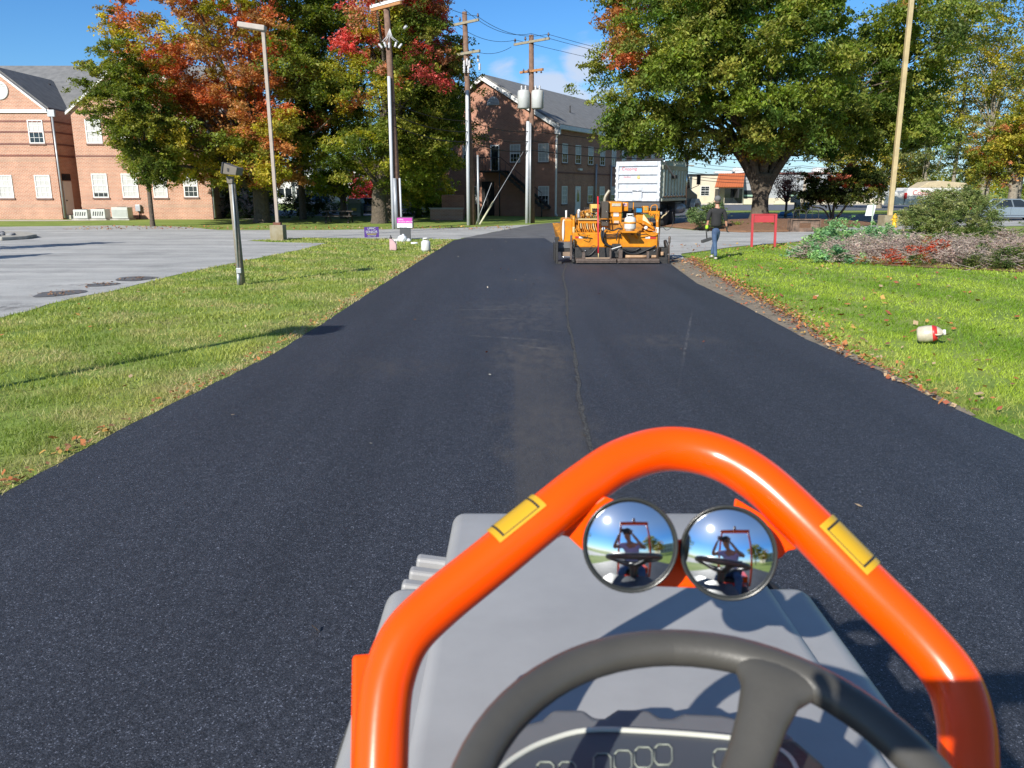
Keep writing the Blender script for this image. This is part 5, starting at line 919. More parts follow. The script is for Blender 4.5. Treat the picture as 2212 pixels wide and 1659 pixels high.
# engine block, hoods
e_ = pb(MB(), 748, 572, 905, 700, 1.1, 1.4); pb(e_, 752, 702, 898, 838, 1.15, 1.3); e_.build('engine_hood', yel, pv, .03); pb(MB(), 906, 578, 974, 682, 1.25, .8).build('control_box', yel, pv, .02)
pb(MB(), 782, 592, 885, 624, 1.085, .014).build('nameplate', mat('plate_grey', (.5, .48, .4), .5, v=.4, vs=30), pv); s = MB()
for y0 in (652, 684, 716): pb(s, 800, y0, 862, y0 + 26, 1.13, .018)
s.build('warning_label', wh, pv); pb(MB(), 806, 792, 862, 822, 1.13, .018).build('warning_label', mat('label_tan', (.6, .45, .35), .5), pv); f_ = pb(MB(), 915, 592, 958, 626, 1.238, .01).build('flag_sticker', wh, pv); s = MB()
for i in range(3): pb(s, 917, 599 + i * 10, 956, 603 + i * 10, 1.232, .005)
s.build('flag_stripes', rd, f_); pb(MB(), 916, 593, 934, 608, 1.229, .007).build('flag_canton', mat('flag_blue', (.05, .08, .3), .5), f_)
s = MB(); pb(s, 664, 570, 746, 762, 1.0, .5); g_ = s.build('muffler_panel', grl, pv, .01); pb(MB(), 664, 782, 744, 852, 1.0, .4).build('battery_panel', grl, pv, .01); s = MB()
for x, y in ((728, 690), (722, 800)): s.ell(q5(x, y, .99), .018, 8, 6)
s.build('latch', chrome, g_)
pt(MB(), [(697, 580), (699, 545), (712, 505), (755, 440)], .042, 1.4, 10, 5).build('exhaust_pipe', mat('pipe_beige', (.35, .31, .24), .5, .3), pv)
# valve bank
vb = pb(MB(), 543, 602, 640, 700, 1.0, .5).build('valve_box', mat('valve_yellow', (.68, .42, .1), .45), pv, .02); s = MB()
for i in range(4):
    for j in range(2): s.lathe([(.022, 0), (.022, .03), (.001, .03)], q5(560 + i * 20, 655 + j * 22, .99), 8, Matrix.Rotation(R(90), 3, 'X'))
s.build('port', blk, vb)
pb(MB(), 392, 766, 612, 782, .8, .06).build('manifold_bar', cream, pv); pb(MB(), 372, 784, 612, 822, .86, .2).build('manifold', yel, pv, .01)
for i in range(9):
    x = 400 + i * 24; pt(MB(), [(x, 822, .85), (x + 1, 850, .82), (x + 3 + i * 2, 880 + i * 4, .78), (x + 26 + i * 7, 925 + i * 3, .8)][:(3 if i % 3 else 4)], .017, .8, 6).build('hydraulic_hose', yel if i % 3 != 1 else cream, pv)
s = MB(); q = random.Random(4)
for i in range(26):
    x, y = q.uniform(385, 625), q.uniform(690, 765); r = q.uniform(.012, .03); c = q5(x, y, q.uniform(.85, 1.2)); MB().tube([c, c + Z3 * q.uniform(.04, .12)], r, 8).build('valve_fitting', yel2, pv)
s = MB()
for i in range(18):
    x, y = q.uniform(390, 620), q.uniform(700, 760); s.ell(q5(x, y, .83), q.uniform(.01, .02), 7, 5)
s.build('valve_knob', mat('mixed_metal', (.35, .3, .24), .4, .5), pv)
pt(MB(), [(398, 682), (398, 762)], .036, .82, 12).build('silver_canister', galv, pv); pt(MB(), [(505, 700), (505, 735)], .06, .95, 12).build('filter_can', cream, pv); MB().ell(q5(402, 682, 1.0), (.04, .04, .06)).build('cap', wh, pv)
s = MB(); pb(s, 375, 715, 395, 760, .9, .3); pb(s, 310, 725, 330, 770, .9, .3); s.prism([q5(430, 690, 1.4), q5(545, 655, 1.4), q5(545, 770, 1.4), q5(430, 770, 1.4)], (0, .6, 0)); pb(s, 345, 850, 350, 930, .8, .2); pb(s, 380, 822, 660, 925, 1.1, .4); s.build('rear_frame', yel2, pv, .01)
s = MB()
for x, y in ((470, 648), (488, 640), (505, 645), (520, 640)): s.ell(q5(x, y, 1.5), .02, 8, 5); s.tube([q5(x, y, 1.5), q5(x, y + 30, 1.5)], .008, 5)
s.build('lever', blk, pv)
# middle clutter, frame and hoses
s = MB(); pb(s, 655, 768, 820, 776, .9, .05); pb(s, 650, 905, 905, 928, .75, .1); pb(s, 740, 836, 880, 870, 1.2, .8); pb(s, 795, 935, 850, 955, .62, .1); pb(s, 895, 912, 1075, 932, .15, .45); s.beam(q5(920, 930, .2), q5(985, 1040, .62), .05, .05); s.beam(q5(1040, 930, .2), q5(1075, 990, .62), .05, .05); s.build('support_frame', yel, pv, .008)
s = MB()
for y in (945, 962, 978): pt(s, [(690, y), (760, y + 6), (850, y - 4), (890, y + 6)], .014, .56)
pt(s, [(720, 880), (790, 905), (860, 880), (905, 890)], .022, .6); pt(s, [(1000, 945), (1085, 955), (1180, 945)], .014, .5); s.build('hydraulic_hose', hose, pv)
for pts, r, m in (([(672, 905), (665, 960), (690, 1040), (760, 1085), (820, 1080)], .035, hose), ([(365, 885), (380, 925), (440, 945), (530, 960)], .017, yel), ([(905, 885), (860, 905), (840, 960), (835, 1020)], .014, hose), ([(905, 1120), (950, 1160), (1060, 1175), (1180, 1130), (1290, 1080)], .026, hose), ([(930, 1115), (960, 1135), (1030, 1140), (1110, 1105)], .026, hose),
                  ([(380, 1070), (420, 1120), (440, 1150)], .022, hose), ([(600, 1110), (570, 1150), (520, 1190), (470, 1190)], .018, hose), ([(1150, 905), (1230, 940), (1290, 920), (1300, 880)], .014, yel), ([(870, 800), (880, 840), (905, 880)], .01, hose), ([(1480, 690), (1488, 790), (1465, 870), (1410, 900), (1375, 870)], .008, hose),
                  ([(430, 980), (490, 1000), (500, 960), (440, 935)], .01, hose), ([(610, 1180), (600, 1130), (620, 1080)], .015, hose), ([(520, 1110), (560, 1080), (600, 1085)], .008, hose), ([(700, 1010), (705, 1050), (700, 1090)], .02, hose)):
    pt(MB(), pts, r, .48, 6, 5).build('hose', m, pv)
pt(MB(), [(675, 905), (678, 945), (670, 985)], .045, .5, 8).build('grey_duct', mat('duct_grey', (.3, .27, .24), .7, v=.4, vs=12), pv)
s = MB(); pb(s, 790, 1060, 885, 1115, .42, .2); pb(s, 780, 1120, 905, 1215, .4, .2); s.lathe([(.07, -.03), (.1, -.02), (.1, .02), (.07, .03)], q5(880, 1150, .36), 14, Matrix.Rotation(R(90), 3, 'X')); s.build('crown_jack', blk, pv, .01); MB().beam(q5(775, 1118, .3), q5(890, 1082, .3), .02, .02).build('jack_handle', wh, pv)
for x, y in ((685, 886), (1175, 874)): MB().ell(q5(x, y, .55), .053, 16, 10).build('work_lamp', mat('lamp_white', (.75, .75, .72), .25), pv)
# right side tower
s = MB(); s.prism([q5(1060, 700, 1.1), q5(1145, 712, 1.1), q5(1285, 890, .8), q5(1285, 915, .8), q5(1200, 905, .9), q5(1130, 830, 1.0), q5(1060, 790, 1.1)], (0, .35, 0)); s.build('arm_cover', yel, pv, .01)
for k in range(3): pt(MB(), [(1065, 780 + k * 13), (1130, 790 + k * 14), (1200, 825 + k * 12), (1270, 880 + k * 8)], .015, .78).build('hydraulic_hose', yel, pv)
pb(MB(), 1040, 636, 1134, 702, 1.0, .3).build('display_case', blk, pv, .01); pb(MB(), 1064, 650, 1127, 694, .99, .012).build('display_panel', mat('panel_blue', (.03, .25, .55), .35, v=.4, vs=40), pv); pb(MB(), 1140, 622, 1208, 702, .95, .3).build('gauge_box', yel, pv, .02); pb(MB(), 1156, 636, 1192, 672, .94, .012).build('gauge_face', mat('gauge_olive', (.35, .3, .1), .5), pv)
s = MB(); pb(s, 1208, 680, 1332, 712, .9, .2); pb(s, 1230, 712, 1262, 735, .9, .2); pb(s, 1290, 700, 1332, 740, .85, .3); pt(s, [(1225, 690), (1235, 630), (1262, 612), (1300, 618), (1302, 690)], .016, .9); pb(s, 1205, 712, 1330, 720, 1.0, .5); s.build('control_tower', yel, pv, .01)
s = MB()
for i in range(12): s.tube([q5(1215 + i * 10, 712 + (i % 3) * 12, .85), q5(1215 + i * 10, 728 + (i % 3) * 12, .85)], .014, 6)
s.build('tower_fittings', yel2, pv); pb(MB(), 1025, 580, 1036, 660, 1.0, .05).build('post', yel, pv)
pt(MB(), [(1352, 765), (1375, 735), (1400, 720), (1415, 700)], .02, .9).build('control_lever', mat('lever_cream', (.45, .35, .2), .6), pv); s = MB(); pt(s, [(1408, 712), (1442, 675)], .012, .9); pt(s, [(1395, 700), (1410, 690), (1416, 680)], .01, .9); s.build('lever_handle', stl, pv)
pt(MB(), [(1215, 758), (1215, 800)], .035, .7, 10).build('dark_canister', blk, pv); pt(MB(), [(1350, 690), (1350, 722)], .03, 1.0, 10).build('side_lamp', galv, pv); s = MB(); pb(s, 1325, 745, 1345, 950, .95, .2); pb(s, 1308, 780, 1330, 870, .9, .1); s.build('side_frame', yel2, pv, .01)
gb_ = q5(992, 908, .3); gasbottle('gas_bottle', 'white propane bottle with orange band on the back of the paver', (gb_.x, YP + .35, gb_.z), 1.6, mat('band_orange', (.7, .28, .04), .5)).scale = (.98, .98, .95)
lt = thing('lute', 'red handled asphalt lute standing against the paver screed', 'tool', (q5(625, 1230, -.02).x, YP + .05, q5(625, 1225, 0).z)); rp2 = mat('red_handle', (.62, .03, .04), .35, v=.1)
MB().tube([q5(626, 1165, .02), q5(621, 512, .35)], .02, 10).build('handle', rp2, lt); MB().tube([q5(627, 1222, .0), q5(626, 1160, .02)], .012, 8).build('ferrule', cream, lt); pb(MB(), 478, 1216, 756, 1228, -.02, .04).build('blade', mat('tan_blade', (.36, .26, .18), .6), lt)
# ================= dump truck =================
TR = R(-27.4); tl = W(1330, 434, 46.2); tkx, tky = tl.x, 46.2
dt = thing('dump_truck', 'dump truck with polished white tailgate and dark ribbed bed reversing toward the paver', 'truck', (tkx, tky, 0), TR, world=False)
alu = mat('polished_aluminium', (.6, .62, .66), .35, .3, v=.3, vs=4, b=.25, bs=6, bd=.03); alud = mat('dull_aluminium', (.42, .43, .36), .35, .6, v=.3, vs=4); tkb = mat('truck_black', (.02, .021, .024), .3, v=.2)
Wd, Lb, z0, z1 = 2.55, 5.0, 1.42, 3.55
bed = MB().box(0.03, Wd - .03, .12, Lb, z0 + .08, z0 + .2).box(.0, .08, .12, Lb, z0, z1 - .12).box(Wd - .08, Wd, .12, Lb, z0, z1 - .22).box(0, Wd, Lb, Lb + .1, z0, z1 + .2).build('dump_bed', alud, dt, .01)
for i in range(8): y = .45 + i * .6; MB().prism([(Wd, y - .1, z0 + .15), (Wd + .1, y - .06, z0 + .3), (Wd + .1, y - .06, z1 - .4), (Wd, y - .1, z1 - .4)], (0, .2, 0)).build('bed_rib', alud, bed, .01)
s = MB()
for i in range(7): s.ell((Wd + .03, .75 + i * .6, z0 + .3), (.09, .16, .12), 10, 7)
s.build('bed_boss', chrome, bed); MB().box(Wd - .02, Wd + .1, .12, Lb, z1 - .42, z1 - .2).box(Wd - .02, Wd + .1, .12, Lb, z0, z0 + .14).build('bed_rail', alud, bed, .01)
tg = MB().box(0, Wd, 0, .06, z0, z1).build('tailgate', alu, bed, .01); fr = MB(); fr.box(0, .16, -.1, -.002, z0, z1).box(Wd - .16, Wd, -.1, -.002, z0, z1)
zs_ = [z0, z0 + .14, z0 + .5, z0 + .66, z0 + .96, z0 + 1.14, z0 + 1.42, z0 + 1.6, z0 + 1.88, z1]
for a, b in ((0, 1), (2, 3), (4, 5), (6, 7), (8, 9)): fr.box(.162, Wd - .162, -.095, -.002, zs_[a], zs_[b])
fr.build('gate_rib', alu, tg, .015); MB().box(1.0, 1.55, -.12, -.06, z0 + .02, z0 + .72).build('chute_door', alu, tg, .015); MB().tube([(1.02, -.15, z0 + .56), (1.53, -.15, z0 + .56)], .03, 8).build('chute_hinge', chrome, tg)
redp_ = mat('letter_red', (.55, .08, .1), .5); MB().text('Copping', .26, Mx, (.3, -.008, z0 + 1.66), .003).text('PAVING', .13, Mx, (.42, -.008, z0 + 1.25), .003).build('lettering', redp_, tg)
MB().text('H', .2, Mx, (1.18, -.008, z0 + 1.67), .003).text('LLC', .17, Mx, (1.7, -.008, z0 + 1.22), .003).build('grey_lettering', mat('letter_grey', (.5, .52, .55), .5), tg); MB().lathe([(.001, 0), (.1, 0), (.1, .004), (.001, .004)], (1.3, -.003, z0 + 1.28), 16, Mx).build('yellow_emblem', mat('emblem_yellow', (.65, .5, .2), .5), tg)
for i in range(7): MB().ell((Wd + .0, -.1, z0 + .2 + i * .28), (.03, .03, .07), 8, 6).build('marker_lamp', wh, tg); MB().ell((.0, -.1, z0 + .1 + i * .28), (.03, .03, .07), 8, 6).build('marker_lamp', wh, tg)
s = MB(); MB().box(.0, Wd + .02, -.04, .12, z1 + .003, z1 + .05).box(1.6, Wd + .12, -.08, .3, z1 + .052, z1 + .13).build('tarp_roller', hose, bed)
MB().beam((Wd + .14, .05, z1), (Wd + .14, 2.1, z1 - .8), .07, .07).build('tarp_arm', alu, bed); MB().box(Wd + .08, Wd + .26, 1.9, 2.35, z1 - .9, z1 - .7).build('tarp_motor', blk, bed)
MB().ell((Wd, Lb, z1 + .42), (.12, .16, .32), 10, 8).build('exhaust_cap', hose, dt); MB().tube([(Wd + .02, Lb + .08, 1.2), (Wd + .02, Lb + .08, z1 + .3)], .08, 10).build('exhaust_stack', chrome, dt)
MB().box(.1, Wd - .1, .02, .2, .95, 1.38).box(.75, .95, 0, 8.6, .85, 1.2).box(1.6, 1.8, 0, 8.6, .85, 1.2).box(.3, Wd - .3, 4.0, 5.6, .75, 1.35).build('chassis', tkb, dt, .01); MB().box(-.02, Wd + .02, -.05, .1, 1.05, 1.36).build('rear_bumper', mat('dark_grey_panel', (.06, .06, .065), .5), dt)
def wheel(par, x, y, r=.52, wd=.3, side=1, rimm=None, rr=.6):
    t_ = MB().lathe([(r * rr, -wd / 2), (r * .92, -wd / 2), (r, -wd * .36), (r, wd * .36), (r * .92, wd / 2), (r * rr, wd / 2)], (x, y, r), 24, Matrix.Rotation(R(90), 3, 'Y')).build('wheel', rub, par)
    MB().lathe([(.001, wd * .2), (r * .2, wd * .4), (r * .3, wd * .22), (r * .5, wd * .15), (r * (rr + .01), wd * .35), (r * (rr + .01), -wd * .3), (.001, -wd * .3)], (x, y, r), 20, Matrix.Rotation(R(90) * side, 3, 'Y')).build('rim', rimm or galv, t_)
for y in (1.5, 2.85): wheel(dt, Wd - .2, y); wheel(dt, .2, y, side=-1)
wheel(dt, Wd - .2, 7.5, .52, .3); wheel(dt, .2, 7.5, .52, .3, -1)
cb = MB().prism([(.2, 5.5, .9), (.2, 5.5, 2.75), (.2, 5.7, 2.95), (.2, 6.5, 2.9), (.2, 6.9, 2.15), (.2, 7.4, 2.0), (.2, 8.7, 1.75), (.2, 8.8, .9)], (Wd - .4, 0, 0)).build('cab', tkb, dt, .06)
MB().prism([(Wd - .195, 5.75, 2.1), (Wd - .195, 5.75, 2.7), (Wd - .195, 6.4, 2.7), (Wd - .195, 6.8, 2.15)], (.012, 0, 0)).build('side_window', glass, cb); MB().prism([(Wd - .3, 7.2, 1.2), (Wd - .3, 7.0, .95), (Wd - .3, 7.0, 1.25), (Wd - .3, 7.3, 1.5), (Wd - .3, 8.1, 1.5), (Wd - .3, 8.6, 1.25), (Wd - .3, 8.6, .95), (Wd - .3, 8.1, 1.2)], (.4, 0, 0)).build('fender', wht, dt, .05)
MB().tube([(Wd - .1, 6.6, 2.1), (Wd + .35, 6.7, 2.3), (Wd + .35, 6.7, 2.9)], .02, 6).build('mirror_arm', blk, dt); MB().box(Wd + .24, Wd + .46, 6.62, 6.75, 2.35, 2.95).build('wing_mirror', hose, dt, .02); MB().lathe([(.001, 0), (.3, 0), (.3, 1.1), (.001, 1.1)], (Wd - .25, 4.1, .95), 16, Matrix.Rotation(R(-90), 3, 'X')).build('fuel_tank', galv, dt); MB().box(Wd - .35, Wd, 5.3, 6.1, .45, .52).build('step', galv, dt)
# ================= cars =================
def car(label, px, py, Y, rz, paint, L=4.5, Wc=1.8, H=1.42, suv=False, group=None, loc=None, name='parked_car'):
    c = W(px, py, Y) if loc is None else Vector(loc); t = thing(name, label, 'car', (c.x, Y, 0), rz, group, world=False); h = L / 2
    pr = [(-h, .35), (-h + .03, .8), (-h + .35, .92), (-h + 1.1, .93), (h - 1.35, .9), (h - .35, .78), (h - .03, .6), (h, .35)] if not suv else [(-h, .4), (-h + .02, 1.0), (-h + .4, 1.02), (h - 1.25, 1.02), (h - .2, .9), (h, .6), (h, .4)]
    n_ = len(pr); rings = []
    for f, yy in ((.93, -Wc / 2), (1, -Wc / 2 + .1), (1, Wc / 2 - .1), (.93, Wc / 2)): rings.append([(x * (1 if f == 1 else .985), yy, .22 + (z - .22) * f) for x, z in pr])
    b_ = MB().loft(rings, False).box(-h + .25, h - .25, -Wc / 2 + .05, Wc / 2 - .05, .2, .36).build('body', paint, t, .05, 3)
    zr = H; g0 = (-h + .85, h - 1.35, -h + 1.55, h - 2.2) if not suv else (-h + .15, h - 1.2, -h + .5, h - 1.95); w0, w1 = Wc / 2 - .08, Wc / 2 - .25; zb = pr[2][1] - .02
    MB().loft([[(g0[0], -w0, zb), (g0[1], -w0, zb), (g0[1], w0, zb), (g0[0], w0, zb)], [(g0[2], -w1, zr - .07), (g0[3], -w1, zr - .07), (g0[3], w1, zr - .07), (g0[2], w1, zr - .07)]], False).build('glasshouse', glass, t, .03)
    MB().box(g0[2] - .05, g0[3] + .05, -w1 - .03, w1 + .03, zr - .075, zr).build('roof', paint, t, .03, 3); s = MB()
    for sy in (-1, 1):
        for xa, xb in ((g0[0], g0[2]), (g0[1], g0[3]), ((g0[0] + g0[1]) / 2, (g0[2] + g0[3]) / 2 - .05)): s.beam((xa, sy * (w0 + .004), zb), (xb, sy * (w1 + .006), zr - .04), .05, .07)
    s.build('pillar', paint, t)
    for sx in (-h + .85, h - .9):
        for sy in (-1, 1):
            w_ = MB().lathe([(.2, -.11), (.31, -.11), (.33, -.08), (.33, .08), (.31, .11), (.2, .11)], (sx, sy * (Wc / 2 - .1), .33), 20, Matrix.Rotation(R(90), 3, 'X')).build('wheel', rub, t)
            MB().lathe([(.001, .115), (.06, .12), (.07, .1), (.18, .1), (.215, .12), (.215, -.1), (.001, -.1)], (sx, sy * (Wc / 2 - .1), .33), 10, Matrix.Rotation(R(90) * (1 if sy < 0 else -1), 3, 'X')).build('rim', galv, w_)
    for sy in (-1, 1): MB().box(h - .2, h - .02, sy * (Wc / 2 - .25) - .17, sy * (Wc / 2 - .25) + .17, .62, .74).build('headlight', glass, t, .02); MB().box(-h - .005, -h + .1, sy * (Wc / 2 - .25) - .2, sy * (Wc / 2 - .25) + .2, .66, .82).build('tail_light', rd, t, .02)
    for sy in (-1, 1): MB().ell((h - 1.6, sy * (Wc / 2 + .05), zb + .1), (.07, .1, .07), 8, 6).build('door_mirror', paint, t)
    s = MB()
    for xx in (-.45, .6): s.box(xx - .006, xx + .006, -Wc / 2 - .004, Wc / 2 + .004, .4, zb - .03)
    s.build('door_seam', dark, t); return t
silver = mat('car_silver_blue', (.3, .36, .42), .28, .5, v=.05, coat=.6)
car('silver grey sedan parked at the right edge below the yellow tree', 2180, 474, 56.5, R(-4), silver, 4.9, 1.85, 1.45)
bgrp = 'cars parked behind the buildings'
car('white van like car leftmost of the parked ones beside the black bush', 686, 456, 72, R(70), wht, 4.6, 1.8, 1.7, True, bgrp); car('dark blue sedan beside the green dumpster', 803, 462, 66, R(8), mat('car_navy', (.012, .03, .09), .25, .3, coat=.6), 4.6, 1.8, 1.42, False, bgrp)
car('white sport utility car right of the conduit pole', 878, 457, 70, R(-12), mat('car_white', (.6, .62, .66), .3, coat=.5), 4.6, 1.85, 1.65, True, bgrp); car('black green sedan beside the low hedge', 925, 457, 71, R(-60), mat('car_black', (.012, .016, .016), .25, coat=.5), 4.7, 1.8, 1.5, False, bgrp); car('blue grey sport utility car half hidden by the brick planter', 955, 455, 74, R(-75), mat('car_blue', (.04, .07, .13), .3, coat=.5), 4.6, 1.9, 1.7, True, bgrp)
# white company truck behind the round shrub
wt = thing('box_truck', 'white utility truck with red lettering and tan roof behind the round shrub', 'truck', (W(2030, 455, 73).x, 73, 0)); a, b = W(1952, 455, 73), W(2085, 397, 73); zt = b.z - .35
MB().prism([(a.x, 73, .75), (b.x, 73, .75), (b.x, 73, zt), (a.x + .2, 73, zt)], (0, 2.3, 0)).build('body', wht, wt, .05); MB().prism([(a.x + 1.2, 73.1, zt + .01), (b.x + .4, 73.1, zt + .01), (b.x + .3, 73.1, zt + .4), (a.x + 3, 73.1, zt + .62), (a.x + 2, 73.1, zt + .5)], (0, 2.1, 0)).build('roof_tarp', mat('tan_tarp', (.5, .42, .28), .7), wt, .05)
MB().text('Copping Paving', .62, Mx, (a.x + .6, 72.985, zt - .62), .005).build('lettering', redp_, wt); MB().box(a.x + .1, b.x, 72.96, 72.998, zt - .78, zt - .72).build('body_moulding', galv, wt); wheel(wt, 0, 0) if 0 else None
for x in (a.x + 1.0, b.x - 1.1): MB().lathe([(.25, -.13), (.44, -.13), (.48, 0), (.44, .13), (.25, .13)], (x, 73.2, .48), 20, Mx).build('wheel', rub, wt)
MB().prism([(a.x - .9, 73.1, .75), (a.x - .02, 73.1, .75), (a.x - .02, 73.1, 1.95), (a.x - .85, 73.1, 1.9)], (0, 2, 0)).build('rear_box', wht, wt, .04); MB().box(a.x - .14, a.x + .12, 72.93, 72.96, 1.3, 1.8).build('red_lamp', rd, wt)
# ================= small things on the right =================
redf = mat('red_sign_paint', (.45, .045, .055), .5, v=.12, vs=4); Y = 29.5
rs = thing('sign_frame', 'blank red wooden sign frame on two posts at the lawn edge', 'sign', (W(1649, 527, Y).x, Y, 0))
for p0, p1 in (((1624, 527), (1626, 462)), ((1674, 525), (1676.5, 462))): a, b = W(*p0, Y), W(*p1, Y); MB().beam((a.x, Y, -.05), (b.x, Y, b.z), .075, .075, (0, 1, 0)).build('post', redf, rs, .004)
a, b = W(1627, 480.5, Y), W(1676, 463, Y); MB().box(a.x + .03, b.x - .05, Y - .02, Y + .02, a.z, b.z - .02).build('board', redf, rs, .003); MB().box(a.x - .02, b.x + .03, Y - .045, Y + .045, b.z - .015, b.z + .02).build('top_rail', redf, rs, .003)
Y = 40.2; gp_ = thing('loader_attachment', 'rusty steel loader attachment with hoop guards on the mulch', 'attachment', (W(1740, 497, Y).x, Y, 0)); rst = mat('rusty_steel', (.26, .17, .12), .75, .2, v=.4, vs=5, c2=(.07, .055, .045), b=.4, bs=20)
a, b = W(1708, 499, Y), W(1771, 474, Y); zt = b.z; zb = .06
o_ = [(a.x, zt), (b.x, zt), (b.x, zb), (b.x - .05, zb - .03), (a.x + .05, zb - .03), (a.x, zb)]; cx = (a.x + b.x) / 2
MB().box(a.x, a.x + .42, Y, Y + .05, zb, zt).box(b.x - .42, b.x, Y, Y + .05, zb, zt).box(a.x + .421, b.x - .421, Y, Y + .05, zt - .18, zt).box(a.x + .421, b.x - .421, Y, Y + .05, zb, zb + .14).build('back_plate', rst, gp_, .01)
MB().box(a.x - .03, a.x - .001, Y - .12, Y + .5, zb, zt + .04).box(b.x + .001, b.x + .03, Y - .12, Y + .5, zb, zt + .04).box(a.x - .03, b.x + .03, Y - .1, Y - .001, zb - .06, zb + .02).box(a.x, b.x, Y - .08, Y - .001, zt - .03, zt + .03).build('frame', rst, gp_, .01)
for x0, x1 in ((a.x + .08, a.x + .68), (b.x - .68, b.x - .08)):
    h_ = zt + .45; MB().tube(arc([(x0, Y, zt - .02), (x0, Y, h_ - .15), (x0 + .1, Y, h_), (x1 - .1, Y, h_), (x1, Y, h_ - .15), (x1, Y, zt - .02)], 4), .02, 8).tube([((x0 + x1) / 2, Y, zt), ((x0 + x1) / 2 - .02, Y, h_)], .014, 6).build('hoop_guard', dark, gp_)
Y = 33; ws = thing('road_sign', 'back of a white road sign on a pale green post behind the juniper', 'sign', (W(1882, 495, Y).x, Y, 0)); a, b = W(1873, 460, Y), W(1892, 443, Y); c0 = W(1881, 500, Y)
MB().prism([W(1868.5, 466, Y), W(1887, 466, Y), W(1893, 443, Y), W(1874.5, 443, Y)], (0, .012, 0)).build('plate', sgw, ws); MB().beam((c0.x, Y - .03, 0), (W(1886, 441, Y).x, Y - .03, W(1885, 440, Y).z), .045, .03, (0, 1, 0)).build('post', mat('post_green', (.42, .5, .42), .6), ws)
hy = thing('fire_hydrant', 'yellow fire hydrant beside the tall tan pole', 'hydrant', (W(1932, 482, 45).x, 45, 0)); hx = hy.location.x; hm = mat('hydrant_yellow', (.65, .4, .02), .45, v=.2)
MB().lathe([(.16, 0), (.16, .06), (.11, .07), (.11, .5), (.14, .51), (.14, .55), (.12, .57), (.1, .66), (.04, .72), (.03, .76), (.001, .76)], (hx, 45, .02), 16).build('barrel', hm, hy)
for s_ in (-1, 1): MB().tube([(hx, 45, .44), (hx + s_ * .2, 45, .44)], .05, 10).build('nozzle', hm, hy)
MB().tube([(hx, 45, .38), (hx, 44.8, .38)], .07, 10).build('pumper_nozzle', hm, hy)
Y = 60; sp = thing('stone_pillar', 'grey stone mailbox pillar behind the mulch bed', 'pillar', (W(1724, 458, Y).x, Y, 0)); a, b = W(1719, 458, Y), W(1727, 437, Y); pm = mat('pillar_stone', (.36, .34, .3), .85, v=.3, vs=5)
MB().box(a.x, b.x + .1, Y, Y + .5, 0, b.z).build('shaft', pm, sp, .02); a2, b2 = W(1712.5, 438, Y), W(1729, 427, Y); MB().box(a2.x, b2.x, Y - .1, Y + .6, a2.z, b2.z).build('head', mat('pillar_head', (.5, .47, .43), .8), sp, .03); MB().ell((a2.x + .35, Y + .2, b2.z + .08), (.2, .2, .1)).build('top_lamp', wht, sp)
Y = 57; af = thing('poster_board', 'leaning blue and white poster board beside the stone pillar', 'sign', (W(1741, 460, Y).x, Y, 0))
pts = [W(1734, 456.5, Y), W(1746, 456.5, Y), W(1750.5, 437, Y), W(1736, 437, Y)]; MB().prism(pts, (0, .04, 0)).build('board', sgw, af); c_ = sum(pts, Vector()) / 4
MB().prism([c_ + (p - c_) * .86 + Vector((0, -.004, 0)) for p in pts], (0, -.006, 0)).build('print_panel', mat('print_blue', (.05, .13, .4), .5, v=.5, vs=6, c2=(.3, .45, .7)), af); MB().text('OPEN', .19, Mx, (c_.x - .25, Y - .014, c_.z - .05), .003).build('lettering', sgw, af)
o = MB().lathe([(.5, 0), (.55, .1), (.45, .32), (.3, .36), (.001, .36)], (W(1698, 452, 66).x, 66, 0), 16).build('blue_tub', mat('blue_plastic', (.03, .18, .4), .4)); tag(o, 'blue tub on the grass behind the thin young tree', 'tub')
o = MB().tube([W(1695, 461, 58), W(1719, 452, 58)], .09, 8).build('timber_rail', mat('pale_timber', (.6, .48, .22), .7)); tag(o, 'pale yellow timber rail lying against the stone pillar', 'rail')
g_ = G(2010, 742); jt = thing('plastic_jug', 'beige plastic jug lying on the right lawn with red label', 'jug', (g_[0] + .22, g_[1], .15), 0, world=False); Mj = Matrix.Identity(3)
MB().lathe([(.001, 0), (.11, .005), (.145, .04), (.155, .16), (.15, .26), (.125, .34), (.08, .4), (.05, .425), (.045, .45), (.001, .45)], (0, 0, 0), 24).build('body', mat('jug_beige', (.55, .49, .38), .35, v=.3, vs=9, b=.3, bs=9, bd=.02), jt); MB().lathe([(.052, .432), (.055, .435), (.055, .475), (.05, .48), (.001, .48)], (0, 0, 0), 16).build('cap', mat('cap_white', (.7, .68, .65), .4), jt)
MB().lathe([(.153, .26), (.1545, .262), (.1305, .338), (.128, .338)], (0, 0, 0), 24).build('label_band', rd, jt); MB().tube(arc([(0, -.11, .3), (0, -.17, .33), (0, -.15, .4), (0, -.05, .43)], 4), .016, 8).build('handle', mat('jug_beige', (.55, .49, .38)), jt); jt.rotation_euler = (R(12), R(80), R(-14)); jt.scale = (.72, .72, .72); jt.location.x -= .42; jt.location.z = .12
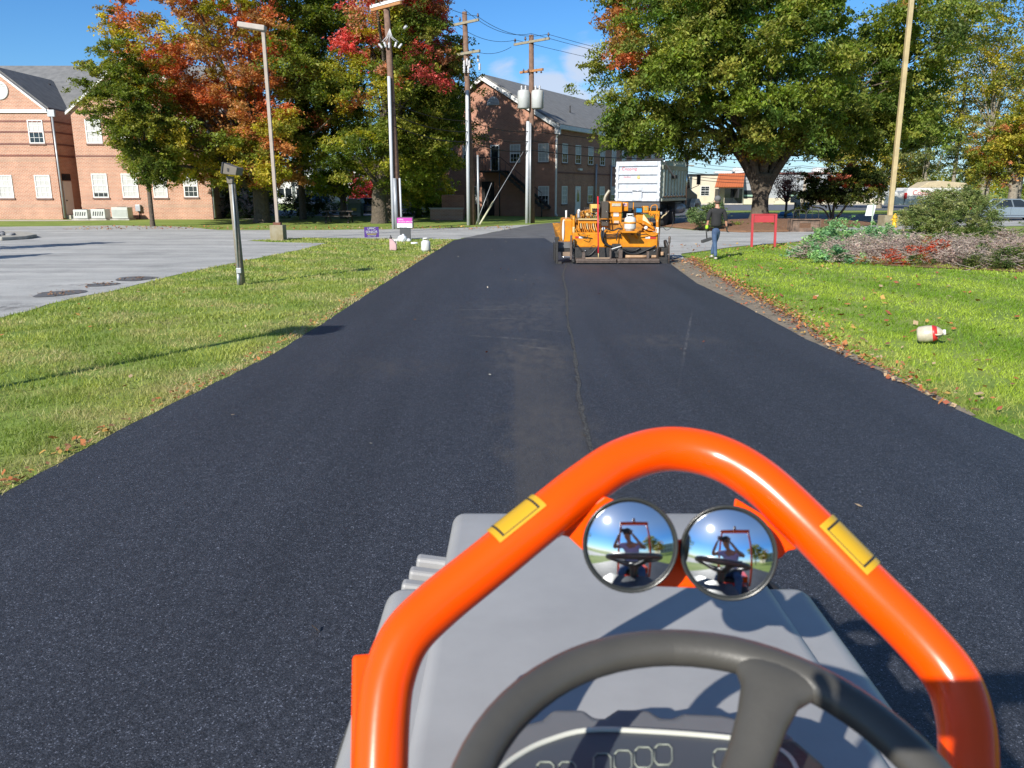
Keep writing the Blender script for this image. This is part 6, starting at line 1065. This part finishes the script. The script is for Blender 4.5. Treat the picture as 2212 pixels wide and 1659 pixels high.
# ================= the walking worker =================
def skin(name, chain, m, parent, sub=2, root=0):
    """chain: list of (x,y,z,r[,parent index])"""
    me = bpy.data.meshes.new(name); ed = []
    for i, c in enumerate(chain):
        if i: ed.append((c[4] if len(c) > 4 else i - 1, i))
    off = OFF.get(parent.name, Vector((0, 0, 0))); me.from_pydata([(c[0] - off.x, c[1] - off.y, c[2] - off.z) for c in chain], ed, []); o = bpy.data.objects.new(name, me); sc.collection.objects.link(o)
    s_ = o.modifiers.new('skin', 'SKIN'); s_.use_smooth_shade = True; s_.branch_smoothing = .6
    if not me.skin_vertices: me.attributes.new('x', 'FLOAT', 'POINT')
    for i, c in enumerate(chain):
        r = c[3] if isinstance(c[3], tuple) else (c[3], c[3]); me.skin_vertices[0].data[i].radius = r; me.skin_vertices[0].data[i].use_root = (i == root)
    u = o.modifiers.new('sub', 'SUBSURF'); u.levels = sub; u.render_levels = sub; me.materials.append(m); o.parent = parent; OFF[o.name] = off
    return bake(o)
def bake(o):
    bpy.context.view_layer.update(); me = bpy.data.meshes.new_from_object(o.evaluated_get(bpy.context.evaluated_depsgraph_get())); mats = o.data.materials[0]; o.modifiers.clear(); old = o.data; o.data = me
    if not me.materials: me.materials.append(mats)
    for p_ in me.polygons: p_.use_smooth = True
    return o
def skinnable(me): pass
_skin = skin
def skin(name, chain, m, parent, sub=2, root=0):     # object with skin layer, made through bmesh
    import bmesh
    me = bpy.data.meshes.new(name); bm = bmesh.new(); L = bm.verts.layers.skin.verify(); vs = []; off = OFF.get(parent.name, Vector((0, 0, 0)))
    for i, c in enumerate(chain):
        v = bm.verts.new((c[0] - off.x, c[1] - off.y, c[2] - off.z)); v[L].radius = c[3] if isinstance(c[3], tuple) else (c[3], c[3]); v[L].use_root = (i == root); vs.append(v)
        if i: bm.edges.new((vs[c[4] if len(c) > 4 else i - 1], v))
    bm.to_mesh(me); bm.free(); o = bpy.data.objects.new(name, me); sc.collection.objects.link(o); o.parent = parent; OFF[o.name] = off; me.materials.append(m)
    s_ = o.modifiers.new('skin', 'SKIN'); s_.use_smooth_shade = True; s_.branch_smoothing = .5; u = o.modifiers.new('sub', 'SUBSURF'); u.levels = sub; u.render_levels = sub
    return bake(o)
def hand(par, name, m, wr, d, side, curl=.6, s=1.0):   # wr wrist, d pointing direction, side thumb direction
    wr, d, side = Vector(wr), Vector(d).normalized(), Vector(side).normalized(); nrm = d.cross(side).normalized(); ch = [(*(wr - d * .02), .024 * s), (*(wr + d * .035 * s), (.034 * s, .018 * s)), (*(wr + d * .085 * s), (.036 * s, .016 * s))]
    for k, (o_, ln) in enumerate(((.03, .075), (.01, .085), (-.01, .08), (-.03, .062))):
        b_ = wr + (d * .088 + side * o_) * s; t1 = b_ + (d * math.cos(curl * .6) + nrm * math.sin(curl * .6)) * ln * .5 * s; t2 = t1 + (d * math.cos(curl * 1.7) + nrm * math.sin(curl * 1.7)) * ln * .5 * s; i0 = len(ch)
        ch += [(*b_, .0105 * s, 2), (*t1, .0095 * s, i0), (*t2, .008 * s, i0 + 1)]
    b_ = wr + (d * .03 + side * .03) * s; i0 = len(ch); t1 = b_ + (d * .6 + side * .7).normalized() * .035 * s; t2 = t1 + (d * .8 + side * .2 + nrm * .4).normalized() * .032 * s
    ch += [(*b_, .013 * s, 1), (*t1, .0115 * s, i0), (*t2, .0095 * s, i0 + 1)]
    return skin(name, ch, m, par, 2)
skm = mat('skin_tone', (.5, .25, .17), .55, v=.12, vs=9); shirt = mat('black_shirt', (.018, .018, .02), .85, v=.3, vs=7, b=.4, bs=14, bd=.02); jeans = mat('blue_jeans', (.065, .12, .22), .85, v=.45, vs=6, c2=(.03, .055, .12), b=.4, bs=25); shoe = mat('shoe_pale', (.5, .46, .42), .7, v=.3, vs=15); capm = mat('grey_cap', (.13, .13, .135), .85, v=.15, vs=20)
glv = mat('dark_glove', (.03, .035, .03), .8, v=.4, vs=20); glg = mat('lime_cuff', (.4, .7, .03), .6)
YW = 24.0; wx = W(1543, 556, YW).x
wk = thing('person', 'worker in grey cap, black shirt and blue jeans walking over the lawn', 'person', (wx, YW, 0))
def w3(x, z, dy=0.0): return (wx + x, YW + dy, z)     # x right, z up, dy away from the camera
S = 1.0
body = [(*w3(0, .98), .12), (*w3(-.01, 1.2), .13), (*w3(-.0, 1.42), .11), (*w3(.0, 1.53, .01), .06), (*w3(.005, 1.6, .02), .052), (*w3(.005, 1.68, .035), (.077, .088)), (*w3(.005, 1.765, .03), (.07, .082)), (*w3(-.17, 1.45), .06, 2), (*w3(-.235, 1.2, -.02), .042, 7), (*w3(-.26, .98, .03), .028, 8), (*w3(.18, 1.44), .06, 2), (*w3(.26, 1.19, -.03), .042, 10), (*w3(.315, .96, .02), .028, 11)]
skin('body', body, skm, wk)
for sx in (-1, 1): MB().ell(w3(sx * .078 + .005, 1.685, .035), (.012, .024, .032), 8, 6).build('ear', skm, wk)
cp = MB().ell(w3(.005, 1.765, .03), (.099, .112, .095), 18, 12).build('cap', capm, wk); MB().ell(w3(.04, 1.745, .13), (.07, .075, .012), 12, 5).build('cap_brim', capm, cp)
MB().ell(w3(.005, 1.66, .0), (.075, .07, .06), 12, 8).build('hair', mat('brown_hair', (.08, .05, .035), .8), wk)
sh_ = [(*w3(0, .93), (.175, .125)), (*w3(0, 1.08), (.17, .125)), (*w3(-.005, 1.28), (.18, .125)), (*w3(0, 1.43), (.155, .11)), (*w3(0, 1.515, .005), (.075, .065)), (*w3(-.185, 1.44), (.08, .08), 3), (*w3(-.235, 1.28, -.01), .068, 5), (*w3(-.26, 1.13, -.01), .056, 6), (*w3(.19, 1.43), (.08, .08), 3), (*w3(.25, 1.27, -.015), .068, 8), (*w3(.285, 1.11, -.01), .056, 9)]
skin('shirt', sh_, shirt, wk)
jn = [(*w3(0, .96), (.145, .115)), (*w3(-.005, .86), (.15, .12)), (*w3(-.045, .76, -.01), .098, 1), (*w3(-.02, .5, -.03), .07, 2), (*w3(.0, .28, -.06), .06, 3), (*w3(.015, .085, -.09), .055, 4), (*w3(.07, .76, .03), .092, 1), (*w3(.03, .52, .14), .066, 6), (*w3(-.03, .3, .12), .056, 7), (*w3(-.035, .14, .16), .05, 8)]
skin('jeans', jn, jeans, wk)
skin('shoe', [(*w3(.02, .05, -.13), (.045, .04)), (*w3(.03, .045, -.04), (.05, .04)), (*w3(.035, .035, .07), (.045, .03))], shoe, wk); skin('shoe', [(*w3(-.04, .1, .1), (.04, .045)), (*w3(-.045, .08, .19), (.045, .04)), (*w3(-.05, .05, .27), (.042, .03))], shoe, wk)
hand(wk, 'glove', glv, w3(-.265, .96, .03), (-.05, .05, -1), (0, 1, 0), 1.1, 1.1); hand(wk, 'glove', glv, w3(.32, .95, .02), (.1, .02, -1), (0, 1, 0), .8, 1.15)
MB().lathe([(.036, 0), (.045, .03), (.043, .09), (.036, .1)], w3(-.265, .9, .03), 12).build('lime_cuff', glg, wk)
tt = thing('hand_tamper', 'short handled black hand tamper held in the left glove of the worker', 'tool', w3(-.28, .6, .05)); MB().tube([w3(-.28, .9, .05), w3(-.24, .62, .05)], .017, 8).build('handle', hose, tt); MB().beam(w3(-.4, .53, -.02), w3(-.1, .61, .12), .09, .085).build('head', mat('tamper_grey', (.07, .07, .075), .8), tt, .008)
# ================= the roller in the foreground =================
org = mat('roller_orange', (.95, .075, .0), .24, v=.05, vs=6, coat=.0, spec=.4, b=.04, bs=120, bd=.001); hoodm = mat('hood_grey', (.33, .33, .335), .45, v=.16, vs=5, b=.06, bs=220, bd=.002, det=8); scuff = mat('side_grey', (.2, .21, .24), .5, v=.15, vs=4)
whl = mat('steering_rubber', (.07, .067, .06), .42, v=.18, vs=14, b=.12, bs=320, bd=.002); cons = mat('console_plastic', (.14, .145, .155), .5, v=.12, vs=12, b=.1, bs=300, bd=.001); scr = mat('console_face', (.06, .07, .085), .4, v=.1)
ro = thing('road_roller', 'orange and grey road roller with guard hoop and round mirrors, seen from its seat', 'roller', (.19, .8, 0))
hp = [(819, 1900, .835), (820, 1760, .86), (822, 1660, .88), (828, 1545, .905), (842, 1458, .925), (877, 1376, .945), (945, 1306, .967), (1052, 1219, .993), (1172, 1121, 1.02), (1266, 1046, 1.05), (1346, 995, 1.075), (1440, 970, 1.09), (1540, 984, 1.08), (1634, 1034, 1.052), (1740, 1130, 1.02), (1868, 1262, .985), (1983, 1377, .955), (2056, 1468, .93), (2086, 1562, .905), (2092, 1660, .88), (2094, 1760, .86), (2094, 1900, .835)]
pts = [Cd(*h) for h in hp]; pts = [pts[0] - Z3 * .35 - Y3 * .05] + pts + [pts[-1] - Z3 * .35 - Y3 * .05]
hoop = MB().tube(arc(pts, 7), .0305, 64).build('guard_hoop', org, ro)
lm = mat('label_yellow', (.52, .31, .015), .4, v=.06); lk = mat('label_black', (.02, .02, .02), .5)
def wrap(p0, p1, a0, a1, r, name, m, par, n=14, k=6):    # a sticker wrapped round the tube, seen from the seat
    A_, B_ = Cd(*p0), Cd(*p1); d = (B_ - A_).normalized(); c_ = (Vector((0, 0, EYE)) - A_).normalized(); f_ = (c_ - d * c_.dot(d)).normalized(); s_ = d.cross(f_); vs = []; 
    for i in range(k + 1):
        for j in range(n + 1): t = a0 + (a1 - a0) * j / n; vs.append(A_.lerp(B_, i / k) + (f_ * math.cos(t) + s_ * math.sin(t)) * r)
    return MB().add(vs, [(i * (n + 1) + j, i * (n + 1) + j + 1, (i + 1) * (n + 1) + j + 1, (i + 1) * (n + 1) + j) for i in range(k) for j in range(n)], True).build(name, m, par)
def lerp3(a, b, t): return tuple(a[i] + (b[i] - a[i]) * t for i in range(3))
for p0, p1, a0, a1 in (((1084, 1192, 1.001), (1182, 1113, 1.023), -1.55, -.3), ((1757, 1148, 1.016), (1857, 1251, .988), -1.55, -.3)):
    lo = wrap(p0, p1, a0, a1, .0328, 'warning_label', lm, hoop)
    for u0, u1, b0, b1 in ((.1, .14, .1, .9), (.86, .9, .1, .9), (.1, .9, .1, .125), (.1, .9, .875, .9)):
        wrap(lerp3(p0, p1, u0), lerp3(p0, p1, u1), a0 + (a1 - a0) * b0, a0 + (a1 - a0) * b1, .0333, 'label_border', lk, lo)
MB().beam(Cd(790, 1425, 1.0), Cd(788, 1900, .86), .03, .05).build('side_bracket', org, ro, .005)
brp = [(1196, 1152), (1306, 1072), (1340, 1085), (1330, 1120), (1466, 1166), (1580, 1130), (1588, 1076), (1645, 1110), (1722, 1186), (1702, 1190), (1688, 1204), (1560, 1272), (1418, 1267), (1262, 1192), (1228, 1160)]
MB().prism([Cd(x, y, 1.03) for x, y in brp], Cd(1460, 1170, 1.036) - Cd(1460, 1170, 1.03)).build('mirror_bracket', org, ro, .002)
MB().tube([Cd(1200, 1150, 1.02), Cd(1308, 1078, 1.05)], .008, 10).build('weld_bead', org, ro)
mir = mat('mirror_chrome', (.82, .85, .88), .035, 1.0, v=.02); rimb = mat('mirror_rim', (.03, .032, .03), .25, v=.1)
for cx, cy in ((1361, 1177), (1573, 1194)):
    c = Cd(cx, cy, .985); rr, RC = .0545, .145; cdir = (Vector((0, 0, EYE)) - c).normalized(); rt = Vector((1, 0, 0)); rt = (rt - cdir * rt.dot(cdir)).normalized(); up = rt.cross(-cdir).normalized()
    if up.z < 0: up = -up
    ax = (cdir * .987 - .158 * (-.29 * rt + .96 * up)).normalized(); e1 = (rt - ax * rt.dot(ax)).normalized(); e2 = ax.cross(e1); M_ = Matrix((e1, e2, ax)).transposed()
    prof = [(RC * math.sin(t), RC * math.cos(t) - math.sqrt(RC * RC - rr * rr)) for t in [math.asin(rr / RC) * (1 - i / 22) for i in range(23)]]; prof[-1] = (.0001, prof[-1][1])
    mo = MB().lathe([(.02, -.026), (.052, -.02), (.0575, -.008), (.0585, .002), (.0565, .0035), (.0545, .0), (.052, -.004), (.001, -.004)], c, 48, M_).build('mirror', rimb, ro); MB().lathe(prof, c, 64, M_).build('mirror_glass', mir, mo)
    b_ = MB()
# hood
def rsec(x0, x1, zt, zb, r, y, n=6):
    o = []
    for cx, cz, a0 in ((x1 - r, zt - r, 0), (x0 + r, zt - r, 90)):
        for i in range(n + 1): a = R(a0 + 90 * i / n); o.append((cx + r * math.cos(a), y, cz + r * math.sin(a)))
    return o + [(x0, y, zb), (x1, y, zb)]
def hood(name, x0, x1, zt, y0, y1, r, zb, m, slope=.0, fr=.05, tap=.0):
    rings = []; ys = [(y0, 0)] + [(y0 + (y1 - fr - y0) * i / 8, 0) for i in range(1, 9)] + [(y1 - fr + fr * math.sin(R(a)), fr * (1 - math.cos(R(a)))) for a in (20, 40, 60, 75, 88)]
    for y, d in ys:
        t = (y - y0) / (y1 - y0); rings.append(rsec(x0 + tap * t + d * .35, x1 - tap * t - d * .35, zt - slope * t - d, zb, r, y))
    return MB().loft(rings).build(name, m, ro)
hood('hood', -.165, .575, 1.175, .62, 2.05, .032, .7, hoodm, .02, .05, .005); hood('hood_flank', -.28, .665, 1.148, .62, 1.63, .045, .6, hoodm, .0, .035, .0)
s = MB()
for i in range(3): s.obox((-.2 + i * .012, 1.72 + i * .05, 1.085 + .008 * i), (.12, .035, .03), Matrix.Rotation(R(8), 3, 'Y'))
s.build('side_louvre', hoodm, ro, .008); MB().tube(arc([(.56, 1.78, 1.04), (.61, 1.74, 1.08), (.645, 1.66, 1.06)], 4), .018, 10).build('side_hose', hose, ro)
# drum, frame, fenders
drm = mat('drum_steel', (.16, .155, .15), .45, .5, v=.35, vs=4)
MB().lathe([(.1, -.51), (.42, -.51), (.45, -.49), (.45, .49), (.42, .51), (.1, .51)], (.15, 1.45, .45), 48, Matrix.Rotation(R(90), 3, 'Y')).build('drum', drm, ro)
MB().lathe([(.1, -.51), (.42, -.51), (.45, -.49), (.45, .49), (.42, .51), (.1, .51)], (.17, -1.15, .45), 48, Matrix.Rotation(R(90), 3, 'Y')).build('drum', drm, ro)
MB().box(-.25, .62, -.9, .6, .55, .8).box(-.2, .58, -1.5, -.55, .95, 1.15).build('frame', org, ro, .03); MB().box(-.2, .58, -.55, .6, .801, .84).build('floor_plate', blk, ro)
MB().prism([(-.24, .6, .84), (-.24, .7, 1.12), (-.24, .62, 1.12), (-.24, .56, .84)], (.86, 0, 0)).build('front_panel', scuff, ro, .01)
st_ = MB().box(-.08, .42, -.65, -.2, 1.08, 1.18).build('seat', hose, ro, .04, 3); MB().box(-.08, .42, -.8, -.67, 1.16, 1.6).build('seat_back', hose, st_, .04, 3)
rp = MB()
for x in (-.32, .72): rp.tube(arc([(x, -.85, .7), (x, -.85, 1.4), (x, -.85, 2.1), (x + (.03 if x < 0 else -.03), -.86, 2.62)], 3), .035, 10)
rp.beam((-.34, -.86, 2.65), (.74, -.86, 2.65), .1, .1).build('rollover_bar', org, ro, .01)
bc = MB().tube([(.2, -.86, 2.7), (.2, -.86, 2.76)], .05, 12).build('beacon_base', hose, ro); MB().ell((.2, -.86, 2.82), (.05, .05, .08)).build('beacon_lens', mat('amber_lens', (.6, .18, .02), .2), bc)
# steering wheel
sw = Vector((.158, .517, 1.513)); wn = Vector((.0, -math.cos(R(77)), math.sin(R(77)))); wx_ = Vector((1, 0, 0)); wy_ = wn.cross(wx_).normalized()
def wp(a, r, h=0): return sw + (wx_ * math.sin(a) + wy_ * math.cos(a)) * r + wn * h
rings = []
for i in range(64):
    a = 2 * math.pi * i / 64; rad = wx_ * math.sin(a) + wy_ * math.cos(a); c = sw + rad * .2
    rings.append([c + rad * .0185 * math.cos(b) + wn * .0165 * math.sin(b) for b in [2 * math.pi * j / 16 for j in range(16)]])
mbw = MB().loft(rings + [rings[0]], True, False); whe = mbw.build('steering_wheel', whl, ro)
for ang in (R(30), R(150), R(270)):
    dv = wx_ * math.sin(ang) + wy_ * math.cos(ang); tv = wx_ * math.cos(ang) - wy_ * math.sin(ang); rg = []
    for t, wd, th, dr in ((.203, .062, .011, 0), (.195, .058, .013, 0), (.186, .048, .0145, 0), (.177, .036, .0155, -.001), (.165, .027, .0155, -.004), (.14, .0225, .0145, -.011), (.11, .0205, .014, -.022), (.07, .021, .014, -.034), (.03, .03, .014, -.04)):
        c = sw + dv * t + wn * dr; rg.append([c + tv * wd * math.cos(b) + wn * th * math.sin(b) for b in [2 * math.pi * j / 20 for j in range(20)]])
    MB().loft(rg).build('spoke', whl, whe)
MB().lathe([(.001, 0), (.035, -.004), (.042, -.014), (.045, -.03), (.03, -.06), (.02, -.3)], sw - wn * .015, 24, Matrix((wx_, wy_, wn)).transposed()).build('hub', whl, whe)
# console
def cp_(x, y, o=0): return Cd(x, y, 1 / (1.058 + .00095 * (y - 1575)) + o)
face = [(1050, 1720), (1083, 1662), (1125, 1628), (1182, 1600), (1270, 1577), (1400, 1580), (1540, 1590), (1620, 1600), (1680, 1618), (1715, 1650), (1735, 1720)]
nv = Vector((0, .05, -.03)); co = MB().prism([cp_(*q) for q in face] + [cp_(1735, 2000), cp_(1050, 2000)], nv).build('console', scr, ro)
ol = MB(); ol.tube(arc([cp_(x, y, -.002) for x, y in face], 4), .0034, 8); ol.build('console_trim', mat('trim_pale', (.55, .56, .5), .4), co)
sc_ = [(1060, 1700), (1088, 1610), (1108, 1572), (1172, 1556), (1196, 1534), (1262, 1534), (1284, 1552), (1308, 1552), (1336, 1533), (1402, 1534), (1428, 1552), (1458, 1552), (1480, 1542), (1560, 1545), (1660, 1568), (1715, 1590), (1760, 1700)]
MB().prism([cp_(x, y, .012) for x, y in sc_] + [cp_(1760, 2000, .02), cp_(1060, 2000, .02)], Vector((0, .06, -.05))).build('console_cover', cons, ro, .006, 3)
for x, y in ((1301, 1650), (1346, 1643), (1390, 1636), (1433, 1630), (1178, 1668), (1225, 1668), (1560, 1640)):
    w_, h_ = 19, 22; q_ = [cp_(x + w_ * sx, y + h_ * sy, -.0015) for sx, sy in ((-1, -.6), (-.6, -1), (.6, -1), (1, -.6), (1, .6), (.6, 1), (-.6, 1), (-1, .6), (-1, -.6))]; MB().tube(q_, .0010, 5).build('console_symbol', mat('symbol_pale', (.3, .33, .28), .5), co)
MB().prism([cp_(x, y, -.004) for x, y in ((1655, 1612), (1720, 1600), (1790, 1660), (1800, 1720), (1690, 1720))], nv * .8).build('side_switch_box', blk, co, .006)
# ================= the operator =================
op = thing('person', 'seated operator in lavender shirt and jeans holding up a phone, visible in the round mirrors', 'person', (.12, -.45, 0))
lav = mat('lavender_shirt', (.5, .44, .8), .85, v=.15, vs=9)
skin('body', [(.13, -.47, 1.35, .12), (.12, -.42, 1.53, .12), (.09, -.36, 1.74, .1), (.06, -.31, 1.84, .05), (.05, -.27, 1.86, .05), (.02, -.22, 1.95, (.08, .09)), (.015, -.215, 2.03, (.08, .09)),
   (-.1, -.35, 1.78, .055, 2), (-.26, -.2, 1.68, .042, 7), (-.19, -.07, 1.75, .033, 8), (-.115, -.03, 1.93, .024, 9), (.29, -.35, 1.78, .055, 2), (.4, -.18, 1.68, .042, 11), (.28, -.06, 1.75, .033, 12), (.135, -.03, 1.93, .024, 13)], skm, op)
skin('shirt', [(.13, -.47, 1.28, (.17, .13)), (.12, -.43, 1.48, (.175, .13)), (.1, -.37, 1.7, (.18, .12)), (.07, -.325, 1.82, (.09, .075)), (-.1, -.36, 1.77, .08, 2), (-.2, -.27, 1.71, .065, 4), (.29, -.36, 1.77, .08, 2), (.37, -.25, 1.71, .065, 6)], lav, op)
skin('jeans', [(.13, -.48, 1.28, (.17, .13)), (.03, -.4, 1.25, .09, 0), (-.03, -.02, 1.27, .075, 1), (-.05, .12, .95, .055, 2), (.24, -.4, 1.25, .09, 0), (.31, -.02, 1.27, .075, 4), (.33, .12, .95, .055, 5)], jeans, op)
MB().ell((.015, -.225, 2.045), (.105, .12, .095), 16, 10).build('cap', mat('dark_cap', (.03, .03, .035), .8), op); MB().ell((.015, -.12, 1.995), (.016, .02, .022), 8, 6).build('nose', skm, op)
for sx in (-.05, .33): skin('shoe', [(sx, .1, .9, (.05, .05)), (sx, .18, .885, (.05, .045)), (sx, .28, .875, (.045, .035))], blk, op)
hand(op, 'hand', skm, (-.112, -.03, 1.93), (.25, -.1, 1), (1, 0, .1), .9, .85); hand(op, 'hand', skm, (.132, -.03, 1.93), (-.25, -.1, 1), (-1, 0, .1), .9, .85)
ph = thing('phone', 'dark phone held up by the seated operator', 'phone', (0, -.02, 2)); MB().box(-.075, .075, -.022, -.014, 1.963, 2.037).build('case', hose, ph, .004)
# ---- what stands behind the machine (seen only in the mirrors), and evergreens added to shade the lot from the left ----
tree('roadside_tree', 'yellow green tree behind the machine, right of the driveway', (9, -26), [(9, -26, 6, 4, 4, 4.2)], 60, 150, .35, lambda c, r: pick(r, GR[1:] + YG, [2, 2, 3, 2]), 201, .25, 2.5, 14, None, (.8, 1.4)); tree('roadside_tree', 'dark green tree behind the machine at the lot side', (-22, -14), [(-22, -14, 6, 4, 4, 4.5)], 60, 150, .35, lambda c, r: pick(r, GR, [1, 1, 1]), 203, .25, 2.5, 14, None, (.8, 1.4))
tree('roadside_tree', 'orange tree behind the machine beside the pale building', (17, -34), [(17, -34, 5.5, 4, 4, 3.8)], 60, 150, .35, lambda c, r: pick(r, OR + YG, [1, 1, 1, 2, 2]), 205, .25, 2.5, 14, None, (.8, 1.4))
bb = thing('pale_building', 'pale two storey building far behind the machine', 'building', (32, -45, 0)); MB().box(24, 44, -58, -45, 0, 8).build('wall', stucco, bb)
for i in range(5):
    for z in (1.2, 4.8): slab(MB(), (0, -45, 0), X3, (0, 1, 0), 26 + i * 3.6, 27.6 + i * 3.6, z, z + 1.8, -.02, .05).build('window', glass, bb)
for (px, py, h, lb_) in ((300, 520, 7.5, 'unseen narrow evergreen beyond the stone island, added to cast a shadow on the lot'), (105, 549, 6.0, 'unseen narrow evergreen nearest the lot corner, added to cast a shadow on the lot')):  # unseen evergreens added to throw the long shadows across the lot
    x, y = G(px, py); L_ = h / math.tan(SUN_EL); bx, by = x - math.sin(SUN_AZ) * L_, y - math.cos(SUN_AZ) * L_; tree('evergreen', lb_, (bx, by), [(bx, by, h * .4, .8, .8, h * .42), (bx, by, h * .78, .35, .35, h * .22)], 60, 130, .2, pine_pal, 210 + int(h), .12, 1, 6, 'evergreens added beside the parking lot for their shadows', (.3, .5))
